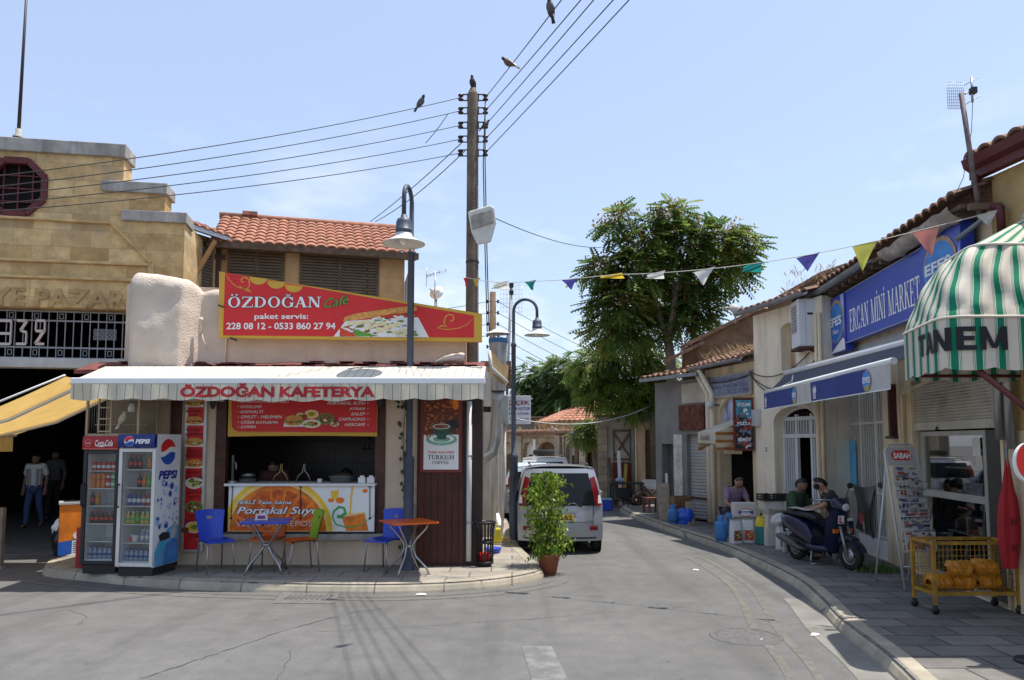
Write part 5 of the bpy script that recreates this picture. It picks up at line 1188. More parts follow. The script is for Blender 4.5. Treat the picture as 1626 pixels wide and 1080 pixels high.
f.add([(-0.003, 0.02, 0.15), (-0.003, 0.2, 0.15), (-0.003, 0.22, 0.5), (-0.003, 0.12, 0.6), (-0.003, 0.03, 0.45)], [(0, 1, 2, 3, 4)], M('cone_print', (0.6, 0.4, 0.1), 0.5, 0.4, 9)); f.add([(-0.003, 0.26, 0.12), (-0.003, 0.45, 0.12), (-0.003, 0.45, 0.5), (-0.003, 0.32, 0.55)], [(0, 1, 2, 3)], M('bottle_print', (0.12, 0.08, 0.05), 0.5, 0.5, 9))
f.add([(-0.003, 0.03, 0.55), (-0.003, 0.47, 0.6), (-0.003, 0.47, 0.92), (-0.003, 0.03, 0.92)], [(0, 1, 2, 3)], M('yellow_glow_print', (0.85, 0.5, 0.05), 0.4, 0.3, 4)); f.build('print', ic)
for x, y in ((0.06, 0.06), (0.46, 0.06), (0.06, 0.44), (0.46, 0.44)): MB().lathe([(0.0, -0.015), (0.045, -0.015), (0.045, 0.015), (0, 0.015)], (x, y, 0.046), BLACK, 12, Rm=Matrix.Rotation(pi/2, 3, 'X')).beam((x, y, 0.06), (x, y, 0.1), 0.02, 0.03, STEEL).build('castor', ic)
c = onY(127, 895, 11.6); o = thing('red_crate', 'red plastic crate standing on end between the chest and the red fridge', 'crate', (c.x, 11.5, KZ-0.005), RAD(-3))
f = MB(); CR = M('red_crate_plastic', (0.33, 0.015, 0.02), 0.4, 0.1); f.box(-0.02, 0.09, 0, 0.4, 0, 0.6, CR); f.build('side', o, 0.012)
for i in range(5): MB().box(-0.01, 0.08, -0.012, -0.001, 0.06+i*0.105, 0.12+i*0.105, CR).build('rib', o)
c = ground(86, 889, 0); o = thing('rubbish_sack', 'dark sack topped by a white bag slumped behind the ice cream chest', 'bag', (c.x-0.1, c.y+0.5, 0))
def sack(m_, r, h, mat, seed, top=0.25):
 m_.sheet(lambda s, t: (lambda k, n_: V((r[0]*k*cos(2*pi*s), r[1]*k*sin(2*pi*s), h*t)) * (1+0.0*n_) + V((cos(2*pi*s), sin(2*pi*s), 0))*n_)((1-(1-top)*max(0, (t-0.55)/0.45)**1.5)*(0.85+0.15*min(1, t*6)), 0.05*mnoise.noise(V((cos(2*pi*s)*1.5+seed, sin(2*pi*s)*1.5, t*3)))), 22, 14, mat)
 return m_
sack(MB(), (0.22, 0.2), 0.6, M('black_bag', (0.012, 0.012, 0.013), 0.3, 0.2), 1.0).build('sack', o); sack(MB(T(-0.1, -0.02, 0.35)), (0.12, 0.1), 0.3, M('white_bag', (0.7, 0.7, 0.7), 0.5, 0.05), 4.0).build('white_bag', o)

# ------------------------------------------------------------------ chairs and tables
LEGM = M('satin_metal_leg', (0.38, 0.38, 0.38), 0.3, 0.08, metal=0.8)
BLUE = M('blue_plastic', (0.025, 0.07, 0.50), 0.32, 0.05); LIME = M('lime_plastic', (0.26, 0.46, 0.03), 0.35, 0.05); ORNG = M('orange_plastic', (0.66, 0.115, 0.012), 0.35, 0.05)
def chair(label, loc, a, seatm, backm):
 t = thing('plastic_chair', label, 'chair', loc, RAD(a), 'plastic chairs outside the cafe')
 f = MB(); f.sheet(lambda s, v: ((s-0.5)*(0.40+0.05*sin(pi*v)), -0.21+0.42*v, 0.45+0.012*(2*s-1)**2-0.03*max(0, 0.25-v)*2), 8, 8, seatm); f.sheet(lambda s, v: ((s-0.5)*(0.40+0.05*sin(pi*v)), -0.21+0.42*v, 0.438+0.012*(2*s-1)**2-0.03*max(0, 0.25-v)*2), 8, 8, seatm)
 f.beam((-0.2, -0.21, 0.436), (0.2, -0.21, 0.436), 0.012, 0.02, seatm); f.build('seat', t)
 f = MB(); nu, nv = 10, 10
 def bp(s, v, o): return (0.0+(s-0.5)*(0.34+0.1*v**1.5), 0.2+0.085*v-0.035*sin(pi*s)*-1+o-0.03, 0.455+0.40*v+0.02*sin(pi*s)*(v > 0.95))
 for o_ in (0, 0.012):
  vs = [bp(i/nu, j/nv, o_) for j in range(nv+1) for i in range(nu+1)]
  fs = [(j*(nu+1)+i, j*(nu+1)+i+1, (j+1)*(nu+1)+i+1, (j+1)*(nu+1)+i) for j in range(nv) for i in range(nu) if not (j == 7 and i in (4, 5))]
  f.add(vs, fs, backm, True)
 f.build('backrest', t)
 for x, y in ((-0.17, -0.17), (0.17, -0.17), (-0.16, 0.17), (0.16, 0.17)):
  MB().tube([(x*0.8, y*0.8, 0.435), (x*1.05, y*1.05, 0.415), (x*1.15, y*1.3, 0.0)], 0.011, LEGM, 7).build('leg', t)
 return t
def spot(u, v, z=KZ): return ground(u, v, z)
p = spot(341, 908); chair('blue plastic chair turned sideways left of the blue table, beside the red board', p, 42, BLUE, BLUE)
p = spot(425, 903); chair('all orange plastic chair tucked behind the blue table', p, -6, ORNG, ORNG)
p = spot(477, 907); chair('plastic chair with lime green back and orange seat', p, -58, ORNG, LIME)
p = spot(610, 906); chair('blue plastic chair behind the orange table by the lamp post', p, -28, BLUE, BLUE)
def table(label, loc, a, topm, w_, splay):
 t = thing('cafe_table', label, 'table', loc, RAD(a), 'small square cafe tables')
 MB().box(-w_/2, w_/2, -w_/2, w_/2, 0.715, 0.742, topm).build('tabletop', t, 0.008)
 for k in range(4):
  b = RAD(45+90*k); d = V((cos(b), sin(b), 0))
  prof = [(0.30, 0.715), (0.27, 0.64), (0.13, 0.5), (0.07, 0.42), (0.065, 0.36), (0.12, 0.24), (0.27, 0.1), (0.33, 0.0)] if splay else [(0.33, 0.715), (0.29, 0.66), (0.16, 0.52), (0.05, 0.41), (0.05, 0.36), (0.14, 0.26), (0.29, 0.13), (0.36, 0.0)]
  MB().tube([tuple(d*r+V((0, 0, z))) for r, z in prof], 0.014, LEGM, 8).build('leg', t)
 MB().lathe([(0.05, 0.37), (0.062, 0.37), (0.062, 0.41), (0.05, 0.41)], (0, 0, 0), LEGM, 16).build('collar', t)
 return t
tb1 = table('blue topped square cafe table with a napkin holder on it', spot(422, 909), 10, BLUE, 0.66, False)
table('orange topped square cafe table with curved legs near the corner', spot(648, 911), 28, ORNG, 0.66, True)
o = thing('napkin_holder', 'white printed paper napkin holder on the blue table', 'napkin holder', world_of(tb1) @ V((-0.08, 0.02, 0.743)), RAD(12))
MB().prism([(-0.09, 0), (0.09, 0), (0.075, 0.085), (-0.075, 0.085)], -0.03, 0.03, WHITE_PAINT).build('holder', o)
f = MB(); f.rect(-0.055, 0.055, 0.015, 0.065, -0.032, RED_BRD); f.rect(-0.05, 0.05, 0.03, 0.05, -0.034, BLUE_PR); f.build('print', o)
# ------------------------------------------------------------------ street lamps
LAMPM = M('blue_grey_lamp_paint', (0.055, 0.07, 0.10), 0.5, 0.12, 6); SHADEW = M('pale_lamp_shade', (0.55, 0.55, 0.52), 0.5, 0.08, 8)
def lamp(label, loc, a, zt, R, rimr, zrim, zthick, r0=0.075, r1=0.05):
 t = thing('street_lamp', label, 'street lamp', loc, RAD(a), 'curved street lamps'); b = MB()
 zt -= loc[2]; zrim -= loc[2]
 b.lathe([(r0*1.35, 0), (r0*1.35, 0.03), (r0, 0.05), (r0, 1.55), (r0*1.08, 1.56), (r0*1.08, 1.62), (r1, 1.66), (r1, zthick), (r1*1.25, zthick), (r1*1.25, zthick+0.05), (r1*0.75, zthick+0.07), (r1*0.7, zt-R)], (0, 0, 0), LAMPM, 14); b.build('pole', t)
 arc = [(0, -R+R*cos(pi*k/14), zt-R+R*sin(pi*k/14)) for k in range(15)] + [(0, -2*R, zrim+0.42*rimr/0.33)]
 MB().tube(arc, r1*0.66, LAMPM, 10).build('arm', t)
 k = rimr/0.33; y = -2*R
 MB().lathe([(0.0, 0.46), (0.045, 0.45), (0.05, 0.41), (0.10, 0.38), (0.115, 0.33), (0.115, 0.24), (0.125, 0.235), (0.125, 0.215), (0.11, 0.21), (0.11, 0.15)] and [(r*k, z*k) for r, z in ((0.0, 0.46), (0.045, 0.45), (0.05, 0.41), (0.10, 0.38), (0.118, 0.33), (0.118, 0.22), (0.128, 0.215), (0.128, 0.2), (0.118, 0.19), (0.118, 0.15))], (0, y, zrim), LAMPM, 20).build('lamp_cap', t)
 MB().lathe([(r*k, z*k) for r, z in ((0.118, 0.16), (0.14, 0.11), (0.2, 0.065), (0.28, 0.025), (0.33, 0.0), (0.328, -0.006), (0.27, 0.012), (0.15, 0.05), (0.1, 0.12))], (0, y, zrim), SHADEW, 28).build('lamp_shade', t)
 MB().sphere((0, y, zrim+0.06*k), (0.06*k, 0.06*k, 0.08*k), M('frosted_bulb', (0.8, 0.8, 0.76), 0.3)).build('bulb', t)
 return t
P = onY(650, 700, 11.4); zt = onY(646, 290, 11.0).z; zr = onY(643, 382, 10.8).z
lamp('tall blue grey street lamp rising through the cafe awning', (P.x, 11.4, KZ), -8, zt, 0.21, 0.315, zr, onY(650, 400, 11.2).z-0.12)
P = onY(815.5, 700, 15.0); zt = onY(830, 476, 15.0).z; zr = onY(853, 533, 15.0).z
lamp('blue grey street lamp beside the parked silver car', (P.x, 15.0, KZ), 84, zt, 0.232, 0.255, zr, onY(815, 560, 15).z, 0.085, 0.045)

# ------------------------------------------------------------------ wooden utility pole
POLEW = M('grey_pole_wood', (0.15, 0.115, 0.085), 0.9, 0.3, 6, 0.5, 30, stain=(0.07, 0.05, 0.04), amt=0.5, streak=True)
def PP(v): return onY(749, v, 12.06)
UP = thing('utility_pole', 'tall weathered wooden utility pole with ten insulators behind the cafe corner', 'utility pole', (PP(700).x, 12.06, KZ)); ux, uy = UP.location.x, 12.06
ztop = PP(140).z-KZ
MB().tube([(0, 0, -0.1), (0.0, 0, 3), (-0.005, 0, ztop-0.12), (-0.005, 0, ztop-0.1), (-0.005, 0, ztop)], [0.115, 0.108, 0.088, 0.085, 0.04], POLEW, 14).build('pole', UP)
PORC = M('brown_porcelain', (0.035, 0.02, 0.018), 0.25, 0.15)
INS = {}
for k, v in enumerate((155, 176, 199, 221, 243)):
 z = PP(v).z-KZ
 for sx in (-1, 1):
  m_ = MB(); x = sx*0.2
  m_.lathe([(0.02, -0.045), (0.045, -0.045), (0.045, -0.025), (0.025, -0.012), (0.025, 0.012), (0.045, 0.025), (0.045, 0.045), (0.02, 0.045)], (x, 0, z), PORC, 10)
  for dz in (-0.05, 0.05): m_.beam((sx*0.08, 0, z+dz), (x, 0, z+dz), 0.03, 0.01, DARK_IRON)
  m_.tube([(x, 0, z-0.06), (x, 0, z+0.06)], 0.008, DARK_IRON, 5); m_.box(sx*0.085-0.012, sx*0.085+0.012, -0.02, 0.02, z-0.06, z+0.06, DARK_IRON)
  m_.build('insulator', UP); INS[(sx, k)] = V((ux+x, uy, KZ+z))
cbm = MB()
for dx in (0.17, 0.2): cbm.tube([(0.2, -0.03, ztop-0.2), (dx, -0.05, ztop-1.3), (dx+0.03, -0.05, ztop-2.6), (dx+0.07, -0.05, ztop-4.0)], 0.009, DARK_IRON, 5)
cbm.build('down_cable', UP); MB().lathe([(0.108, 0), (0.108, 0.03)], (0, 0, PP(418).z-KZ), DARK_IRON, 14).build('strap', UP)
# lantern bracketed off the pole
p = onY(768, 360, 11.5); sl = thing('pole_lantern', 'boxy white floodlight bracketed to the wooden pole, tilted to the street', 'floodlight', p)
f = MB(Matrix.Rotation(RAD(-12), 4, 'Y') @ Matrix.Rotation(RAD(14), 4, 'X')); LW = M('weathered_white', (0.62, 0.62, 0.58), 0.6, 0.1, 8)
pr_ = [(-0.19, 0.26), (0.16, 0.29), (0.21, 0.24), (0.2, 0.02), (0.06, -0.25), (-0.15, -0.25), (-0.2, -0.04)]
f.prism(pr_, -0.11, 0.12, LW); f.build('housing', sl, 0.02)
f = MB(Matrix.Rotation(RAD(-12), 4, 'Y') @ Matrix.Rotation(RAD(14), 4, 'X')); f.prism([(-0.16, 0.2), (0.16, 0.22), (0.16, 0.02), (-0.18, -0.01)], -0.135, -0.111, M('lens_grey', (0.30, 0.29, 0.26), 0.25, 0.4, 7)); f.build('lens', sl, 0.01)
MB().tube([(-0.1, 0.05, 0.12), (-0.17, 0.2, 0.2), (ux-p.x, uy-p.y-0.08, 0.25)], 0.025, STEEL, 8).build('bracket', sl)
# ------------------------------------------------------------------ overhead wires
WIRE = M('wire_black', (0.02, 0.02, 0.022), 0.6)
def wire(label, a, b, sag, r=0.006, group='overhead wires', name='power_line', n=24, mat=None):
 a, b = V(a), V(b); o = MB().tube([a.lerp(b, i/n) - a - V((0, 0, sag*4*(i/n)*(1-i/n))) for i in range(n+1)], r, mat or WIRE, 5).build(name)
 o.location = a; tag(o, label, 'wire', group); return o
ordn = ['topmost', 'second from the top', 'middle', 'second from the bottom', 'lowest']
for k, (va, vb) in enumerate(((217, 279), (233, 295), (254, 309), (273, 322), (293, 334))):
 b = onY(-160, vb+(vb-va)*0.30, 7.6); wire('wire running from the pole to the left, %s of five' % ordn[k], INS[(-1, k)], b, 0.12, group='wires running left from the pole')
for k, (u0, v0) in enumerate(((890, 0), (921, 0), (941, 0), (972, 0), (997, 0))):
 i_ = INS[(1, k)]; du = u0-772; dv = v0-(155+22*k); e = onY(772+du*2.2, 155+22*k+dv*2.2, 5.2)
 wire('wire climbing from the pole to the upper right, %s of five' % ordn[k], i_, e, 0.02, 0.0065, group='wires running right from the pole')
wire('thin cable from the pole down to the leafy tree', onY(772, 340, 11.7), onY(955, 393, 21), 0.15, 0.008, 'service cables')
wire('service cable from the pole over the tiled roof, upper of two', onY(735, 225, 11.8), onY(588, 352, 17), 0.05, 0.008, 'service cables')
wire('service cable from the pole over the tiled roof, lower of two', onY(738, 240, 11.8), onY(596, 352, 17), 0.1, 0.008, 'service cables')
wire('pale slack cable strung low across the far street', onY(815, 664, 17), onY(1040, 640, 24), 0.35, 0.012, 'service cables', mat=M('pale_cable', (0.5, 0.5, 0.48), 0.6))
wire('short loose wire end hanging off the second wire left of the pole', onY(712, 180, 11.5), onY(676, 227, 11.3), 0.02, 0.006, 'service cables')
# ------------------------------------------------------------------ pigeons
GF = M('grey_feather', (0.115, 0.11, 0.115), 0.8, 0.3, 30); DF = M('dark_feather', (0.035, 0.033, 0.038), 0.75, 0.3, 30); WF = M('white_feather', (1, 1, 1)); BF = M('brown_feather', (0.16, 0.09, 0.07), 0.8, 0.3, 30)
def on_wire(a, b, sag, u):
 best = None
 for i in range(400):
  t = i/400; p = a.lerp(b, t) - V((0, 0, sag*4*t*(1-t))); d = p - V((0, 0, CAM_H)); up = d.dot(_up); fw = d.dot(_fw); uu = 813 + F_PX*d.x/fw
  if best is None or abs(uu-u) < best[0]: best = (abs(uu-u), p)
 return best[1]
def wend(k): return onY(-160, (279, 295, 309, 322, 334)[k]+(62, 62, 55, 49, 41)[k]*0.30, 7.6)
def rend(k):
 u0 = (890, 921, 941, 972, 997)[k]; du = u0-772; dv = -(155+22*k); return onY(772+du*2.2, 155+22*k+dv*2.2, 5.2)
GP = 'pigeons perched overhead'
bird('pigeon', 'grey pigeon sitting on the wire left of the pole', 'bird', on_wire(INS[(-1, 0)], wend(0), 0.12, 668)+V((0, 0, 0.004)), RAD(60), 0.62, GF, DF, DF, 45, GP)
bird('pigeon', 'dark pigeon standing on the very top of the pole', 'bird', (ux-0.005, uy, KZ+ztop+0.002), RAD(-25), 0.66, DF, DF, DF, 62, GP)
bird('pigeon', 'brown pigeon with white tail on the wire above and right of the pole', 'bird', on_wire(INS[(1, 0)], rend(0), 0.02, 808)+V((0, 0, 0.004)), RAD(-75), 0.6, BF, DF, WF, 20, GP)
bird('pigeon', 'large grey pigeon with dark tail high on the wire at the top edge', 'bird', on_wire(INS[(1, 0)], rend(0), 0.02, 874)+V((0, 0, 0.004)), RAD(-25), 0.56, GF, DF, DF, 52, GP)
bird('pigeon', 'small brown pigeon huddled by the insulators on the right side of the pole', 'bird', INS[(1, 2)]+V((0.0, -0.02, -0.06)), RAD(80), 0.5, BF, DF, BF, 40, GP)
# ------------------------------------------------------------------ bunting across the street
b0, b1 = V((-0.6, 11.6)), V((5.05, 8.4))
def bY(u):
 k = (u-813)/F_PX; d = b1-b0; t = (k*b0.y-b0.x)/(d.x-k*d.y); return b0.y+d.y*t
sp_ = [(741, 441), (795, 449), (840, 447), (900, 444), (970, 437), (1040, 434), (1117, 428), (1195, 419), (1283, 405), (1372, 387), (1468, 364), (1540, 346), (1582, 334)]
bpt = [onY(u, v, bY(u)) for u, v in sp_]
bt = thing('bunting', 'string of faded coloured pennants strung across the street from the pole', 'bunting', bpt[0])
MB().tube([p-bpt[0] for p in smooth_path(bpt, 4)], 0.005, M('pale_string', (0.55, 0.52, 0.45), 0.8), 5).build('string', bt)
FC = {'w': (0.70, 0.68, 0.62), 'g': (0.02, 0.26, 0.22), 'p': (0.12, 0.10, 0.38), 'y': (0.62, 0.46, 0.05), 'k': (0.62, 0.24, 0.2), 'r': (0.5, 0.04, 0.04), 'l': (0.66, 0.62, 0.12)}
FM = {k: M('pennant_'+n_, FC[k], 0.8, 0.08, 6, trans=0.45) for k, n_ in (('w', 'white'), ('g', 'green'), ('p', 'purple'), ('y', 'gold'), ('k', 'pink'), ('r', 'red'), ('l', 'yellow'))}
for u, v, w_, h_, c_, fold in ((740, 441, .1, .14, 'r', 1), (757, 442, .14, .12, 'y', 1), (795, 448, .28, .1, 'w', 0), (842, 446, .2, .14, 'g', 1), (905, 443, .26, .15, 'p', 1), (970, 436, .34, .055, 'y', 0), (1042, 433, .26, .08, 'w', 0), (1118, 428, .28, .2, 'w', 1), (1196, 419, .25, .1, 'g', 0), (1283, 405, .28, .2, 'p', 1), (1373, 387, .27, .32, 'l', 1), (1470, 363, .28, .34, 'k', 1), (1567, 338, .2, .16, 'w', 1)):
 c = onY(u, v, bY(u)); d = V((b1.x-b0.x, b1.y-b0.y, 0)).normalized(); nn = V((-d.y, d.x, 0)); rf_ = random.Random(u)
 lean = rf_.uniform(-0.04, 0.04); wob = rf_.uniform(0.02, 0.05)
 slope = {0: 0.05}.get(0) if u < 1000 else 0.16
 def ff(s, t):
  ww = (1-t) if fold else (1-0.15*t); x = (s-0.5)*w_*ww + lean*t
  return c - bpt[0] + d*x + nn*(wob*sin(5*t+3*s)*t*(1 if fold else 2)) + V((0, 0, -h_*t + slope*x*(1-t)))
 MB().sheet(ff, 6, 6, FM[c_]).build('pennant', bt)
# ------------------------------------------------------------------ things on the pavement corner
c = spot(770, 899); bn = thing('litter_bin', 'round black slatted litter bin at the cafe corner', 'bin', c)
for k in range(16):
 a = 2*pi*k/16; MB().tube([(0.115*cos(a), 0.115*sin(a), 0.06), (0.125*cos(a), 0.125*sin(a), 0.55), (0.15*cos(a), 0.15*sin(a), 0.66)], 0.011, BLACK, 5).build('slat', bn)
f = MB(); 
for z, r in ((0.06, 0.118), (0.36, 0.122), (0.65, 0.15)): f.lathe([(r-0.008, z-0.018), (r+0.012, z-0.018), (r+0.012, z+0.018), (r-0.008, z+0.018), (r-0.008, z-0.018)], (0, 0, 0), BLACK, 20)
f.build('hoop', bn); MB().lathe([(0, 0.0), (0.09, 0), (0.11, 0.05), (0, 0.05)], (0, 0, 0), BLACK, 16).build('foot', bn); MB().lathe([(0, 0.07), (0.1, 0.07), (0.1, 0.2), (0, 0.2)], (0, 0, 0), M('red_bag', (0.4, 0.02, 0.02), 0.5), 14).build('liner', bn)
c = onY(790, 853, 14.2); jc = thing('jerrycan', 'translucent yellow plastic jerrycan on the corner pavement', 'jerrycan', (c.x, 14.2, KZ+0.03))
YP = M('yellow_can_plastic', (0.70, 0.62, 0.06), 0.4, 0.08, trans=0.3)
MB().box(-0.09, 0.09, -0.07, 0.07, 0, 0.27, YP).build('body', jc, 0.035); MB().tube([(-0.05, 0, 0.26), (-0.04, 0, 0.32), (0.03, 0, 0.32), (0.04, 0, 0.26)], 0.014, YP, 6).build('handle', jc); MB().lathe([(0.025, 0.26), (0.025, 0.31), (0, 0.31)], (0.065, 0, 0), BLUE, 10).build('cap', jc)
o = MB().box(-0.14, 0.14, -0.1, 0.1, -0.0, 0.03, CONCRETE).build('paving_slab'); o.location = (c.x, 14.2, KZ-0.0); tag(o, 'loose slab under the yellow jerrycan', 'slab')
c = spot(783, 878); o = thing('plastic_basin', 'flat blue plastic basin lying beside the black litter bin', 'basin', c)
MB().lathe([(0, 0.002), (0.10, 0.002), (0.135, 0.085), (0.145, 0.085), (0.14, 0.07), (0.11, 0.0)], (0, 0, 0), BLUE, 22).build('bowl', o)
c = onY(803, 852, 14.4); o = MB().box(-0.08, 0.1, -0.08, 0.1, 0, 0.1, M('pale_timber', (0.5, 0.36, 0.2), 0.8, 0.2)).build('timber_block'); o.location = (c.x-0.02, 14.4, KZ+0.002); tag(o, 'short block of pale timber on the pavement by the lamp', 'block')
o = MB().tube([(-0.06, 0, 0.5), (0.03, -0.1, 0.2), (0.1, -0.2, 0.06)], [0.05, 0.06, 0.05], WHITE_PAINT, 8).build('plastic_pipe'); o.location = (c.x-0.12, 14.75, KZ); tag(o, 'white plastic pipe leaning down behind the jerrycan', 'pipe')
# potted plant in the road at the kerb
c = ground(871, 912, 0); pp = thing('potted_plant', 'tall bushy ficus in a terracotta pot standing in the road before the silver car', 'potted plant', c)
MB().lathe([(0.0, 0.0), (0.115, 0.0), (0.17, 0.27), (0.185, 0.275), (0.185, 0.31), (0.165, 0.31), (0.155, 0.26), (0.0, 0.26)], (0, 0, 0), M('terracotta_pot', (0.30, 0.095, 0.05), 0.75, 0.12, 6), 26).build('pot', pp)
st = MB(); rp = random.Random(21)
for i in range(6):
 a = rp.uniform(0, 2*pi); st.tube([(0.03*cos(a), 0.03*sin(a), 0.25), (0.06*cos(a+1), 0.06*sin(a+1), 0.7), (0.1*cos(a+1.6)-0.02, 0.1*sin(a+1.6), 1.25)], [0.016, 0.012, 0.005], M('ficus_bark', (0.16, 0.12, 0.08), 0.85), 6)
st.build('trunk', pp)
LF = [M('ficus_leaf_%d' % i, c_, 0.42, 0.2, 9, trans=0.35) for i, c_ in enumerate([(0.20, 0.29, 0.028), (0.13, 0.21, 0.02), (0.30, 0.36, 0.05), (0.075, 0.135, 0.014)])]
lv = MB()
prof = [(0.33, 0.13), (0.42, 0.19), (0.55, 0.16), (0.72, 0.13), (0.9, 0.19), (1.05, 0.22), (1.2, 0.17), (1.32, 0.2), (1.48, 0.15), (1.6, 0.04)]
def prad(z):
 for (za, ra), (zb_, rb2) in zip(prof, prof[1:]):
  if za <= z <= zb_: return ra+(rb2-ra)*(z-za)/(zb_-za)
 return 0.05
for tw in range(360):
 z = rp.uniform(0.34, 1.56); a = rp.uniform(0, 2*pi); R_ = prad(z)*(0.82+0.7*mnoise.noise(V((cos(a)*1.3, sin(a)*1.3, z*6)))); r = R_*sqrt(rp.uniform(0.12, 1.05)); b = V((r*cos(a)-0.02+0.02*sin(4*z), r*sin(a), z))
 if 0.45 < z < 0.62 and cos(a) > 0.2: b.x += 0.17*rp.random()
 dr_ = V((cos(a), sin(a), rp.uniform(-0.4, 0.5)))
 for j in range(8):
  p = b + dr_*0.035*j*rp.uniform(0.3, 1) + V((rp.uniform(-.035, .035), rp.uniform(-.035, .035), -0.014*j)); q_ = V((rp.uniform(-1, 1), rp.uniform(-1, 1), -rp.uniform(0.5, 1.4))).normalized(); s_ = q_.orthogonal().normalized(); s_.rotate(Quaternion(q_, rp.uniform(0, 6.28)))
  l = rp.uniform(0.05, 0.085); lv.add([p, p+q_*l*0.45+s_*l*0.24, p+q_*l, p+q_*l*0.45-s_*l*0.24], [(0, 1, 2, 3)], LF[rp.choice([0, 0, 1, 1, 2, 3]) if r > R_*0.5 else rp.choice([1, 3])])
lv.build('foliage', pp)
f = MB()
for i in range(9):
 a = rp.uniform(0, 2*pi); p = V((0.1*cos(a), 0.1*sin(a), 0.29)); f.add([p, p+V((0.05*cos(a)+.02, 0.05*sin(a), .09)), p+V((0.13*cos(a), 0.13*sin(a), .14)), p+V((0.05*cos(a)-.02, 0.05*sin(a), .07))], [(0, 1, 2, 3)], M('bright_leaf', (0.12, 0.42, 0.03), 0.4, 0.1, trans=0.3))
f.build('pot_weeds', pp)
# ------------------------------------------------------------------ right hand row of buildings
R1 = Wall(6.12, 15.0, 5.52, 8.66); R2 = Wall(4.62, 17.95, 5.58, 13.68); R3 = Wall(3.6, 20.0, 4.6, 17.97); R0 = Wall(5.505, 8.6, 6.03, 4.9)
CREAMP = M('cream_plaster', (0.72, 0.585, 0.39), 0.92, 0.10, 2.2, 0.25, 40, stain=(0.33, 0.25, 0.16), amt=0.5, streak=True)
PALEP = M('pale_plaster', (0.80, 0.71, 0.56), 0.92, 0.08, 2.5, 0.25, 40, stain=(0.38, 0.30, 0.20), amt=0.42, streak=True)
TANP = M('tan_plaster', (0.54, 0.40, 0.24), 0.92, 0.2, 2.5, 0.3, 40, stain=(0.26, 0.17, 0.09), amt=0.5, streak=True)
GREYP = M('grey_cement_plaster', (0.20, 0.195, 0.18), 0.95, 0.15, 2.2, 0.3, 30, stain=(0.32, 0.31, 0.29), amt=0.25)
OLDTILE = M('weathered_tile', (0.23, 0.125, 0.08), 0.9, 0.45, 9, stain=(0.12, 0.09, 0.07), amt=0.6, sscale=3)
MUD = M('mud_brick', (0.17, 0.105, 0.06), 0.95, 0.3, 5, 0.6, 22, stain=(0.25, 0.17, 0.10), amt=0.4, sscale=2.5)
GUTTER = M('old_zinc_gutter', (0.22, 0.235, 0.26), 0.55, 0.2, 5, metal=0.3)
BARS = M('cream_white_bars', (0.62, 0.60, 0.54), 0.6, 0.1, 8, stain=(0.35, 0.25, 0.16), amt=0.2, sscale=5)
EFB = M('sign_blue', (0.03, 0.06, 0.40), 0.35, 0.04); EFL = M('emblem_sky_blue', (0.03, 0.22, 0.62), 0.4, 0.25, 5); STRAW = M('dry_grass', (0.40, 0.30, 0.15), 0.9, 0.3, 12)
rr = random.Random(31)
def weeds(mb, p, n, h, spread, mat):
 for i in range(n):
  a = rr.uniform(0, 2*pi); b = V(p)+V((rr.uniform(-spread, spread), rr.uniform(-spread, spread)*0.5, 0)); l = h*rr.uniform(0.4, 1.1)
  d = V((cos(a)*0.5, sin(a)*0.5, 1)).normalized()*l; s_ = V((sin(a), -cos(a), 0))*0.004
  mb.add([b-s_, b+s_, b+d*0.6+V((cos(a), sin(a), 0))*l*0.08+s_*.7, b+d+V((cos(a), sin(a), -0.2))*l*0.25], [(0, 1, 2, 3)], mat)
def gutter(mb, x0, x1, y, z, r, mat):
 mb.sheet(lambda s, t: (x0+(x1-x0)*s, y-r*cos(pi*t), z-r*sin(pi*t)), 2, 8, mat); mb.sheet(lambda s, t: (x0+(x1-x0)*s, y-(r-.008)*cos(pi*t), z-(r-.008)*sin(pi*t)), 2, 8, mat)
# ---- mini market
m1 = thing('mini_market_building', 'cream shop building with blue roof sign, white barred gates and a half open roller shutter', 'building', R1.o, R1.rot)
a1 = lambda u, v, o=0: R1.at(u, v, o)
gA, gB = a1(1337, 700).x, a1(1403, 700).x; sA, sB = a1(1449, 700).x, R1.len-0.06
EZ = 4.68
w = MB(); w.wall(-0.6, R1.len, 0.1, EZ, 0, 0.3, CREAMP, [(gA, gB, 0.13, 2.95), (sA, sB, 0.13, 2.86)])
w.box(R1.len-0.3, R1.len, 0.3, 5, 0.1, EZ, CREAMP); w.build('wall', m1)
MB().box(a1(1313, 600).x, a1(1450, 600).x, -0.015, 0.0, 3.25, 3.62, M('bluish_limewash', (0.50, 0.52, 0.54), 0.9, 0.12, 3, stain=(0.3, 0.27, 0.22), amt=0.4)).build('limewash_band', m1)
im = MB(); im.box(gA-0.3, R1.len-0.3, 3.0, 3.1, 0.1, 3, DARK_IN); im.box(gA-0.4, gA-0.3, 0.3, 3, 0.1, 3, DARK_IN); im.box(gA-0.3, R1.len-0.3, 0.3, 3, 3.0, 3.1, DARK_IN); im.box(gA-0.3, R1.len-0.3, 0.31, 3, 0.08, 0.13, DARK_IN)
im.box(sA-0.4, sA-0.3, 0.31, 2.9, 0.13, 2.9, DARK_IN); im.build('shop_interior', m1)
rf = MB(); tile_roof(rf, (-0.5, 2.6, EZ+1.25), (R1.len+0.6, 0, 0), (0, -3.0, -1.13), OLDTILE, 0.22, 0.36, 0.055); rf.build('roof', m1)
ev = MB(); ev.box(-0.5, R1.len+0.05, -0.36, 0.0, EZ-0.02, EZ+0.03, OLDWOOD)
for i in range(22): ev.box(-0.4+i*0.33, -0.33+i*0.33, -0.34, 0.0, EZ-0.09, EZ-0.021, OLDWOOD)
ev.build('eave', m1)
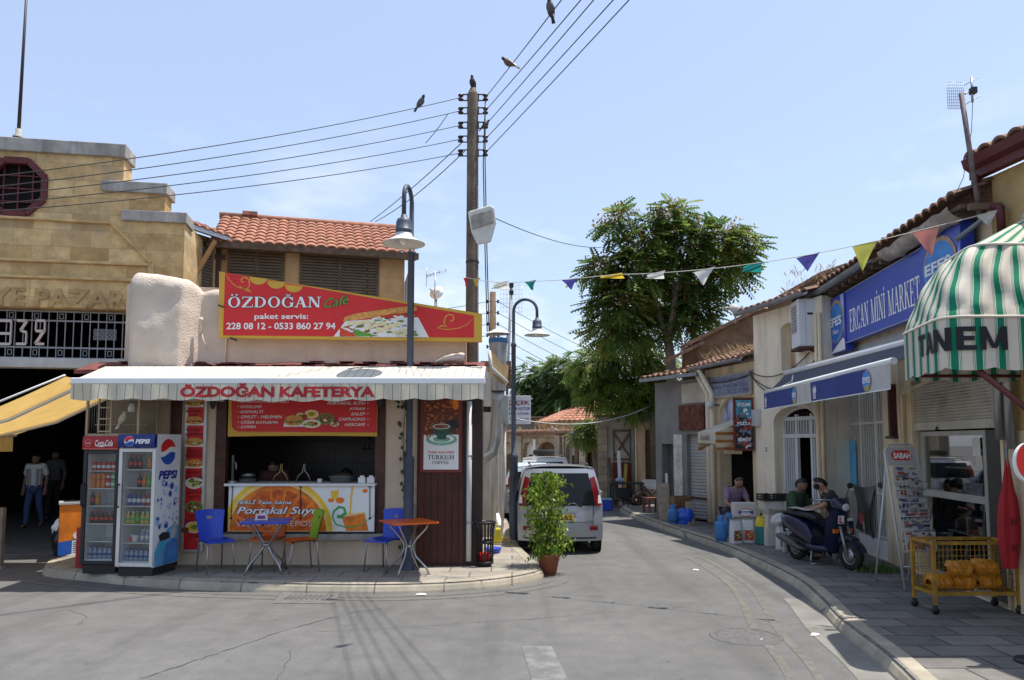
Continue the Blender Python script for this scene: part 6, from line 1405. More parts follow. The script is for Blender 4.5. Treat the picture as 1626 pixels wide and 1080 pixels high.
gu = MB(); gutter(gu, -0.4, a1(1380, 440, .4).x, -0.42, EZ+0.05, 0.075, GUTTER); gu.build('gutter', m1)
cn = MB(); xs0, xs1 = a1(1400, 430, .4).x, R1.len-0.05
cn.sheet(lambda s, t: V((xs0+(xs1-xs0)*s, -0.36-0.1*cos(pi*t*0.9)-0.03*mnoise.noise(V((s*9, t*3, 1))), EZ+0.03-0.14*sin(pi*t*0.6)-0.05*max(0, mnoise.noise(V((s*7, 0, 4)))))), 40, 6, M('peeling_white_cornice', (0.42, 0.38, 0.33), 0.9, 0.35, 4, stain=(0.16, 0.13, 0.1), amt=0.6, sscale=3)); cn.build('cornice', m1)
# white barred gates on a low plinth
gt = MB(); gt.box(gA, gB, 0.03, 0.25, 0.12, 0.42, WHITE_PAINT); gt.build('gate_plinth', m1)
def bars(x0, x1, z0, z1, n, y, mat, rails):
 b = MB()
 for i in range(n+1):
  x = x0+(x1-x0)*i/n; b.box(x-0.011, x+0.011, y, y+0.022, z0, z1, mat)
 for z in rails: b.box(x0, x1, y-0.005, y+0.027, z-0.02, z+0.02, mat)
 return b
zr_ = R1.at(1370, 672).z
gg_ = bars(gA+0.02, gB-0.02, 0.43, 2.94, 19, 0.06, BARS, (0.46, zr_, 2.92, 1.15))
for x in (gA+0.03, gA+(gB-gA)*0.42, gA+(gB-gA)*0.76, gB-0.03): gg_.box(x-0.03, x+0.03, 0.045, 0.095, 0.42, 2.95, BARS)
gg_.box(gA+(gB-gA)*.80, gA+(gB-gA)*.86, 0.03, 0.045, 1.25, 1.33, BLACK); gg_.build('barred_gate', m1)
MB().box(gA, gB, 0.2, 0.22, 0.42, 2.95, M('gate_glass_dark', (0.022, 0.02, 0.018), 0.5, 0.4, 2, spec=0.2)).build('gate_shade_sheet', m1)  # opaque dark sheet standing in for the shade behind the bars
# poster and a torn bag hung on the bars
f = MB(); p, q = R1.at(1341, 778), R1.at(1355, 700); f.box(p.x, q.x, 0.03, 0.038, p.z, q.z, M('poster_blue', (0.12, 0.42, 0.68), 0.5, 0.25, 4)); yy = 0.027
f.poly([(p.x+.02, p.z+.05), (p.x+.17, p.z+.05), (p.x+.2, p.z+.34), (p.x+.11, p.z+.4), (p.x+.05, p.z+.3)], yy, M('poster_gold', (0.72, 0.5, 0.1), 0.5, 0.4, 9)); f.disc(p.x+0.07, q.z-0.12, 0.045, 0.05, yy, BLACK_PR); f.poly([(p.x, p.z), (q.x, p.z), (q.x, p.z+.06), (p.x, p.z+.1)], yy-.001, WHITE_PR)
o = f.build('beer_poster'); o.matrix_world = world_of(m1); tag(o, 'narrow sky blue poster hung on the white barred gate', 'poster')
p, q = R1.at(1356, 838), R1.at(1387, 770); f = MB(); f.sheet(lambda s, t: (p.x+(q.x-p.x)*(0.08+0.9*s-0.12*(1-t)*s), 0.03+0.05*sin(3*s+4*t)-0.03, p.z+(q.z-p.z)*(t-0.12*s*(1-t)+0.08*sin(pi*s)*-t)), 10, 10, M('torn_black_plastic', (0.03, 0.03, 0.032), 0.3, 0.3)); f.disc((p.x+q.x)/2+.05, p.z+0.22, 0.12, 0.1, -0.06, M('faded_pink', (0.35, 0.06, 0.07), 0.6, 0.4, 8), 12)
o = f.build('torn_poster'); o.matrix_world = world_of(m1); tag(o, 'torn black poster with a red patch sagging on the lower gate bars', 'poster')
# piers, pipes and brackets between gate and shutter
pp_ = MB()
for u in (1429, 1433.5): x = a1(u, 700, .06).x; pp_.tube([(x, -0.05, 0.13), (x, -0.05, 2.66), (x+0.05, -0.05, 2.7), (x+1.1, -0.05, 2.82)] if u > 1432 else [(x, -0.05, 0.13), (x, -0.05, 3.4)], 0.026, CREAMP, 8)
for u in (1301, 1308): pass
pp_.build('pipe', m1)
for u, dz in ((1316, 0), (1411, 0.1)):
 x = a1(u, 640, .1).x; MB().box(x-0.04, x+0.04, -0.1, -0.002, 1.95+dz, 2.85, M('dark_red_steel', (0.07, 0.02, 0.018), 0.6, 0.2)).box(x-0.1, x+0.22, -0.13, -0.05, 1.93+dz, 1.97+dz, DARK_IRON).build('awning_bracket', m1)
x = a1(1327, 700, .1).x; MB().tube([(x-0.3, -0.08, 2.6), (x-0.12, -0.1, 2.1), (x+0.1, -0.08, 1.2), (x+0.12, -0.06, 1.15)], 0.03, OLDWOOD, 6).build('slanting_bar', m1)
# shutter, glass shop front
SH = M('roller_shutter_paint', (0.50, 0.46, 0.38), 0.6, 0.1, 4, stain=(0.30, 0.2, 0.12), amt=0.35, sscale=4)
zs0 = a1(1520, 680, 0).z; st = MB(); n = 15; hgt = (2.86-zs0-0.1)/n
for i in range(n):
 z = zs0+0.1+i*hgt; st.sheet(lambda s, t: (sA+(sB-sA)*s, 0.06-0.022*sin(pi*t), z+hgt*t), 1, 6, SH)
st.box(sA, sB, 0.03, 0.08, zs0-0.01, zs0+0.1, SH); st.tube([(sA+0.75, 0.02, zs0+0.03), (sA+0.75, -0.0, zs0+0.0), (sA+0.78, 0.02, zs0-0.01)], 0.012, BLACK, 6); st.build('roller_shutter', m1)
ALU = M('dull_aluminium', (0.42, 0.40, 0.36), 0.5, 0.1, metal=0.3)
gxa, gxb = sA+0.03, a1(1566, 700, -.1).x; zt_ = zs0-0.03; zmid = a1(1520, 790).z
fm = MB()
for x0, x1 in ((gxa, gxa+0.12), (gxb-0.07, gxb)): fm.box(x0, x1, 0.09, 0.14, 0.14, zt_, ALU)
for z0, z1 in ((zt_-0.06, zt_), (zmid-0.05, zmid+0.04), (0.14, 0.24)): fm.box(gxa+0.12, gxb-0.07, 0.09, 0.14, z0, z1, ALU)
fm.box(gxb, sB, 0.1, 0.14, 0.14, zt_, M('dark_door_panel', (0.055, 0.05, 0.045), 0.5, 0.2)); fm.build('shop_front_frame', m1)
MB().rect(gxa+0.12, gxb-0.07, 0.24, zt_-0.06, 0.115, glass_mat('shop_glass', (0.75, 0.76, 0.74), 0.32)).build('shop_glass', m1)
shf = MB()
for z in (0.75, 1.2, 1.62): shf.box(gxa+0.15, gxb-0.1, 0.35, 0.75, z, z+0.025, BARS)
for i in range(26):
 x = rr.uniform(gxa+0.2, gxb-0.2); z = rr.choice((0.78, 1.23, 1.65)); shf.box(x, x+rr.uniform(.05, .16), 0.42, 0.6, z, z+rr.uniform(.08, .25), rr.choice([CREAMP, BRASS, MEAT_PR, STEEL, WOOD_BR]))
shf.build('shop_shelf', m1)
p = a1(1552, 695, -.1); MB().rect(p.x-0.1, p.x+0.09, p.z-0.22, p.z, 0.085, M('paper_notice', (0.62, 0.6, 0.52), 0.8)).build('paper_notice', m1)
# blue roof sign in three panels
def efes(mb, cx_, cz_, rx, rz_, y):
 mb.disc(cx_, cz_, rx*1.08, rz_*1.06, y, M('emblem_tan', (0.42, 0.27, 0.15), 0.5, 0.3, 8), 28); mb.disc(cx_-rx*0.04, cz_-rz_*0.06, rx, rz_*0.96, y-0.002, EFL, 28); mb.disc(cx_-rx*0.1, cz_-rz_*0.3, rx*0.75, rz_*0.6, y-0.003, M('emblem_mid_blue', (0.02, 0.13, 0.5), 0.4, 0.2), 24)
 letters(mb, 'EFES', cx_-rx*0.95, cx_+rx*0.75, cz_-rz_*0.22, cz_+rz_*0.22, y-0.006, WHITE_PR, 0.03); letters(mb, 'Pilsen', cx_-rx*0.5, cx_+rx*0.35, cz_-rz_*0.62, cz_-rz_*0.38, y-0.006, WHITE_PR, 0.01, 0.3)
sg1 = thing('mini_market_sign', 'long blue shop sign with white mini market lettering under the eaves', 'sign', R1.o, R1.rot); OS = 0.22
xa, xb = a1(1343, 500, OS).x, a1(1465, 450, OS).x; zt1, zb1 = 4.55, 3.66
MB().box(xa+0.004, xb-0.004, -OS, -OS+0.12, zb1, zt1, EFB).build('sign_box', sg1, 0.006)
f = MB(); serif_text(f, 'ERCAN MİNİ MARKET', a1(1349, 500, OS).x, a1(1461, 450, OS).x, a1(1350, 528, OS).z+0.0, a1(1350, 492, OS).z, -OS-0.004, WHITE_PR); f.build('lettering', sg1)
tr_ = MB()
for z in (zb1, zt1-0.012): tr_.box(xa, xb, -OS-0.008, -OS-0.001, z, z+0.012, M('sign_trim_grey', (0.35, 0.38, 0.45), 0.4))
tr_.build('trim', sg1)
sgL = thing('beer_sign', 'white and blue beer sign with round emblem left of the long blue sign', 'sign', R1.o, R1.rot)
x0 = a1(1318, 500, OS).x; MB().box(x0, xa-0.004, -OS-0.02, -OS+0.12, zb1-0.12, zt1, EFB).build('sign_box', sgL, 0.006)
f = MB(); y0 = -OS-0.024; f.poly([(x0+.03, zb1-.1), (xa-.02, zb1-.1), (xa-.02, zb1+.05), (xa-.1, zb1+.12), (x0+.3, zb1-.02)], y0, WHITE_PR); f.poly([(xa-.2, zt1-.02), (xa-.02, zt1-.02), (xa-.02, zb1+.1)], y0, M('pale_blue_print', (0.35, 0.45, 0.75), 0.4)); efes(f, (x0+xa)/2-0.02, (zb1+zt1)/2, 0.38, 0.36, y0-0.002); f.build('emblem', sgL)
sgR = thing('beer_sign', 'blue beer sign with round emblem at the right end beside the striped canopy', 'sign', R1.o, R1.rot)
x1 = a1(1531, 450, OS).x; MB().box(xb+0.004, x1, -OS-0.02, -OS+0.14, zb1-0.1, zt1+0.06, EFB).build('sign_box', sgR, 0.006)
f = MB(); y0 = -OS-0.024; f.poly([(x1-.3, zb1-.08), (x1-.02, zb1-.08), (x1-.02, zt1-.2)], y0, M('pale_blue_print', (0, 0, 0))); efes(f, (xb+x1)/2+0.0, (zb1+zt1)/2+0.08, 0.42, 0.34, y0-0.002); f.build('emblem', sgR)
# antenna on its pipe
ap = V((5.12, 8.55, 4.3)); at_ = thing('tv_antenna', 'tall rusty antenna mast with grid reflector leaning over the shop roof', 'antenna', ap); q = onY(1526, 148, 8.55)-ap
MB().tube([onY(1556, 345, 8.55)-ap, onY(1540, 240, 8.55)-ap, q], 0.028, M('rusty_mast', (0.16, 0.12, 0.12), 0.7, 0.3, 12), 8).tube([onY(1556, 345, 8.55)-ap, onY(1556, 352, 8.55)-ap, V((0.0, 0.15, 0))], 0.028, GUTTER, 8).build('mast', at_)
f = MB()
for i in range(9): f.tube([q+V((-0.1+0.024*i, 0.1, -0.14)), q+V((-0.1+0.024*i, 0.1, 0.18))], 0.003, STEEL, 4)
for i in range(10): f.tube([q+V((-0.1, 0.1, -0.14+0.0355*i)), q+V((0.095, 0.1, -0.14+0.0355*i))], 0.003, STEEL, 4)
f.build('reflector', at_); f = MB(); f.tube([q+V((0.14, 0.02, -0.1)), q+V((0.14, 0.02, 0.2))], 0.012, STEEL, 6).box(q.x+0.12, q.x+0.18, q.y-0.02, q.y+0.05, q.z+0.0, q.z+0.07, BLACK)
for z in (-0.08, 0.04, 0.15): f.tube([q+V((0.05, 0.02, z-0.05)), q+V((0.24, 0.02, z+0.06))], 0.004, STEEL, 4); 
f.tube([q+V((0.0, 0.05, 0.0)), q+V((0.14, 0.02, 0.03))], 0.008, STEEL, 5).build('dipole', at_)
MB().tube([q+V((0.15, 0.02, 0)), q+V((0.1, 0.0, -0.45)), q+V((-0.02, 0, -1.0)), q+V((-0.2, 0, -1.35))], 0.004, BLACK, 4).build('cable', at_)
# ---- white and cream building with arched doors
m2 = thing('arched_door_building', 'pale plaster building with a tall white arched door and a lower tiled wing', 'building', R2.o, R2.rot)
a2 = lambda u, v, o=0: R2.at(u, v, o)
sC = a2(1197, 560).x; dA, dB = a2(1229, 700).x, a2(1296, 700).x; dT = a2(1262, 645).z; dS = a2(1262, 669).z
nA, nB = a2(1240, 550).x, a2(1263, 550).x; nT, nBz = a2(1250, 513).z, a2(1250, 588).z
lA, lB = a2(1141, 760).x, a2(1194, 760).x; lT = a2(1165, 696).z; wA, wB = a2(1138, 660).x, a2(1178, 660).x; wT, wZ = a2(1155, 632).z, a2(1155, 684).z
HZ = 4.62; LZ = 3.68
w = MB(); w.wall(sC, R2.len, 0.1, HZ, 0, 0.3, PALEP, [(dA, dB, 0.12, dT), (nA, nB, nBz, nT)])
w.arch_fill(dA, dB, dS, dT, 0.0, 0.3, PALEP); w.arch_fill(nA, nB, nT-0.12, nT, 0.0, 0.3, PALEP)
w.box(nA-0.02, nB+0.02, 0.22, 0.29, nBz-0.02, nT, TANP); w.box(R2.len-0.3, R2.len, 0.3, 1.2, 0.1, HZ, PALEP); w.box(sC, sC+0.25, 0.3, 4, LZ-0.3, HZ, PALEP)
w.build('wall', m2)
w = MB(); w.wall(-0.25, sC, 0.1, LZ, 0.03, 0.3, CREAMP, [(lA, lB, 0.12, lT), (wA, wB, wZ, wT)]); w.arch_fill(wA, wB, wZ+0.12, wT, 0.03, 0.3, CREAMP); w.build('low_wall', m2)
MB().box(nA-0.04, nB+0.04, -0.03, 0.2, nBz-0.05, nBz-0.004, CREAMP).build('niche_sill', m2)
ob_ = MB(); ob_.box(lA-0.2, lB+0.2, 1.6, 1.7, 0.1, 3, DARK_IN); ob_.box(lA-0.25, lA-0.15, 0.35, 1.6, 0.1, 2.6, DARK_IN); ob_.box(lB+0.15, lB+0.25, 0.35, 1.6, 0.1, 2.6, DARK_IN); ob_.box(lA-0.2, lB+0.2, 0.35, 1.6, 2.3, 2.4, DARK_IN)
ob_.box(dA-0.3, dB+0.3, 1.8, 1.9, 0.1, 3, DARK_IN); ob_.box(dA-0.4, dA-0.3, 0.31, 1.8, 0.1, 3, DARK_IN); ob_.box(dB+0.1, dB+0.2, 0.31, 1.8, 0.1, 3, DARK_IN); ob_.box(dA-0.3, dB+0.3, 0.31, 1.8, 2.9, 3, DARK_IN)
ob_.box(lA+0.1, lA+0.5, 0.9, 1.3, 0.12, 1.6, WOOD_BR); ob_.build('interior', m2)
rf = MB(); tile_roof(rf, (sC-0.1, 2.6, HZ+0.95), (R2.len-sC+0.1, 0, 0), (0, -2.85, -0.88), OLDTILE, 0.22, 0.36, 0.05); rf.build('roof', m2)
rf = MB(); tile_roof(rf, (-0.7, 1.7, LZ+0.72), (sC+0.68, 0, 0), (0, -1.95, -0.66), OLDTILE, 0.22, 0.36, 0.05); rf.build('low_roof', m2)
gu = MB(); gutter(gu, sC-0.1, R2.len, -0.34, HZ+0.06, 0.07, GUTTER); gu.build('gutter', m2)
gu = MB(); gutter(gu, -0.3, sC, -0.34, LZ+0.05, 0.07, GUTTER); x = a2(1128, 650, .08).x
for dx in (-0.12, 0.08): gu.tube([(x+dx, -0.08, 0.15), (x+dx, -0.08, 3.1), (x+dx-0.15, -0.32, LZ-0.02)], 0.06, PALEP, 10)
gu.build('low_gutter', m2)
wd_ = MB()
for i in range(26): weeds(wd_, (rr.uniform(sC, R2.len), rr.uniform(0.3, 2.3), HZ+0.3+rr.uniform(0, 0.4)), 16, 0.24, 0.3, STRAW)
for i in range(30): weeds(wd_, (rr.uniform(-0.7, 1.0), rr.uniform(0.2, 1.5), LZ+0.3), 16, 0.28, 0.3, STRAW)
o = wd_.build('roof_weeds'); o.matrix_world = world_of(m2); o['kind'] = 'stuff'; tag(o, 'dry straw coloured weeds growing over the old tiled roofs on the right', 'weeds')
# arched door
DW = M('white_door_paint', (0.62, 0.63, 0.64), 0.55, 0.08, 5)
df = MB(); yd = 0.2; zt2 = a2(1262, 664).z; zm2 = a2(1262, 692).z
for x0, x1 in ((dA, dA+0.06), (dB-0.06, dB), (dA+(dB-dA)*.33-.03, dA+(dB-dA)*.33+.03), (dA+(dB-dA)*.68-.03, dA+(dB-dA)*.68+.03)): df.box(x0, x1, yd, yd+0.06, 0.12, dS+0.14 if x0 > dA and x1 < dB else dS, DW)
for z in (zt2, zm2): df.box(dA+.001, dB-.001, yd-0.004, yd+0.064, z-0.035, z+0.035, DW)
cxm, rx_ = (dA+dB)/2, (dB-dA)/2
df.tube([(cxm+rx_*0.97*cos(pi*k/16), yd+0.03, dS+(dT-dS)*0.95*sin(pi*k/16)) for k in range(17)], 0.035, DW, 6)
df.build('door_frame', m2)
lf_ = MB()
for x0, x1 in ((dA+0.06, dA+(dB-dA)*.33-.03), (dA+(dB-dA)*.68+.03, dB-0.06)):
 lf_.box(x0, x1, yd+0.045, yd+0.06, 0.13, zm2-0.036, M('door_grey_glass', (0.27, 0.29, 0.32), 0.25, 0.2))
 for i in range(5): x = x0+(x1-x0)*(i+.5)/5; lf_.box(x-0.012, x+0.012, yd+0.01, yd+0.035, 0.5, zm2-0.036, DW)
 lf_.box(x0+.001, x1-.001, yd+0.005, yd+0.04, 0.13, 0.5, DW)
lf_.build('door_leaf', m2)
tf = MB()
for i in range(15): x = dA+0.08+(dB-dA-0.16)*i/14; tf.box(x-0.01, x+0.01, yd+0.01, yd+0.03, zm2+0.036, zt2-0.036, DW)
tf.box(dA+.06, dB-.06, yd+0.045, yd+0.05, zm2+0.036, zt2-0.036, M('door_grey_glass', (0, 0, 0))); tf.box(dA+.1, dB-.1, yd+0.05, yd+0.055, zt2+0.036, dT-0.08, M('dark_pane', (0, 0, 0))); tf.build('transom', m2)
# downpipes at the right corner, wall box, house number
dp = MB()
for k, u in enumerate((1301, 1307)): x = a2(u, 700, .06).x; dp.tube([(x, -0.06, 0.13), (x, -0.06, 4.3)], 0.035, CREAMP, 8)
dp.build('downpipe', m2)
p = a2(1205, 663); MB().box(p.x-0.09, p.x+0.09, -0.12, -0.002, p.z-0.18, p.z+0.16, M('pale_aluminium', (0, 0, 0))).build('wall_box', m2, 0.01)
p = a2(1217, 714); f = MB(); f.rect(p.x-0.06, p.x+0.06, p.z-0.08, p.z+0.08, -0.006, WHITE_PR); letters(f, '23', p.x-0.04, p.x+0.04, p.z-0.05, p.z+0.05, -0.009, BLACK_PR, 0.02); f.build('house_number', m2)
p = a2(1128, 643, .2); MB().sphere((p.x, -0.2, p.z), 0.09, M('milky_globe', (0.6, 0.6, 0.58), 0.4)).beam((p.x, 0.02, p.z), (p.x, -0.15, p.z), 0.03, 0.03, DARK_IRON).build('globe_light', m2)
# cables sagging over the wall
for k, (ua, va, ub, vb, sg_) in enumerate(((1190, 590, 1285, 560, 0.25), (1192, 596, 1300, 562, 0.45), (1128, 608, 1195, 592, 0.06), (1196, 600, 1240, 610, 0.2))):
 A, B = R2.at(ua, va, .06), R2.at(ub, vb, .06); n = 14
 MB().tube([A.lerp(B, i/n)-V((0, 0, sg_*4*(i/n)*(1-i/n))) for i in range(n+1)], 0.011, BLACK, 5).build('cable', m2)
# plaque, poster in the arch, hanging food sign
f = MB(); p, q = a2(1130, 633, .04), a2(1191, 590, .04); zz0, zz1 = a2(1160, 630, .04).z, a2(1160, 593, .04).z
plq = thing('faded_plaque', 'weathered grey sign plaque with faded blue writing under the low eave', 'sign', R2.o, R2.rot)
MB().box(p.x, q.x, -0.04, 0.0, zz0, zz1, M('plaque_frame', (0.36, 0.34, 0.28), 0.8)).box(p.x+0.04, q.x-0.04, -0.046, -0.04, zz0+0.04, zz1-0.04, M('faded_slate_paint', (0.20, 0.22, 0.27), 0.85, 0.2, 6)).build('board', plq)
FB = M('faded_blue_letters', (0.09, 0.10, 0.24), 0.8, 0.2); hh = (zz1-zz0)
for k, tx_ in enumerate(('DERVİŞ PAŞA HANI', 'ORG. TURİZM LTD.', 'TEL: 22 75 340')): letters(f, tx_, p.x+(0.1 if k < 2 else 0.7), q.x-0.1, zz1-hh*(0.34+0.26*k), zz1-hh*(0.16+0.26*k), -0.049, FB, 0.03)
f.build('lettering', plq)
po_ = thing('fish_poster', 'pale blue and white food poster filling the arched window above the doorway', 'poster', R2.o, R2.rot); f = MB()
f.box(wA, wB, 0.12, 0.14, wZ, wT, M('poster_bluewhite', (0.42, 0.46, 0.62), 0.5, 0.25, 3)); f.build('sheet', po_)
f = MB()
for i in range(16): x, z = rr.uniform(wA+.1, wB-.1), rr.uniform(wZ+.05, wT-.12); a = rr.uniform(0.9, 1.9); L_ = rr.uniform(.1, .22); f.stroke([(x-L_*cos(a), z-L_*sin(a)), (x, z), (x+L_*cos(a), z+L_*sin(a))], [0.02, 0.09, 0.02], 0.117-i*.0004, rr.choice([WHITE_PR, M('fish_grey', (0.25, 0.27, 0.36), 0.5), M('fish_lilac', (0.55, 0.52, 0.68), 0.5)]))
f.build('print', po_)
hb = R2.w(a2(1198, 660, 0).x, -0.02, 0); fs_ = thing('hanging_food_sign', 'tall red framed food photo sign jutting out from the wall by the doorway', 'sign', hb, R2.rot+pi/2+RAD(-10))
zA, zB = onY(1181, 716, hb.y).z, onY(1181, 631, hb.y).z; W_ = 0.42
MB().box(-W_*0-0.0, W_, -0.03, 0.03, zA, zB, RFR).build('frame', fs_, 0.006)
fs_.rotation_euler.z = RAD(180-4); 
f = MB()
for sgn in (1,):
 yv = 0.034; f.rect(0.03, W_-0.03, zA+.04, zB-.04, yv, BLACK_PR)
 f.rect(0.05, W_-.05, zB-.42, zB-.06, yv+.001, M('food_teal_print', (0.08, 0.28, 0.36), 0.5, 0.5, 9))
 for i in range(46):
  x, z = rr.uniform(.06, W_-.06), rr.uniform(zA+.08, zB-.22); f.disc(x, z, rr.uniform(.015, .05), rr.uniform(.02, .05), yv+.002+i*.0003, rr.choice([M('dish_red', (0.35, 0.05, 0.03), 0.5, 0.4, 20), WHITE_PR, MEAT_PR, M('dish_red', (0, 0, 0)), M('dish_blue', (0.16, 0.2, 0.3), 0.5, 0.3, 20)]), 10)
 for t_, za_, zb_ in (('GÖZLEME', zB-.19, zB-.1), ('PİZZA', zB-.58, zB-.5), ('SİMİT', zA+.2, zA+.29)):
  b_ = MB(); vs, fsx = glyphs(t_, 0.03); ax = max(v.x for v in vs); lo, hi = min(v.y for v in vs), max(v.y for v in vs)
  f.add([(W_-.07-v.x/ax*(W_-.14), yv+.02, za_+(v.y-lo)/(hi-lo)*(zb_-za_)) for v in vs], fsx, WHITE_PR)
f.build('print', fs_)
# little striped awning over the doorway
SB = stripe_mat('orange_cream_stripe', (0.55, 0.46, 0.32), [(0.3, 0.7, (0.36, 0.15, 0.04))], 0.16, 2, trans=0.1, rough=0.9)
la = thing('doorway_awning', 'small faded awning with printed cream band over the dark doorway', 'awning', R2.o, R2.rot); xA, xB = a2(1108, 690, .8).x, a2(1157, 690, .5).x
zv0, zv1 = R2.at(1130, 703, .8).z, R2.at(1130, 686, .8).z
f = MB(); f.sheet(lambda s, t: (xA+(xB-xA)*s, -0.8*(1-t), zv1+0.0+0.28*t), 6, 3, M('cream_cloth', (0.5, 0.46, 0.36), 0.9, 0.15, 4)); f.sheet(lambda s, t: (xA+(xB-xA)*s, -0.8+0.012*sin(40*s)*t, zv1-(zv1-zv0)*t-0.02*abs(sin(22*s))*t), 60, 3, M('cream_cloth', (0, 0, 0))); f.build('canopy', la)
f = MB()
for x in (xA, xB): f.sheet(lambda s, t: (x+0.01*sin(9*t), -0.8+0.8*s, (zv1+0.28*s)-(0.42-0.1*s)*t), 8, 8, SB)
f.sheet(lambda s, t: (xA+(xB-xA)*s, -0.2, zv0+0.02-0.26*t), 6, 6, SB); f.build('side_flap', la)
f = MB(); letters(f, 'UĞUR İSLAMOĞLU PAS MARKETİ', xA+0.15, xB-0.25, zv0+0.05, zv1-0.05, -0.825, M('faded_black_letters', (0.1, 0.1, 0.1), 0.8), 0.02); f.build('lettering', la)
# air conditioner on the white wall
ac = thing('air_conditioner', 'large white air conditioner unit on a rusty bracket high on the pale wall', 'air conditioner', R1.o, R1.rot)
ACW = M('ac_white', (0.66, 0.66, 0.67), 0.5, 0.05, 4); xn = (R1.o.y-13.82)/-R1.d.y; zb2, zt3 = 3.72, 4.6; xf = xn-0.5
MB().box(xf, xn, -0.78, -0.34, zb2, zt3, ACW).build('casing', ac, 0.015)
f = MB(); f.box(xf+0.06, xn-0.12, -0.788, -0.781, zb2+0.28, zt3-0.1, M('grille_grey', (0.2, 0.2, 0.2), 0.6))
for i in range(9): f.box(xf+0.06, xn-0.12, -0.794, -0.789, zb2+0.3+i*0.055, zb2+0.31+i*0.055, ACW)
f.build('fan_grille', ac); f = MB(); P_ = lambda y0_, y1_, z0_, z1_, m_: f.add([(xn+.003, y, z) for y, z in ((y0_, z0_), (y1_, z0_), (y1_, z1_), (y0_, z1_))], [(0, 1, 2, 3)], m_)
P_(-.62, -.52, zt3-.30, zt3-.26, BLACK); P_(-.45, -.37, zb2+.06, zb2+.26, WHITE_PR); P_(-.655, -.65, zb2+.02, zt3-.03, M('grille_grey', (0, 0, 0))); f.build('side_panel', ac)
f = MB(); RU = M('rusty_bracket', (0.10, 0.045, 0.03), 0.85, 0.3, 14)
for x in (xf+0.08, xn-0.05): f.beam((x, -0.8, zb2-0.03), (x, 0.0, zb2-0.03), 0.05, 0.05, RU).beam((x, -0.03, zb2-0.3), (x, -0.03, zb2+0.5), 0.05, 0.04, RU).beam((x, -0.6, zb2-0.05), (x, -0.03, zb2-0.28), 0.03, 0.03, RU)
f.box(xf, xn+.02, -0.8, -0.3, zb2-0.045, zb2-0.006, RU); f.build('bracket', ac)
# satellite dishes
def dish(label, p, r, az, mast, mat):
 t = thing('satellite_dish', label, 'satellite dish', p, RAD(az), 'satellite dishes on the roofs'); Rm = Matrix.Rotation(RAD(70), 3, 'X')
 MB().lathe([(0.0, 0.0), (r*0.5, -0.02), (r, -0.09), (r*1.01, -0.08), (r*0.5, -0.008), (0, 0.012)], (0, 0, 0), mat, 24, Rm=Rm).build('reflector', t)
 MB().tube([(0, -0.02, -r*0.8), (0, -r*1.4, -r*0.1)], 0.012, STEEL, 5).box(-0.03, 0.03, -r*1.5, -r*1.35, -r*0.15, 0.0, WHITE_PAINT).build('receiver_arm', t)
 MB().tube([(0, 0.06, -mast), (0, 0.06, 0.02), (0, 0.0, 0.0)], 0.022, STEEL, 6).build('mast', t); return t
d_ = dish('grey satellite dish with a long bar on the white building roof corner', onY(1170, 488, 16.8), 0.13, 20, 0.35, M('dish_grey', (0.42, 0.42, 0.42), 0.5, 0.1))
MB().tube([(-0.38, 0.04, -0.03), (0.9, 0.1, 0.05)], 0.018, M('pale_timber', (0, 0, 0)), 6).build('crossbar', d_)
dish('white satellite dish on a thin mast behind the roof sign', onY(691, 462, 17.5), 0.17, -20, 1.6, WHITE_PAINT)
ya = thing('yagi_antenna', 'thin rooftop aerial with many rods above the white dish', 'antenna', onY(691, 432, 17.5)); f = MB(); f.tube([(0, 0, -1.3), (0, 0, 0.02)], 0.015, STEEL, 5); f.build('mast', ya); f = MB(); f.tube([(-0.2, 0, -0.1), (0.26, 0, 0.05)], 0.01, STEEL, 5)
for i in range(7): x = -0.18+0.07*i; f.tube([(x, -0.12, -0.1+0.022*i+0.02), (x, 0.12, -0.1+0.022*i-0.02)], 0.006, STEEL, 4)
f.tube([(-0.2, 0, -0.35), (-0.2, 0, 0.12)], 0.006, STEEL, 4).build('aerial', ya)
# ---- mud brick gable rising behind
gb_ = thing('mud_brick_gable', 'rough brown earthen gable wall rising behind the low tiled roof', 'building', (0, 0, 0)); Yg = 19.6
pts = [onY(1085, 640, Yg), onY(1345, 640, Yg), onY(1345, 424, Yg), onY(1300, 440, Yg), onY(1200, 496, Yg), onY(1088, 552, Yg)]
gb_.location = (pts[0].x, Yg, 0); f = MB(); f.prism([(p.x-pts[0].x, p.z if k > 1 else 0) for k, p in enumerate(pts)], 0, 0.4, MUD); f.build('wall', gb_)
f = MB(); E = [(p.x-pts[0].x, p.z) for p in pts[2:]]
for (xa_, za_), (xb_, zb_) in zip(E, E[1:]): f.beam((xa_, 0.15, za_+0.05), (xb_-0.02, 0.15, zb_+0.05), 0.7, 0.09, OLDTILE)
f.beam((E[-1][0]+0.4, -0.1, E[-1][1]+0.1), (E[-1][0]-0.5, -0.1, E[-1][1]-0.35), 0.6, 0.08, OLDTILE); f.build('roof_edge', gb_)
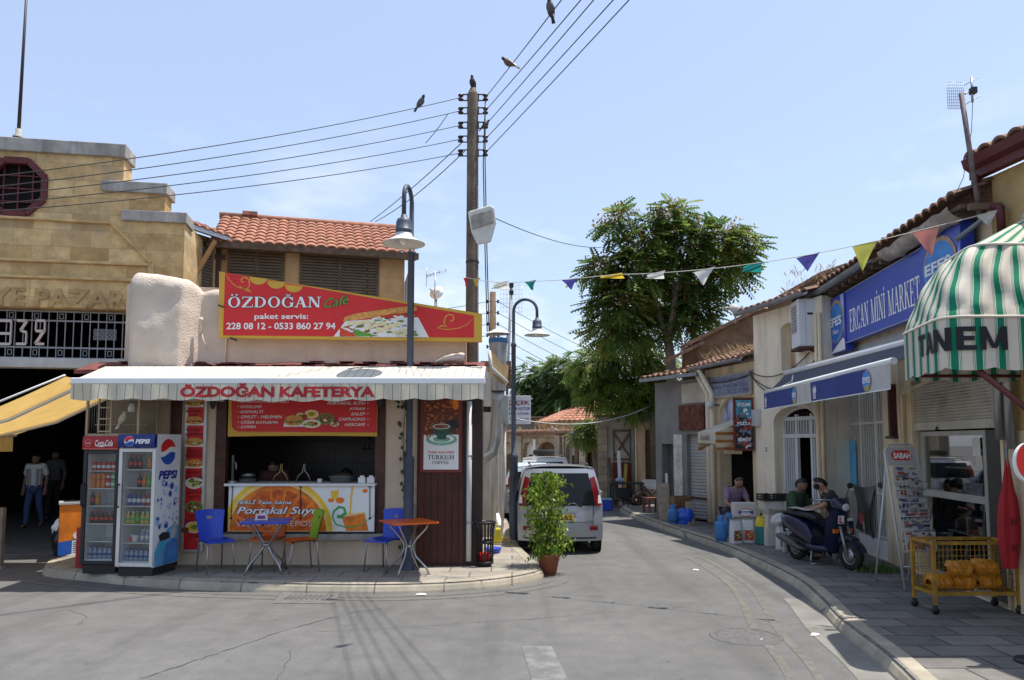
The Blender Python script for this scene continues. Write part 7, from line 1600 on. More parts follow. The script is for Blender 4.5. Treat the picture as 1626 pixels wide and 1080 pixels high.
# ---- grey plastered shop
m3 = thing('grey_plaster_shop', 'run down grey plaster shop with rusty panel, shuttered bay and a black doorway', 'building', R3.o, R3.rot); a3 = lambda u, v, o=0: R3.at(u, v, o)
kA, kB = a3(1051, 740).x, a3(1069, 740).x; shA, shB = a3(1091, 740).x, R3.len-0.02; kz = a3(1060, 705).z; shz = a3(1105, 690).z; GZ = 3.5
xl3 = a3(1041, 700).x
w = MB(); w.wall(xl3, R3.len+0.15, 0.1, GZ, 0, 0.3, GREYP, [(kA, kB, 0.12, kz), (shA, shB, 0.12, shz)]); w.box(xl3, xl3+0.3, 0.3, 3.4, 0.1, GZ, GREYP); w.build('wall', m3)
MB().box(a3(1070, 740, .03).x, a3(1083, 740, .03).x, -0.03, -0.002, 0.13, a3(1076, 690).z, M('flaking_whitewash', (0.60, 0.58, 0.53), 0.95, 0.1, 3, stain=(0.16, 0.15, 0.13), amt=0.5, sscale=3)).build('whitewashed_pier', m3)
MB().box(a3(1083, 640).x, R3.len+0.05, -0.012, -0.002, a3(1100, 640).z, GZ-0.1, M('pale_lime_patch', (0.46, 0.42, 0.35), 0.9, 0.15, 2, stain=(0.3, 0.25, 0.18), amt=0.5)).build('lime_patch', m3)
MB().box(a3(1080, 660).x, a3(1120, 660).x, -0.05, -0.014, a3(1100, 683).z, a3(1100, 643).z, M('rusty_sheet', (0.11, 0.035, 0.02), 0.85, 0.5, 6, stain=(0.28, 0.15, 0.10), amt=0.35, sscale=4)).build('rusty_panel', m3)
st = MB(); n = 26
for i in range(n): z = 0.16+(shz-0.16)*i/n; st.sheet(lambda s, t: (shA+(shB-shA)*s, 0.12-0.015*sin(pi*t), z+(shz-0.16)/n*t), 1, 4, M('grey_shutter', (0.33, 0.33, 0.32), 0.6, 0.12, 3))
st.box(shA, shB, 0.09, 0.13, 0.62, 0.68, RU).build('roller_shutter', m3)
MB().box(kA-0.2, kB+0.2, 1.0, 1.1, 0.1, 2.4, BLACK).box(kA-0.25, kA-.15, .3, 1, .1, 2.4, BLACK).box(kB+.15, kB+.25, .3, 1, .1, 2.4, BLACK).box(kA-.2, kB+.2, .3, 1, kz+.05, kz+.15, BLACK).build('dark_interior', m3)
rf = MB(); tile_roof(rf, (xl3-0.12, 1.8, GZ+0.6), (R3.len-xl3+0.2, 0, 0), (0, -2.15, -0.5), OLDTILE, 0.22, 0.36, 0.05); rf.build('roof', m3)
MB().box(xl3-0.1, R3.len+0.1, -0.42, -0.34, GZ+0.02, GZ+0.1, GUTTER).build('gutter', m3)
# ---- corner shop nearest the camera, with its striped canopy
m0 = thing('corner_shop_building', 'ochre sandstone corner building with dark red gutter above the striped canopy', 'building', R0.o, R0.rot)
SANDW = M('ochre_sandstone', (0.50, 0.33, 0.13), 0.95, 0.3, 3, 0.6, 20, stain=(0.34, 0.24, 0.13), amt=0.5, sscale=2)
w = MB(); w.wall(0.0, R0.len, 0.1, 5.02, 0, 0.35, SANDW, []); w.box(0.0, 0.35, 0.35, 5, 0.1, 5.02, SANDW); w.build('wall', m0)
DRED = M('dark_red_gutter', (0.10, 0.018, 0.018), 0.5, 0.1)
f = MB(); f.prism([(-0.12, 5.03), (-0.12, 5.12), (-0.19, 5.16), (-0.22, 5.26), (-0.1, 5.26), (-0.02, 5.03)], -0.2, R0.len, DRED); o = f.build('gutter', m0); o.rotation_euler = (0, 0, 0)
o.data.transform(Matrix(((0, 1, 0, 0), (1, 0, 0, 0), (0, 0, 1, 0), (0, 0, 0, 1))))
rf = MB(); tile_roof(rf, (-0.25, 2.4, 6.1), (R0.len+0.25, 0, 0), (0, -2.52, -0.82), OLDTILE, 0.22, 0.36, 0.06); rf.build('roof', m0)
MB().tube([(-0.1, -0.12, 5.05), (-0.1, -0.14, 4.74), (0.12, -0.12, 4.62), (0.22, -0.1, 4.58), (0.22, -0.1, 4.3)], 0.045, DRED, 10).build('downpipe', m0)
fl = MB()
for s_, r_ in ((0.06, 0.055), (0.2, 0.05)): fl.tube([(s_, -0.1, 2.0 if s_ < .1 else 1.9), (s_, -0.1, 3.6)], r_, STEEL, 12)
fl.build('metal_flue', m0); MB().box(0.06, 0.5, -0.03, -0.002, 0.13, 2.1, CREAMP).build('pale_pier', m0)
CO = V((5.5, 7.5, 0)); cn_ = thing('striped_canopy', 'green and cream striped canopy with black lettering on its valance over the corner shop', 'awning', CO)
GSTR = stripe_mat('green_cream_stripe', (0.66, 0.59, 0.49), [(0.08, 0.105, (0.02, 0.24, 0.14)), (0.14, 0.165, (0.02, 0.24, 0.14)), (0.20, 0.50, (0.010, 0.20, 0.11)), (0.54, 0.565, (0.02, 0.24, 0.14)), (0.60, 0.625, (0.02, 0.24, 0.14))], 0.21, 0, trans=0.12, vec='UV')
def ring(i_):
 """plan outline of the canopy at inset i_: wall, far end, street side, near end, wall"""
 wx = lambda y: 5.47+0.1419*(8.6-y); yf, yn = 8.3-0.1*i_, 6.94+0.62*i_; lx = lambda y: min(3.93+0.2*(y-6.94)+i_, wx(y)-0.02); r = max(0.02, 0.28-0.16*i_)
 pts = []; seg = lambda p, q, n: pts.extend([p+(q-p)*(k/n) for k in range(n)])
 A, B, C, D = V((wx(yf), yf)), V((lx(yf), yf)), V((lx(yn), yn)), V((wx(yn), yn)); cut = lambda p, q: p+(q-p).normalized()*min(r, (q-p).length*.45)
 def arc(p, c, q, n): pts.extend([p*(1-t)**2+c*2*t*(1-t)+q*t*t for t in [k/n for k in range(n)]])
 seg(A, cut(B, A), 14); arc(cut(B, A), B, cut(B, C), 8); seg(cut(B, C), cut(C, B), 22); arc(cut(C, B), C, cut(C, D), 10); seg(cut(C, D), D, 34); pts.append(D); return pts
RG = [(2.66, 0), (2.72, 0), (2.90, .0), (3.12, .0), (3.26, .06), (3.42, .13), (3.58, .21), (3.72, .30), (3.86, .42), (4.0, .68), (4.14, .94), (4.28, 1.2), (4.44, 1.5)]
base = ring(0); NP = len(base); UL = [0]
for p, q in zip(base, base[1:]): UL.append(UL[-1]+(q-p).length)
vs, uv, fx = [], [], []; sub_ = 3; rows = [(RG[k][0]+(RG[k+1][0]-RG[k][0])*j/sub_, RG[k][1]+(RG[k+1][1]-RG[k][1])*j/sub_) for k in range(len(RG)-1) for j in range(sub_)]+[RG[-1]]
for k, (z, i_) in enumerate(rows):
 for n, p in enumerate(ring(i_)):
  w_ = 0.014*sin(UL[n]*9+z*17)+0.01*sin(UL[n]*21-z*9) if .02 < i_ < .4 else 0
  zz = z-(0.035*abs(sin(UL[n]*7.5))**.6 if k == 0 else 0)
  vs.append((p.x-CO.x+w_, p.y-CO.y+w_, zz)); uv.append((UL[n]+.25*max(0, z-3.12)*(1 if z < 3.87 else .6), k/len(rows)))
fx = [(k*NP+n, k*NP+n+1, (k+1)*NP+n+1, (k+1)*NP+n) for k in range(len(rows)-1) for n in range(NP-1)]
kr = [k for k, r_ in enumerate(rows) if r_[0] <= 3.87][-1]*(NP-1)
f = MB(); f.uv = uv; f.add(vs, fx, GSTR, True); cl_ = f.build('cloth', cn_)
for k_ in (3, 8):
 e_ = [p for p in ring(RG[k_][1])]; MB().tube([(p.x-CO.x, p.y-CO.y-.004, RG[k_][0]) for p in e_[4:-1]], .014, M('canopy_piping', (.62, .57, .48), .8), 6).build('piping', cn_)
fr_ = MB(); e_ = ring(.03); fr_.tube([(p.x-CO.x, p.y-CO.y, 2.69) for p in e_], .018, DRED, 6); fr_.build('rib', cn_)
MB().tube([(4.2-CO.x, 6.99-CO.y, 2.68), (5.68-CO.x, 7.05-CO.y, 1.5)], .03, DRED, 8).build('strut', cn_)
MB().tube([(5.52-CO.x, 7.9-CO.y, .13), (5.52-CO.x, 7.9-CO.y, 4.3)], .045, DRED, 10).build('post', cn_)
dM = next(u_+(4.5-p.x) for u_, p in zip(UL[::-1], base[::-1]) if p.x <= 4.5 and p.y < 7); rq_ = lambda a, b, c, d: [(a, c), (b, c), (b, d), (a, d)]
TAN = [(0, [rq_(0, .9, .78, 1), rq_(.33, .57, 0, .78)]), (1.0, [[(0, 0), (.25, 0), (.56, 1), (.36, 1)], [(.67, 0), (.92, 0), (.56, 1), (.36, 1)], [(.2, .2), (.72, .2), (.66, .4), (.26, .4)]]), (2.04, [rq_(0, .25, 0, 1), rq_(.65, .9, 0, 1), [(.62, 0), (.88, 0), (.28, 1), (.02, 1)]]),
       (3.1, [rq_(0, .26, 0, 1), rq_(.2, .76, .8, 1), rq_(.2, .7, .41, .6), rq_(.2, .78, 0, .2)]), (4.04, [rq_(0, .24, 0, 1), rq_(.9, 1.14, 0, 1), [(.45, .08), (.64, .08), (.26, 1), (.02, 1)], [(.5, .08), (.69, .08), (1.12, 1), (.88, 1)]])]
ax = 5.18; f = MB(); jq = 0
def tan_pt(px_, py_, out_=.012):
 d = dM-1.10+px_/ax*1.10; n = max(k for k in range(NP-1) if UL[k] <= d); p, q = base[n], base[n+1]; t = (d-UL[n])/max(UL[n+1]-UL[n], 1e-6); w_ = p+(q-p)*t; tn = (q-p).normalized(); o_ = V((tn.y, -tn.x))*(1 if True else -1); o_ = o_ if o_.dot(V((-.6, -.8))) > 0 else -o_
 w_ = w_+o_*out_; return V((w_.x-CO.x, w_.y-CO.y, 2.81+py_*.215))
for x_, qs in TAN:
 for a_, b_, c_, d_ in qs:
  jq += 1; f.sheet(lambda s, t: tan_pt(x_+(a_[0]*(1-s)+b_[0]*s)*(1-t)+(d_[0]*(1-s)+c_[0]*s)*t, (a_[1]*(1-s)+b_[1]*s)*(1-t)+(d_[1]*(1-s)+c_[1]*s)*t, .012+.0006*jq), 6, 4, M('canopy_letter_black', (0.018, 0.016, 0.022), 0.8))
f.build('lettering', cn_)
# ------------------------------------------------------------------ blue beer awning
ba = thing('blue_awning', 'long blue shop awning with white front bar and beer emblems on its valance', 'awning', (5.27, 9.0, 0))
fA, fB = V((4.88, 14.7, 2.93)), V((4.50, 9.0, 2.93)); kA_, kB_ = V((5.27, 14.7, 3.3)), V((5.27, 9.0, 3.3)); O_ = V((5.27, 9.0, 0))
AWB = M('awning_blue_cloth', (0.035, 0.055, 0.22), 0.8, 0.08, 5, trans=0.05); AWG = M('awning_grey_cloth', (0.50, 0.49, 0.47), 0.8, 0.1, 4, trans=0.08)
MB().sheet(lambda s, t: fA.lerp(fB, s).lerp(kA_.lerp(kB_, s), t) - O_ - V((0, 0, 0.03*sin(pi*t))), 14, 6, M('awning_top_grey', (0.07, 0.075, 0.10), 0.8, 0.1, 4)).build('canopy', ba)
MB().tube([fA-O_, fB-O_], 0.045, WHITE_PAINT, 10).build('front_bar', ba)
MB().tube([kA_-O_, kB_-O_], 0.06, WHITE_PAINT, 10).build('cassette', ba)
def bval(a, b, sA_, sB_, d=0.0):
 out_ = V((-1, -0.066, 0)).normalized()
 def p(x, z, k=0): s = sA_+(sB_-sA_)*x; q = fA.lerp(fB, s) - O_; return q + out_*(0.05+0.004*k+0.012*sin(s*18)*z) - V((0, 0, 0.03+0.3*(1-z)))
 return p
for s0, s1, wl in ((0.0, 0.49, 0.30), (0.495, 1.0, 0.24)):
 p = bval(0, 1, s0, s1); f = MB(); k = 1-wl
 f.sheet(lambda s, t: p(s*k, 1-t), 12, 3, AWB); f.sheet(lambda s, t: p(k+wl*s, 1-t), 6, 3, AWG); f.sheet(lambda s, t: p(s, 0.03-0.05*t, 1), 12, 1, WHITE_PAINT)
 f.build('valance', ba); f = MB(); r1 = 0.048
 f.add([p(k+r1*cos(2*pi*i/24), 0.5+0.47*sin(2*pi*i/24), 1) for i in range(24)], [tuple(range(24))], M('emblem_tan', (0, 0, 0)))
 f.add([p(k-0.004+r1*.92*cos(2*pi*i/24), 0.52+0.42*sin(2*pi*i/24), 2) for i in range(24)], [tuple(range(24))], EFL)
 f.add([p(k+0.0+r1*.6*cos(2*pi*i/16), 0.18+0.14*sin(2*pi*i/16), 2.4) for i in range(16)], [tuple(range(16))], M('emblem_olive', (0.35, 0.33, 0.08), 0.5))
 vs, fx = glyphs('EFES', 0.03); ax = max(v.x for v in vs); ay = max(v.y for v in vs); f.add([p(k-.042+.08*v.x/ax, .42+.24*v.y/ay, 3) for v in vs], fx, WHITE_PR)
 # three small flame-like strokes over a hop shape
 for j in (-1, 0, 1): f.add([p(0.055+j*.018+dx, z, 2) for dx, z in ((-.006, .42), (.006, .42), (.010, .6), (.002, .88 if j == 0 else .8), (-.004, .62))], [(0, 1, 2, 3, 4)], WHITE_PR)
 for z in (.34, .24, .14): f.add([p(0.055+dx, z+dz, 2) for dx, dz in ((-.024, .03), (0, -.03), (.024, .03), (.018, .07), (0, .03), (-.018, .07))], [(0, 1, 2, 3, 4, 5)], WHITE_PR)
 f.build('print', ba)
for yy in (9.2, 14.2):
 x = 0.0; MB().tube([(-0.04, yy-9, 3.22), (-0.25, yy-9+0.5*(1 if yy < 12 else -1), 3.05), (fB.lerp(fA, (yy-9)/5.7).x-5.27+0.03, yy-9, 2.93)], 0.025, WHITE_PAINT, 8).build('folding_arm', ba)
for yy in (9.3, 11.2, 13.2): wx = 5.52+(yy-8.66)*0.0946; MB().beam((0.0, yy-9, 3.3), (wx-5.27+0.02, yy-9, 3.3), 0.05, 0.05, STEEL).build('wall_bracket', ba)

# ------------------------------------------------------------------ newspaper rack
c = ground(1449, 932, KZ); nr = thing('newspaper_rack', 'tall grey wire newspaper rack with a red and white header by the shop window', 'rack', c, RAD(8))
RK = M('rack_grey', (0.50, 0.50, 0.49), 0.45, 0.08, metal=0.2); tilt = 0.18; Wk, Hk = 0.46, 1.82
def rk(x, z, o=0.0): return V((x, tilt*z+o-0.18, z))
f = MB()
f.tube([rk(-Wk/2, 0), rk(-Wk/2, Hk-0.08), rk(-Wk/2+0.08, Hk), rk(Wk/2-0.08, Hk), rk(Wk/2, Hk-0.08), rk(Wk/2, 0)], 0.016, RK, 8)
for x in (-Wk/2, Wk/2): f.tube([rk(x, Hk-0.3, 0.02), V((x*1.05, 0.42, 0.0))], 0.014, RK, 8)
f.tube([rk(-Wk/2, 0.28), rk(Wk/2, 0.28)], 0.01, RK, 6); f.build('frame', nr)
f = MB(); f.add([rk(-Wk/2+.02, Hk-.27, -.01), rk(Wk/2-.02, Hk-.27, -.01), rk(Wk/2-.02, Hk-.03, -.01), rk(-Wk/2+.02, Hk-.03, -.01)], [(0, 1, 2, 3)], RK)
def onrack(x0, x1, z0, z1, o, mat): f.add([rk(x0, z0, o), rk(x1, z0, o), rk(x1, z1, o), rk(x0, z1, o)], [(0, 1, 2, 3)], mat)
f.add([rk(x, z, -.014) for x, z in ((-.15, Hk-.17), (-.12, Hk-.2), (.1, Hk-.2), (.15, Hk-.16), (.13, Hk-.1), (.08, Hk-.07), (-.1, Hk-.075), (-.15, Hk-.11))], [tuple(range(8))], RED_BRD)
vs, fx = glyphs('SABAH', 0.045); ax = max(v.x for v in vs); ay = max(v.y for v in vs)
f.add([rk(-.125+.25*v.x/ax, Hk-.175+.075*v.y/ay, -.018) for v in vs], fx, WHITE_PR); f.build('header', nr)
for k in range(6):
 z = 0.52+0.17*k if k < 5 else 1.30; sh = MB()
 for i in range(9): x = -Wk/2+Wk*i/8; sh.tube([rk(x, z-.04, -.01), rk(x, z-.05, -.09), rk(x, z+.06, -.11)], 0.004, RK, 4)
 sh.tube([rk(-Wk/2, z+.05, -.11), rk(Wk/2, z+.05, -.11)], 0.006, RK, 5).tube([rk(-Wk/2, z-.05, -.09), rk(Wk/2, z-.05, -.09)], 0.006, RK, 5).build('shelf', nr)
PAPER = M('newsprint', (0.46, 0.44, 0.41), 0.9, 0.12, 12); INK = [M('ink_%d' % i, c_, 0.8, 0.4, 30) for i, c_ in enumerate([(0.06, 0.06, 0.07), (0.12, 0.11, 0.13), (0.10, 0.14, 0.24), (0.34, 0.07, 0.06), (0.28, 0.2, 0.14)])]
nr_w = world_of(nr)
def paper(k, z, h, w_, lab, head=None, o=-0.06):
 t = MB(); rn = random.Random(k*7+3)
 def q(x, zz, j=0): return rk(x, z+zz, o-0.02*zz/h-0.001*j)
 t.add([q(-w_/2, 0), q(w_/2, 0), q(w_/2, h), q(-w_/2, h), q(-w_/2, 0, -12), q(w_/2, 0, -12), q(w_/2, h, -12), q(-w_/2, h, -12)], [(0,1,2,3),(7,6,5,4),(0,4,5,1),(1,5,6,2),(2,6,7,3),(3,7,4,0)], PAPER)
 for i in range(26):
  x, zz = rn.uniform(-w_/2+.01, w_/2-.09), rn.uniform(0.01, h*0.95); ww, hh_ = rn.uniform(.03, .11), rn.uniform(.006, .05)
  hh_ = min(hh_, h*0.98-zz); ww = min(ww, w_/2-.005-x); t.add([q(x, zz, 1+i*.06), q(x+ww, zz, 1+i*.06), q(x+ww, zz+hh_, 1+i*.06), q(x, zz+hh_, 1+i*.06)], [(0, 1, 2, 3)], rn.choice(INK))
 if head:
  vs, fx = glyphs(head, 0.05); ax = max(v.x for v in vs); ay = max(v.y for v in vs)
  t.add([q(-.19+.2*v.x/ax, .03+.06*v.y/ay, 4) for v in vs], fx, INK[3])
 ob = t.build('newspaper'); ob.matrix_world = nr_w; tag(ob, lab, 'newspaper', 'newspapers in the rack')
paper(1, 1.26, .28, .40, 'newspaper spread open at the top of the rack under the header')
paper(2, 1.13, .17, .40, 'newspaper on the second tier of the rack'); paper(3, 0.97, .16, .40, 'newspaper on the third tier of the rack'); paper(4, 0.84, .16, .41, 'newspaper on the fourth tier of the rack', None, -0.08)
paper(5, 0.70, .16, .41, 'newspaper on the fifth tier of the rack', None, -0.10); paper(6, 0.48, .24, .42, 'newspaper with red title at the bottom of the rack', 'SABAH', -0.12)

# ------------------------------------------------------------------ yellow wire cart with orange bags
c0, c1 = ground(1486, 976, KZ), ground(1621, 976, KZ); cw = (c1-c0).length; cart = thing('wire_cart', 'rusty yellow wire mesh cart on castors holding orange bags', 'cart', c0, RAD(1)); CD, CH = 0.42, 0.76
YW = M('worn_yellow_paint', (0.34, 0.185, 0.018), 0.6, 0.3, 9, stain=(0.12, 0.05, 0.018), amt=0.5, sscale=5)
f = MB()
for x in (0, cw):
 for y in (0, CD): f.beam((x, y, 0.09), (x, y, CH), 0.035, 0.035, YW)
for z in (0.22, CH):
 f.beam((0, 0, z), (cw, 0, z), 0.03, 0.035, YW).beam((0, CD, z), (cw, CD, z), 0.03, 0.035, YW)
 for x in (0, cw): f.beam((x, 0, z), (x, CD, z), 0.03, 0.035, YW)
f.build('frame', cart); f = MB()
for i in range(1, 18): x = cw*i/18; f.tube([(x, 0, 0.22), (x, 0, CH)], 0.0024, YW, 4).tube([(x, CD, 0.22), (x, CD, CH)], 0.0024, YW, 4)
for i in range(1, 8):
 z = 0.22+(CH-.22)*i/8; f.tube([(0, 0, z), (cw, 0, z)], 0.0024, YW, 4).tube([(0, CD, z), (cw, CD, z)], 0.0024, YW, 4)
 for x in (0, cw): f.tube([(x, 0, z), (x, CD, z)], 0.0024, YW, 4)
for i in range(1, 8):
 for x in (0, cw): y = CD*i/8; f.tube([(x, y, .22), (x, y, CH)], 0.0024, YW, 4)
for i in range(1, 14): x = cw*i/14; f.tube([(x, 0, .225), (x, CD, .225)], 0.004, YW, 4)
f.build('mesh', cart)
for x in (0.0, cw):
 for y in (0.0, CD): MB().lathe([(0, -.014), (.04, -.014), (.04, .014), (0, .014)], (x, y, 0.041), BLACK, 12, Rm=Matrix.Rotation(pi/2, 3, 'X')).box(x-.018, x+.018, y-.02, y+.02, .05, .1, DARK_IRON).build('castor', cart)
CW_ = world_of(cart); ORB = M('orange_bag', (0.50, 0.17, 0.01), 0.4, 0.3, 9, stain=(0.75, 0.4, 0.03), amt=0.4, sscale=7)
for k, (x, z, L_, lab) in enumerate(((0.16, 0.235, .26, 'orange netted bag at the bottom left of the yellow cart'), (0.43, 0.235, .28, 'orange netted bag at the bottom middle of the yellow cart'), (0.72, 0.235, .28, 'orange netted bag at the bottom right of the yellow cart'), (0.40, 0.375, .28, 'orange netted bag lying on top, left of the upper pair'), (0.70, 0.39, .30, 'orange netted bag lying on top, right of the upper pair'))):
 f = MB(); L_ *= cw/0.95
 def bf(s, t, k=k, L_=L_):
  e = sin(pi*min(max(t, 0.0), 1)); r_ = (0.03+0.06*min(1, e*2.2))*(1+0.22*mnoise.noise(V((t*7, sin(2*pi*s)*1.5+k, cos(2*pi*s)*1.5)))); return V(((t-.5)*L_, r_*1.5*cos(2*pi*s), r_*sin(2*pi*s)+0.08))
 f.sheet(bf, 20, 18, ORB); o = f.build('orange_bag'); o.matrix_world = CW_ @ T(x*cw/0.95, 0.2, z) @ rz(random.Random(k).uniform(-.25, .25)); tag(o, lab, 'bag', 'orange bags in the cart')
# red board, easel, round sign
c = onY(1599, 800, 8.40); rb_ = thing('folded_parasol', 'folded red parasol hanging against the corner pillar behind the yellow cart', 'parasol', (c.x, c.y, .62), RAD(4)); PAR = M('red_parasol_cloth', (0.36, 0.010, 0.016), 0.6, 0.12)
MB().sheet(lambda s, t: (lambda r_: V((r_*cos(2*pi*s)+.03*t, .5*r_*sin(2*pi*s), 1.28*t)))((.075+.04*sin(pi*min(t*1.5, 1))-.075*max(0, t-.6)/.4)*(1+.16*cos(10*pi*s))), 40, 12, PAR).build('cloth', rb_)
MB().tube([(0, 0, -.06), (.03, 0, 1.36)], .014, STEEL, 8).build('pole', rb_); f = MB()
for z in (.18, .46): letters(f, 'PR' if z < .3 else 'H', -.01, .05, z, z+.08, -.075, M('dark_red_caption', (0, 0, 0)), 0.02)
f.build('lettering', rb_)
c = ground(1532, 925, KZ); es = thing('black_easel', 'thin black metal easel frame standing before the shop glass', 'easel', (c.x, c.y, KZ), RAD(-10)); f = MB()
f.tube([(-.22, 0, 0), (-.18, .18, 1.1)], .013, BLACK, 6).tube([(.22, 0, 0), (.2, .18, 1.1)], .013, BLACK, 6).tube([(-.21, .05, .3), (.21, .05, .3)], .011, BLACK, 6).tube([(-.19, .15, .85), (.2, .15, .85)], .011, BLACK, 6).tube([(-.2, .5, 0), (-.18, .18, 1.08)], .011, BLACK, 6).tube([(.2, .5, 0), (.2, .18, 1.08)], .011, BLACK, 6); f.build('frame', es)
c = onY(1634, 735, 6.6); rs_ = thing('round_sign', 'round red sign with white and blue rim cut by the right edge', 'sign', (c.x, c.y, KZ)); hz_ = c.z-KZ
MB().tube([(0, .05, 0), (0, .05, hz_)], .02, STEEL, 8).lathe([(0, 0), (.16, 0), (.16, .02), (.05, .03)], (0, .05, 0), BLACK, 16).build('stand', rs_)
f = MB(); f.prism([(.125*cos(2*pi*i/32), hz_+.17*sin(2*pi*i/32)) for i in range(32)], -.01, .03, WHITE_PR); f.disc(0, hz_+.012, .121, .164, -.013, WHITE_PR, 32); f.disc(0, hz_+.014, .117, .158, -.016, M('bright_red', (0.75, 0.03, 0.02), 0.4), 32); f.build('panel', rs_)
c = ground(1394, 908, KZ); gw = MB(); GRS = M('weed_green', (0.07, 0.12, 0.025), 0.7, 0.4, 15)
for i in range(320):
 a = rr.uniform(0, 2*pi); r_ = rr.uniform(0, 1)**.7; b = V((r_*.34*cos(a), r_*.2*sin(a), 0)); l = rr.uniform(.05, .16)*(1.1-r_*.6); d = V((rr.uniform(-.5, .5), rr.uniform(-.5, .5), 1))*l; s_ = V((rr.uniform(-1, 1), rr.uniform(-1, 1), 0)).normalized()*.008
 gw.add([b-s_, b+s_, b+d+s_*.3, b+d-s_*.3], [(0, 1, 2, 3)], GRS)
o = gw.build('weeds'); o.location = c; o['kind'] = 'stuff'; tag(o, 'tuft of green weeds growing from the paving behind the newspaper rack', 'weeds')

# ------------------------------------------------------------------ scooter
SB_ = M('dark_blue_scooter_paint', (0.005, 0.008, 0.034), 0.35, 0.1, coat=0.3); TYRE = M('tyre_rubber', (0.018, 0.018, 0.018), 0.85, 0.2, 20); ALLOY = M('grey_alloy', (0.34, 0.34, 0.34), 0.4, 0.15, metal=0.7)
pr_, pf_ = onY(1274, 888, 12.3), onY(1343, 899, 11.45); pr_.z = pf_.z = KZ; dd = (pf_-pr_); wb = 1.13
sc = thing('scooter', 'dark blue scooter with L plate and orange indicator parked on the right pavement', 'scooter', (pr_+pf_)/2, atan2(dd.y, dd.x))
def wheel(parent, x, r, w_, nm='wheel'):
 Rm = Matrix.Rotation(pi/2, 3, 'X'); t = MB().lathe([(r*.62, -w_/2), (r*.8, -w_/2), (r*.95, -w_*.4), (r, -w_*.15), (r, w_*.15), (r*.95, w_*.4), (r*.8, w_/2), (r*.62, w_/2)], (x, 0, r), TYRE, 28, Rm=Rm).build(nm, parent)
 b = MB(); b.lathe([(r*.64, -w_*.35), (r*.64, w_*.35), (r*.55, w_*.3), (r*.55, -w_*.3), (r*.64, -w_*.35)], (x, 0, r), ALLOY, 28, Rm=Rm); b.lathe([(0, -w_*.5), (.045, -w_*.5), (.045, w_*.5), (0, w_*.5)], (x, 0, r), ALLOY, 12, Rm=Rm)
 for k in range(5): a = 2*pi*k/5+.3; b.beam((x+.03*cos(a), 0, r+.03*sin(a)), (x+r*.57*cos(a), 0, r+r*.57*sin(a)), .035, .03, ALLOY, up=(0, 1, 0))
 b.lathe([(.04, w_*.45), (r*.42, w_*.45), (r*.42, w_*.5), (.04, w_*.5)], (x, 0, r), STEEL, 20, Rm=Rm); b.build('rim', t); return t
WR = .215; wheel(sc, -wb/2, WR, .10); wheel(sc, wb/2, WR, .10)
def loft(mb, secs, mat, n=16, e=.6):
 vs = []
 for x, z, hy_, hz__ in secs:
  for j in range(n):
   a = 2*pi*j/n; c_, s_ = cos(a), sin(a); vs.append((x, hy_*math.copysign(abs(c_)**e, c_), z+hz__*math.copysign(abs(s_)**e, s_)))
 k = len(secs); mb.add(vs, [(i*n+j, i*n+(j+1) % n, (i+1)*n+(j+1) % n, (i+1)*n+j) for i in range(k-1) for j in range(n)], mat, True); mb.add([vs[j] for j in range(n)], [tuple(range(n))], mat); mb.add(vs[-n:], [tuple(range(n))], mat)
f = MB(); loft(f, [(-.86, .66, .05, .03), (-.78, .63, .11, .09), (-.6, .58, .15, .14), (-.4, .52, .16, .17), (-.22, .44, .15, .16), (-.1, .33, .14, .1)], SB_); f.build('tail_body', sc)
f = MB(); loft(f, [(-.78, .735, .10, .025), (-.6, .75, .14, .04), (-.35, .74, .15, .05), (-.15, .72, .12, .05), (-.06, .69, .07, .03)], M('black_vinyl', (0.014, 0.014, 0.016), .5, .15)); f.build('seat', sc)
f = MB(); f.box(-.2, .26, -.14, .14, .235, .27, BLACK); loft(f, [(-.2, .25, .15, .06), (.0, .25, .16, .05), (.25, .26, .15, .06)], SB_); f.build('floorboard', sc)
f = MB(); vs = []
for z, x, hy_ in ((.22, .26, .15), (.35, .31, .18), (.55, .36, .2), (.75, .40, .19), (.86, .42, .15)):
 for j in range(9): y = hy_*(2*j/8-1); vs.append((x+.07-.12*(y/.2)**2, y, z))
f.add(vs, [(i*9+j, i*9+j+1, (i+1)*9+j+1, (i+1)*9+j) for i in range(4) for j in range(8)], SB_, True); vs2 = [(x-.05, y*.95, z) for x, y, z in vs]; f.add(vs2, [(i*9+j, i*9+j+1, (i+1)*9+j+1, (i+1)*9+j) for i in range(4) for j in range(8)], SB_, True); f.build('leg_shield', sc)
f = MB(); loft(f, [(.25, .93, .05, .05), (.32, .95, .12, .08), (.42, .94, .14, .09), (.5, .9, .08, .06)], SB_); f.build('headset', sc)
MB().sphere((.49, 0, .9), (.03, .08, .06), M('lamp_lens', (0.6, 0.6, 0.58), .1)).build('headlight', sc)
f = MB(); f.tube([(.2, -.34, 1.0), (.3, -.2, 1.0), (.34, 0, .98), (.3, .2, 1.0), (.2, .34, 1.0)], .014, STEEL, 8); f.build('handlebar', sc)
for y in (-1, 1):
 MB().tube([(.17, y*.36, 1.0), (.24, y*.27, 1.0)], .02, BLACK, 8).build('grip', sc); MB().tube([(.27, y*.22, 1.0), (.26, y*.3, 1.18)], .007, BLACK, 5).sphere((.26, y*.32, 1.2), (.02, .06, .045), BLACK, 10, 8).build('mirror', sc)
 MB().tube([(.44, y*.07, .62), (wb/2, y*.075, WR)], .022, ALLOY, 8).build('fork', sc)
 MB().box(.405, .43, y*.13-.045, y*.13+.045, .52, .58, M('amber_lens', (0.75, .14, .01), .2)).build('indicator', sc)
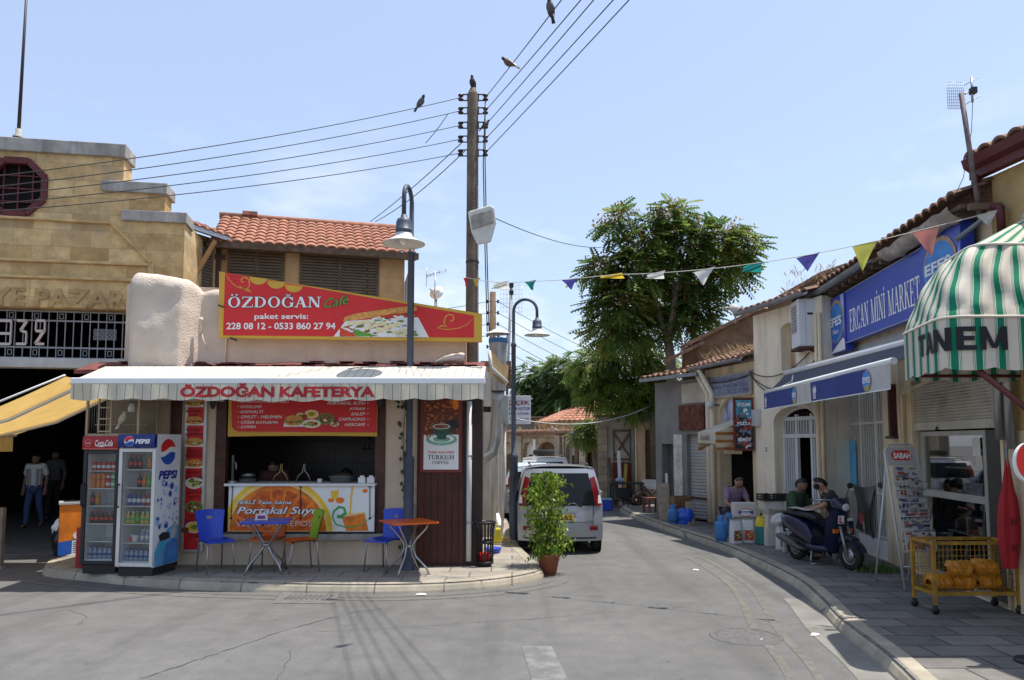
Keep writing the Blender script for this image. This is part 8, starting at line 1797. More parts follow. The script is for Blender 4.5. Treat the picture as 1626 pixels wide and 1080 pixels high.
f = MB(); f.sheet(lambda s, t: (wb/2+(WR+.035)*cos(RAD(15+135*s)), .075*(2*t-1), WR+(WR+.035)*sin(RAD(15+135*s))-.02*(2*t-1)**2), 16, 6, SB_); loft(f, [(wb/2-.18, .42, .07, .08), (wb/2-.05, .47, .075, .05), (wb/2+.1, .44, .07, .03)], SB_); f.build('front_fender', sc)
f = MB(); loft(f, [(-wb/2-.2, .3, .03, .05), (-wb/2-.15, .3, .07, .07), (-.3, .24, .07, .07), (-.15, .22, .06, .06)], BLACK); f.build('engine', sc)
f = MB(T(0, -.15, 0)); f.tube([(-.85, 0, .36), (-.78, 0, .35), (-.5, 0, .27), (-.38, 0, .22), (-.25, .05, .2)], [.03, .055, .06, .04, .02], M('sooty_steel', (.09, .085, .08), .5, .2, metal=.5), 12); f.build('exhaust', sc)
MB().tube([(-.1, -.12, .24), (-.05, -.2, .0)], .012, STEEL, 6).tube([(-.1, .12, .24), (-.05, .2, .0)], .012, STEEL, 6).tube([(-.05, -.2, .012), (-.05, .2, .012)], .01, STEEL, 6).build('stand', sc)
vs, fx = glyphs('L', .03); ax = max(v.x for v in vs); ay = max(v.y for v in vs)
f = MB(); xx = .475; f.add([(xx-.0, -.14, .66), (xx+.005, -.03, .66), (xx+.015, -.03, .78), (xx+.01, -.14, .78)], [(0, 1, 2, 3)], WHITE_PR); f.add([(xx+.008+.012*v.y/ay*.7, -.125+.075*v.x/ax, .675+.09*v.y/ay) for v in vs], fx, RED_BRD)
f.add([(xx+.008, .03, .7), (xx+.004, .14, .7), (xx+.009, .14, .74), (xx+.013, .03, .74)], [(0, 1, 2, 3)], WHITE_PR); f.build('learner_plate', sc)
SCM = world_of(sc); o = thing('folded_newspaper', 'folded newspaper spread on the scooter seat between the two men', 'newspaper', SCM @ V((-.4, 0, .80)), atan2(dd.y, dd.x)+.3)
MB().sheet(lambda s, t: (-.22+.44*s, -.15+.3*t, .012*sin(6*s+2*t)+.012), 10, 6, PAPER).build('pages', o)

# ------------------------------------------------------------------ goods on the right pavement
GASB = M('gas_bottle_blue', (0.04, 0.17, 0.42), .45, .15, 5, stain=(.10, .08, .07), amt=.2)
def gas(u, v, Yd, r, h, lab, tint=None):
 p = onY(u, v, Yd); t = thing('gas_cylinder', lab, 'gas cylinder', (p.x, Yd, KZ), 0, 'blue gas cylinders on the pavement'); mt = tint or GASB
 MB().lathe([(0, .03), (r*.8, .03), (r, .09), (r, h*.62), (r*.85, h*.74), (r*.3, h*.8), (0, h*.8)], (0, 0, 0), mt, 20).build('body', t); MB().lathe([(r*.75, 0), (r*.78, .05), (r*.72, .05), (r*.7, 0)], (0, 0, 0), mt, 20).build('foot_ring', t)
 MB().lathe([(r*.5, h*.78), (r*.55, h), (r*.48, h), (r*.45, h*.78)], (0, 0, 0), mt, 18).lathe([(.02, h*.8), (.02, h*.93), (0, h*.93)], (0, 0, 0), BRASS, 8).build('collar', t); return t
gas(1144, 800, 14.6, .118, .49, 'blue gas cylinder nearest the camera, beside the pale bags'); gas(1157, 800, 15.3, .11, .47, 'blue gas cylinder half hidden behind the nearest one'); gas(1069, 800, 17.9, .13, .42, 'blue gas cylinder beside the blue jerry bag at the grey shop')
def loc(u, Yd, z=KZ): p = onY(u, 800, Yd); return V((p.x, Yd, z))
BLB = M('blue_bag_plastic', (.02, .10, .55), .4, .15, 6); o = thing('blue_sack', 'bright blue plastic sack standing right of the blue cylinder', 'sack', loc(1089, 17.7)); sack(MB(), (.17, .14), .36, BLB, 2.0, .6).build('body', o); MB().tube([(-.06, 0, .34), (0, 0, .42), (.06, 0, .34)], .014, BLB, 6).build('handle', o)
def bag(u, Yd, w_, h_, lab, printm, a=0, pr=None):
 t = thing('feed_bag', lab, 'bag', loc(u, Yd), RAD(a), 'printed bags by the doorway'); PB_ = M('bag_pale', (.55, .55, .53), .5, .08, 8)
 f = MB(); f.sheet(lambda s, t_: (lambda c_, s_: V((w_/2*math.copysign(abs(c_)**.5, c_)*(1-.12*t_), .09*math.copysign(abs(s_)**.7, s_)*(1-.8*max(0, t_-.6)/.4), h_*t_)) + V((0, 0, .02*sin(5*s)*t_)))(cos(2*pi*s), sin(2*pi*s)), 24, 12, PB_); f.build('body', t)
 f = MB(); f.poly([(-w_*.33, h_*.12), (w_*.33, h_*.12), (w_*.3, h_*.55), (-w_*.3, h_*.55)], -.094, printm)
 for i in range(6): f.poly([(-w_*.2+.03*(i % 3), h_*(.2+.05*i)), (-w_*.2+.03*(i % 3)+.06, h_*(.2+.05*i)), (-w_*.2+.05+.03*(i % 3), h_*(.25+.05*i))], -.097, CHEESE_PR if i % 2 else GREEN_PR)
 f.build('print', t); return t
bag(1167, 14.4, .24, .42, 'pale bag with brown picture, left of the pair by the cylinders', MEAT_PR, 12); bag(1187, 14.5, .25, .42, 'white bag with reddish picture, right of the pair by the cylinders', TOMATO_PR, -8)
t = bag(1242, 13.6, .26, .48, 'white sack with a green printed strip beside the scooter wheel', M('green_sack_print', (.02, .25, .12), .5), 5); sack(MB(T(-.03, 0, .42)), (.16, .1), .2, M('bag_pale', (0, 0, 0)), 7.0, .2).build('loose_top', t)
sp2 = thing('garden_sprayer', 'green and yellow knapsack sprayer standing between the bags and boxes', 'sprayer', loc(1210, 14.2)); MB().lathe([(0, 0), (.12, 0), (.125, .03), (.125, .33)], (0, 0, 0), M('teal_plastic', (.02, .16, .15), .4, .08), 20).build('tank', sp2)
MB().lathe([(.125, .33), (.125, .42), (.09, .5), (.04, .52)], (0, 0, 0), M('yellow_plastic', (.66, .48, .02), .4, .08), 20).build('shoulder', sp2); MB().lathe([(.04, .5), (.05, .55), (.02, .58), (.02, .62), (0, .62)], (0, 0, 0), BLACK, 14).tube([(-.05, 0, .6), (.05, 0, .64)], .015, BLACK, 6).build('pump', sp2); MB().tube([(.0, -.1, .5), (.06, -.15, .35), (.09, -.14, .1), (.12, -.1, .05)], .012, BLACK, 6).build('hose', sp2)
def carton(u, Yd, w_, d_, h_, z, a, lab, flaps=False, mark=None):
 t = thing('carton', lab, 'box', loc(u, Yd, z), RAD(a), 'cardboard cartons by the doorway'); CB = M('white_carton', (.56, .53, .47), .85, .06, 5); MB().box(-w_/2, w_/2, 0, d_, 0, h_, CB).build('box', t, .004)
 if flaps: MB().add([(-w_/2, 0, h_), (w_/2, 0, h_), (w_/2, -.1, h_+.08), (-w_/2, -.1, h_+.08), (-w_/2, d_, h_), (-w_/2, 0, h_), (-w_/2-.12, 0, h_+.09), (-w_/2-.12, d_, h_+.09)], [(0, 1, 2, 3), (4, 5, 6, 7)], CB).build('flap', t)
 if mark:
  f = MB(); y = -.004
  if mark == 'oval': f.disc(0, h_*.45, .15, .075, y, RED_BRD, 24); f.disc(0, h_*.45, .135, .06, y-.001, WHITE_PR, 24); f.poly([(-.14, h_*.45-.02), (.14, h_*.45-.02), (.14, h_*.45+.025), (-.14, h_*.45+.025)], y-.002, BLUE_PR); letters(f, 'MAR', -.08, .08, h_*.45-.014, h_*.45+.016, y-.004, WHITE_PR, .03)
  else: f.rect(-w_*.3, -w_*.15, h_*.2, h_*.4, y, GREEN_PR); f.rect(-w_*.1, w_*.3, h_*.24, h_*.3, y, GREEN_PR)
  f.build('print', t)
 return t
carton(1184, 14.95, .52, .35, .36, KZ, -4, 'large open white carton with small green mark behind the two bags', True, 'green'); carton(1184, 15.0, .42, .3, .32, KZ+.362, -2, 'white carton with red and blue oval mark stacked on another', False, 'oval')
carton(1233, 13.95, .38, .35, .33, KZ, 4, 'plain white carton at the bottom of the right stack', False); carton(1233, 13.97, .34, .33, .24, KZ+.332, 8, 'pale carton in the middle of the right stack', True); carton(1230, 14.0, .36, .3, .22, KZ+.574, 2, 'brownish carton with green mark near the top of the right stack', False, 'green')
for k, (u, dz, a) in enumerate(((1222, .0, 12), (1243, .02, -6))):
 t = thing('plastic_crate', ['black plastic crate on the cartons, left of two', 'black plastic crate on the cartons, right of two'][k], 'crate', loc(u, 13.95-.0*k, KZ+.80), RAD(a), 'black crates on the cartons'); f = MB(); w_, d_, h_ = .22, .26, .13
 f.box(-w_/2, w_/2, 0, d_, 0, .012, BLACK)
 for z in (.02, .06, .1): f.box(-w_/2, w_/2, 0, .012, z, z+.024, BLACK).box(-w_/2, w_/2, d_-.012, d_, z, z+.024, BLACK).box(-w_/2, -w_/2+.012, .012, d_-.012, z, z+.024, BLACK).box(w_/2-.012, w_/2, .012, d_-.012, z, z+.024, BLACK)
 for x in (-w_/2, w_/2-.02): f.box(x-.001, x+.021, -.001, .02, 0, h_, BLACK).box(x-.001, x+.021, d_-.02, d_+.001, 0, h_, BLACK)
 f.build('basket', t)
def plank(u, Yd, w_, h_, lean, lab, col, a=0):
 t = thing('leaning_board', lab, 'board', loc(u, Yd), RAD(a)); MB(Matrix.Rotation(RAD(-lean), 4, 'X')).box(-w_/2, w_/2, -.015, .015, 0, h_, col).build('board', t); MB(Matrix.Rotation(RAD(-lean), 4, 'X')).box(-w_/2+.01, w_/2-.01, -.025, -.016, h_*.45, h_*.52, col).build('batten', t)
GT = M('grey_timber', (0, 0, 0)); PT = M('pale_board', (.36, .30, .22), .85, .2, 7)
plank(1055, 18.6, .26, .88, 6, 'wide pale board leaning at the dark doorway of the grey shop', PT); plank(1097, 17.6, .16, .52, 10, 'short pale plank leaning on the grey shutter', PT, 20); plank(1060, 19.0, .05, 1.1, 5, 'narrow white slat standing in the dark doorway', WHITE_PAINT)
t = thing('wooden_crate', 'brown slatted wooden crate behind the blue sack', 'crate', loc(1085, 18.1), RAD(10)); WBX = M('crate_wood', (.20, .11, .055), .85, .3, 9); f = MB()
for z in (.3, .38, .46, .54): f.box(-.2, .2, 0, .015, z, z+.055, WBX).box(-.2, .2, .3, .315, z, z+.055, WBX)
for x in (-.2, .18): f.box(x, x+.02, .015, .3, 0, .6, WBX)
f.build('slats', t)
t = thing('wooden_stool', 'reddish wooden stool at the far kerb corner', 'stool', loc(1036, 20.6), RAD(15)); RW = M('reddish_wood', (.17, .06, .035), .6, .25, 9); MB().box(-.2, .2, -.2, .2, .36, .4, RW).build('seat', t)
for x in (-.17, .17):
 for y in (-.17, .17): MB().box(x-.025, x+.025, y-.025, y+.025, 0, .359, RW).build('leg', t)
# ------------------------------------------------------------------ far end of the street
STONE_F = brick_mat('old_rubble_stone', (.40, .32, .22), (.30, .235, .16), (.22, .18, .13), .42, .24, .015, 'XZ', var=.35, bump=.5, stain=(.5, .45, .38), amt=.6)
OLDP = M('stained_old_plaster', (.42, .38, .31), .95, .2, 1.6, .3, 25, stain=(.17, .15, .12), amt=.55, sscale=1.5)
BROWND = M('brown_door_wood', (.12, .065, .04), .8, .3, 8)
# braced plaster front
F1 = Wall(2.75, 24.6, 3.85, 24.3); f1 = thing('braced_workshop', 'stained plaster workshop front with timber X bracing at the bend of the street', 'building', F1.o, F1.rot)
zt_ = F1.at(985, 662).z; MB().wall(0, F1.len, 0, zt_, 0, .3, OLDP, []).build('wall', f1); f = MB()
x0, x1 = .5, 1.02
for a, b in (((x0, 1.5), (x1, 2.3)), ((x0, 2.3), (x1, 1.5)), ((x0, 1.45), (x1, 1.45)), ((x0, 2.35), (x1, 2.35)), ((x0, 1.4), (x0, 2.4)), ((x1, 1.4), (x1, 2.4))): f.beam((a[0], -.03, a[1]), (b[0], -.03, b[1]), .03, .06, OLDWOOD)
f.build('brace', f1); MB().box(.0, .3, -.12, -.002, 0, zt_-.3, STONE_F).build('stone_pier', f1); MB().box(.45, 1.08, -.04, -.002, .1, 1.35, M('dull_red_door', (.13, .03, .022), .8, .3, 5)).build('low_door', f1)
MB().box(-.1, F1.len+.1, -.25, .3, zt_, zt_+.06, OLDTILE).build('roof_edge', f1); MB().tube([(F1.len-.02, -.08, 0), (F1.len-.02, -.08, 3.6)], .06, M('grey_post', (.22, .22, .21), .7), 8).build('post', f1)
# brown door shop with the curved black sign
F2 = Wall(3.9, 24.2, 5.1, 23.6); f2 = thing('brown_door_shop', 'tan plaster shop with tall brown door under a curved black sign', 'building', F2.o, F2.rot)
zt_ = F2.at(1022, 632).z; dA2, dB2 = F2.s(1024), F2.s(1040)
MB().wall(0, F2.len+1.5, 0, zt_, 0, .3, TANP, [(dA2, dB2, .55, F2.at(1030, 682).z), (.1, F2.s(1013), .1, 2.6)]).build('wall', f2); MB().box(dA2, dB2, .12, .2, .55, F2.at(1030, 682).z, BROWND).build('door', f2); MB().box(.1, F2.s(1013), .25, .28, .1, 2.6, BLACK).build('dark_opening', f2)
MB().box(dA2-.12, dB2+.15, -.35, -.002, .1, .54, STONE_F).build('step', f2); MB().box(dA2-.1, dB2+.1, -.02, -.002, F2.at(1030, 671).z, F2.at(1030, 656).z, M('blue_grey_panel', (.16, .19, .24), .8, .2)).build('panel', f2)
cs = thing('curved_black_sign', 'black arched signboard with pale lettering above the brown door', 'sign', F2.o, F2.rot); sA_, sB_ = F2.s(1002), F2.s(1042); szt, szm, szb = F2.at(1022, 624).z, F2.at(1022, 646).z, F2.at(1022, 657).z; cxs = (sA_+sB_)/2
MB().prism([(sA_, szm), (cxs-.2, szb), (cxs+.2, szb), (sB_, szm), (sB_, szt), (sA_, szt)], -.2, -.14, M('black_sign_paint', (.02, .02, .02), .6)).build('board', cs); f = MB()
letters(f, 'MATBAACI', sA_+.08, sB_-.05, szt-.16, szt-.06, -.205, M('dull_cream_letters', (.45, .42, .34), .7), .02); letters(f, '• KIBRIS OTANTİK', sA_+.04, sB_-.02, szm+.02, szm+.10, -.205, GOLD, .01); letters(f, 'TEL: 22 87 555', cxs-.2, cxs+.2, szb+.04, szb+.1, -.205, WHITE_PR, .01); f.build('lettering', cs)
# junk in front of it
def far(u, Yd, z=KZ): p = onY(u, 800, Yd); return V((p.x, Yd, z))
t = thing('work_bench', 'cluttered dark metal workbench in front of the braced workshop', 'bench', far(995, 23.4, 0)); f = MB(); f.box(-.5, .5, -.25, .25, .72, .77, DARK_IRON); f.build('top', t)
for x in (-.46, .46):
 for y in (-.2, .2): MB().box(x-.02, x+.02, y-.02, y+.02, 0, .72, DARK_IRON).build('leg', t)
f = MB(); f.box(-.35, .1, -.15, .15, .25, .6, DARK_IRON).box(.15, .42, -.2, .1, .3, .55, GREYP).sphere((-.2, 0, .84), (.14, .1, .08), M('pale_blue_rag', (.3, .38, .45), .9)); f.build('clutter', t)
t = thing('tool_pile', 'dark heap of scrap metal and timber beside the workbench', 'scrap heap', far(1020, 23.0, .1)); f = MB(); rq = random.Random(8)
for i in range(26): a = V((rq.uniform(-.5, .5), rq.uniform(-.2, .3), rq.uniform(0, .35))); f.beam(a, a+V((rq.uniform(-.4, .4), rq.uniform(-.1, .1), rq.uniform(-.1, .3))), rq.uniform(.03, .12), rq.uniform(.02, .08), rq.choice([DARK_IRON, OLDWOOD, BROWND, BLACK]))
f.build('scrap', t)
for k, (u, h_, c_) in enumerate(((978, 1.5, OLDWOOD), (986, 1.7, WHITE_PAINT), (990, 1.3, M('yellow_board', (.4, .3, .06), .7)))):
 o = MB(Matrix.Rotation(RAD(-8+6*k), 4, 'Y')).box(-.05, .05, -.02, .02, 0, h_, c_).build('propped_plank'); o.location = far(u, 24.05, .02); tag(o, ['dark plank propped on the workshop wall', 'pale plank propped on the workshop wall', 'yellowish plank propped on the workshop wall'][k], 'plank')
t = thing('blue_cooler', 'small bright blue box on the road by the workbench', 'box', far(963, 22.6, 0)); MB().box(-.15, .15, -.1, .12, 0, .3, BLUE).build('body', t, .02); MB().box(-.16, .16, -.11, .13, .301, .35, M('pale_blue_lid', (.25, .42, .6), .5)).build('lid', t, .01)
t = thing('foam_box', 'white foam box sitting on the stone step of the brown door', 'box', F2.w(dA2+.28, -.22, .545), F2.rot); MB().box(-.28, .28, -.14, .14, 0, .24, WHITE_PAINT).build('body', t, .02); MB().box(-.29, .29, -.15, .15, .241, .29, WHITE_PAINT).build('lid', t, .01)
# row of low stone shops further back
F3 = Wall(-0.6, 31.5, 3.3, 27.5); f3 = thing('low_stone_shops', 'row of low crumbling stone shops with plastered arches behind the silver car', 'building', F3.o, F3.rot); L3 = F3.len; zt_ = 2.3
arches = [(.25, .95), (1.5, 2.05), (2.3, 3.2), (3.75, 4.2), (4.5, 5.3)]
w = MB(); w.wall(-1, L3, 0, zt_, 0, .35, STONE_F, [(a, b, .0, 2.0) for a, b in arches])
for a, b in arches: w.arch_fill(a, b, 1.7, 2.0, 0, .35, STONE_F)
w.build('wall', f3)
for k, (a, b) in enumerate(arches):
 MB().box(a-.001, b+.001, .2, .26, 0, 2.0, [OLDP, WHITE_PAINT, BROWND, OLDP, BROWND][k]).build('arch_infill', f3); MB().box(a+.15, b-.15, .16, .199, 0, 1.5, [BROWND, DARK_IRON, OLDWOOD, DARK_IRON, OLDWOOD][k]).build('door', f3)
f = MB(); f.beam((-1, .1, zt_+.06), (L3, .1, zt_+.06), .7, .1, OLDTILE); tile_roof(f, (-1, 1.6, zt_+.16), (L3+1, 0, 0), (0, -1.8, -.12), OLDTILE, .25, .4, .05); f.build('roof', f3)
wd_ = MB()
for i in range(16): weeds(wd_, F3.w(rq.uniform(1.8, 4.2), rq.uniform(.0, 1.0), zt_+.2), 12, .45, .3, M('dry_brown_weed', (.32, .21, .11), .9, .3))
o = wd_.build('roof_weeds'); o['kind'] = 'stuff'; tag(o, 'dry brown weeds on the low stone shop roofs beyond the car', 'weeds')
for k, (x, w_, h_, m_) in enumerate(((.98, .45, 2.25, OLDP), (2.08, .14, 2.1, WHITE_PAINT), (3.24, .46, 2.25, OLDP), (4.24, .16, 2.25, OLDWOOD), (3.5, .12, 2.4, OLDWOOD), (-.9, 1.1, 2.25, OLDP), (5.3, .2, 2.3, OLDWOOD), (2.5, .5, 1.3, WHITE_PAINT), (4.5, .3, 1.9, OLDP))): MB().box(x, x+w_, -.05-.01*k, -.002, .02, h_, m_).build('patched_pier', f3)
# red tiled house further back
F4 = Wall(1.42, 35.6, 6.5, 33.2); f4 = thing('far_tiled_house', 'distant house with bright red tiled roof rising behind the low stone shops', 'house', F4.o, F4.rot); p, q = F4.at(872, 668), F4.at(905, 640)
MB().wall(0, F4.len, 0, p.z, 0, .3, TANP, []).build('wall', f4); f = MB(); tile_roof(f, (.9, 2.6, p.z+.9), (F4.len-1.0, 0, 0), (0, -3.0, -.95), TILE, .24, .38, .05); f.face([(-.2, -.4, p.z-.05), (.92, 2.6, p.z+.93), (.92, -.4, p.z-.045)], TILE); f.build('roof', f4)
# framed building at the far left of the street
F5 = Wall(-3.0, 36.0, 1.6, 36.0); f5 = thing('far_framed_building', 'distant brown building with white framed windows behind the parked cars', 'building', F5.o, F5.rot); a5 = lambda u, v: F5.at(u, v)
MB().wall(0, F5.len, 0, 3.1, 0, .3, M('far_brown_wall', (.22, .19, .15), .9, .2), []).box(-.1, F5.len+.1, -.2, .3, 3.1, 3.2, OLDTILE).build('wall', f5)
for u0, u1 in ((820, 836), (838, 854), (858, 876)):
 p, q = a5(u0, 735), a5(u1, 697); f = MB(); f.box(p.x, q.x, -.03, -.002, p.z-1.0, q.z, WHITE_PAINT); fr5 = f.build('window_frame', f5); f = MB()
 for (xa, xb) in ((.08, .47), (.53, .92)):
  for (za, zb_) in ((.05, .6), (.65, .95)): f.box(p.x+(q.x-p.x)*xa, p.x+(q.x-p.x)*xb, -.04, -.031, p.z-1+(q.z-p.z+1)*za, p.z-1+(q.z-p.z+1)*zb_, DARK_IN)
 f.build('pane', fr5)
# left side of the street beyond the cafe
G1 = Wall(-0.42, 15.4, -0.20, 21.5)
G1 = Wall(-0.20, 22.0, -0.44, 15.3); g1 = thing('peeling_side_building', 'peeling whitewashed building along the left pavement beyond the cafe', 'building', (-0.42, 15.3, 0)); PEEL = M('peeling_white_plaster', (0, 0, 0))
f = MB(); f.plan([(0, 0), (.12, 3.0), (.2, 6.5), (-5, 6.5), (-5, 0)], 0.1, 3.5, PEEL); f.build('wall', g1)
for yy in (0.1, 1.3, 2.6, 4.0): MB().box(.01+.035*yy-.02, .09+.035*yy, yy, yy+.35, .12, 3.3, M('whitewashed_timber', (.52, .50, .46), .9, .15, 5, stain=(.25, .22, .18), amt=.5, streak=True)).build('pilaster', g1)
for yy, m_ in ((.5, M('orange_tan_panel', (.50, .32, .16), .8, .1)), (1.75, GREYP), (3.1, BROWND)): MB().box(.02+.035*yy, .055+.035*yy, yy, yy+.75, 1.3 if yy < 1 else .15, 2.4, m_).build('panel', g1)
f = MB(); f.box(-.2, .4, -.2, 6.6, 3.5, 3.58, OLDTILE); f.build('roof_edge', g1)
# meter box, flue and torn awning on the corner
mt = thing('meter_box', 'pale green grey electricity box mounted on the side wall under the torn awning', 'meter box', onY(796, 650, 13.6)); GB_ = M('grey_green_box', (.40, .44, .40), .5, .1, 5)
MB().box(-.13, .13, -.1, .1, -.25, .25, GB_).build('box', mt, .01); MB().box(-.11, .11, -.108, -.101, -.22, .22, GB_).tube([(0, -.112, .12), (-.03, -.12, .05), (-.03, -.115, -.05)], .008, DARK_IRON, 5).build('cover', mt)
for dx in (-.08, .06): MB().tube([(dx, 0, -.25), (dx, .02, -1.2), (dx-.05, .05, -2.2)], .025, PEEL, 8).build('conduit', mt)
MB().beam((-.13, .05, 0), (-.45, .05, 0), .06, .1, DARK_IRON).build('bracket', mt)
fl_ = thing('steel_flue', 'shiny steel kitchen flue with conical cap behind the cafe roof', 'chimney', onY(791, 575, 13.2)); FLM = M('spiral_duct', (.38, .37, .35), .4, .2, 7, metal=.6)
MB().lathe([(.14, -.5), (.15, .2), (.16, .35)], (0, 0, 0), FLM, 18).build('pipe', fl_); MB().lathe([(.165, .33), (.165, .41)], (0, 0, 0), M('blue_band', (.05, .15, .32), .5), 18).build('band', fl_); MB().lathe([(.22, .49), (.0, .6)], (0, 0, 0), WHITE_PAINT, 18).lathe([(.22, .49), (.0, .5)], (0, 0, 0), STEEL, 18).build('cap', fl_)
for a in (0, 2.1, 4.2): MB().tube([(.15*cos(a), .15*sin(a), .4), (.16*cos(a), .16*sin(a), .52)], .012, STEEL, 5).build('stay', fl_)
MB().tube([(0, 0, -.45), (-.02, 0, -.75), (-.05, 0, -1.3), (-.1, -.02, -1.55), (-.25, -.05, -1.65), (-.6, -.05, -1.66)], .1, FLM, 14).build('duct', fl_)
ta = thing('torn_awning', 'folded tan awning with white edge hanging at the cafe corner', 'awning', onY(780, 570, 12.2)); TANC = M('tan_awning_cloth', (.42, .29, .14), .85, .2, 5, trans=.15)
f = MB(); f.sheet(lambda s, t: (-.02+.3*s-.03*t, -.1+.5*s, .1-.2*s-.32*t+.03*sin(8*s)), 10, 6, TANC); f.build('cloth', ta); MB().tube([(-.03, -.12, .12), (.0, -.1, -.15), (.25, .35, -.35)], .03, WHITE_PAINT, 6).build('edge_bar', ta); MB().sheet(lambda s, t: (.27+.02*sin(5*t), .4+.2*s, -.4-.7*t), 4, 6, TANC).build('strip', ta)
fs5 = thing('flower_shop_sign', 'white projecting shop sign with red and blue words behind the far lamp post', 'sign', onY(824, 651, 17.6)); h5 = 22.5/F_PX*17.6; w5 = .30
MB().box(-.3, w5-.03, -.03, .03, -h5, h5, WHITE_PAINT).build('board', fs5, .006); f = MB(); letters(f, 'ÇİÇEK', -.27, w5-.05, .1, .24, -.034, M('maroon_letters', (.25, .02, .05), .5), .03)
letters(f, 'ALARM ALETLER', -.27, w5-.04, .0, .06, -.034, BLUE_PR, .02); letters(f, 'ŞİP · ÇİÇEK', -.25, w5-.06, -.12, -.05, -.034, BLUE_PR, .02); letters(f, 'Tel: 0392 228', -.22, w5-.08, -.24, -.19, -.034, BLUE_PR, .01); f.build('lettering', fs5); MB().beam((-.3, 0, .2), (-.55, 0, .2), .03, .03, DARK_IRON).build('bracket', fs5)
# second pole and mast further down
p = onY(782, 700, 24); up2 = thing('utility_pole', 'farther thin wooden pole with small insulators beyond the cafe corner', 'utility pole', (p.x, 24, 0)); z2 = onY(782, 464, 24).z; MB().tube([(0, 0, 0), (0, 0, z2)], [.13, .1], OLDWOOD, 10).build('pole', up2)
for k in range(5):
 for sx in (-1, 1): MB().lathe([(.0, -.05), (.04, -.05), (.02, 0), (.04, .05), (0, .05)], (sx*.17, 0, z2-.3-.36*k), PORC, 8).beam((sx*.1, 0, z2-.3-.36*k), (sx*.17, 0, z2-.3-.36*k), .03, .03, DARK_IRON).build('insulator', up2)
for k in range(5):
 wire('far wire running from the thin pole into the trees, %s of five' % ordn[k], (p.x+.17, 24, z2-.3-.36*k), (p.x+7.5, 36, z2-1.6-.5*k), .25, .009, 'far street wires')
 if k < 4: wire('far wire running left from the thin pole, %s of four' % ordn[k].replace('lowest', 'bottom'), (p.x-.17, 24, z2-.3-.36*k), (p.x-4, 23, z2-.9-.4*k), .1, .009, 'far street wires left')
p = onY(806, 600, 20); ms_ = thing('antenna_mast', 'thin leaning antenna mast with wide grid reflectors behind the far lamp', 'antenna', p); q = onY(812, 450, 20)-p
MB().tube([(-.05, 0, -1.5), (0, 0, 0), q], .035, GUTTER, 8).build('mast', ms_); f = MB()
for i in range(8): f.tube([q+V((-.28+.08*i, .1, -.75)), q+V((-.28+.08*i, .1, -.02))], .0035, STEEL, 4)
for i in range(7): f.tube([q+V((-.28, .1, -.75+.12*i)), q+V((.28, .1, -.75+.12*i))], .0035, STEEL, 4)
f.build('reflector', ms_)
for zz in (-.1, -.3): MB().box(q.x-.06, q.x+.06, -.06, .06, q.z+zz, q.z+zz+.1, DARK_IRON).build('clamp', ms_)
for k, (u, v, Yd) in enumerate(((882, 683, 30), (916, 690, 28))):
 p = onY(u, v, Yd); t = thing('street_floodlight', ['small grey tube light on an arm over the low shops, upper of two', 'small grey tube light on an arm over the low shops, lower of two'][k], 'light', p); MB(Matrix.Rotation(RAD(25), 4, 'Y')).box(-.22, .22, -.08, .08, -.06, .06, M('lamp_grey', (.5, .52, .54), .4)).build('head', t, .02); MB().tube([(0, 0, 0), (.1, .3, -.2), (.12, 1.2, -.5)], .025, STEEL, 6).build('arm', t)

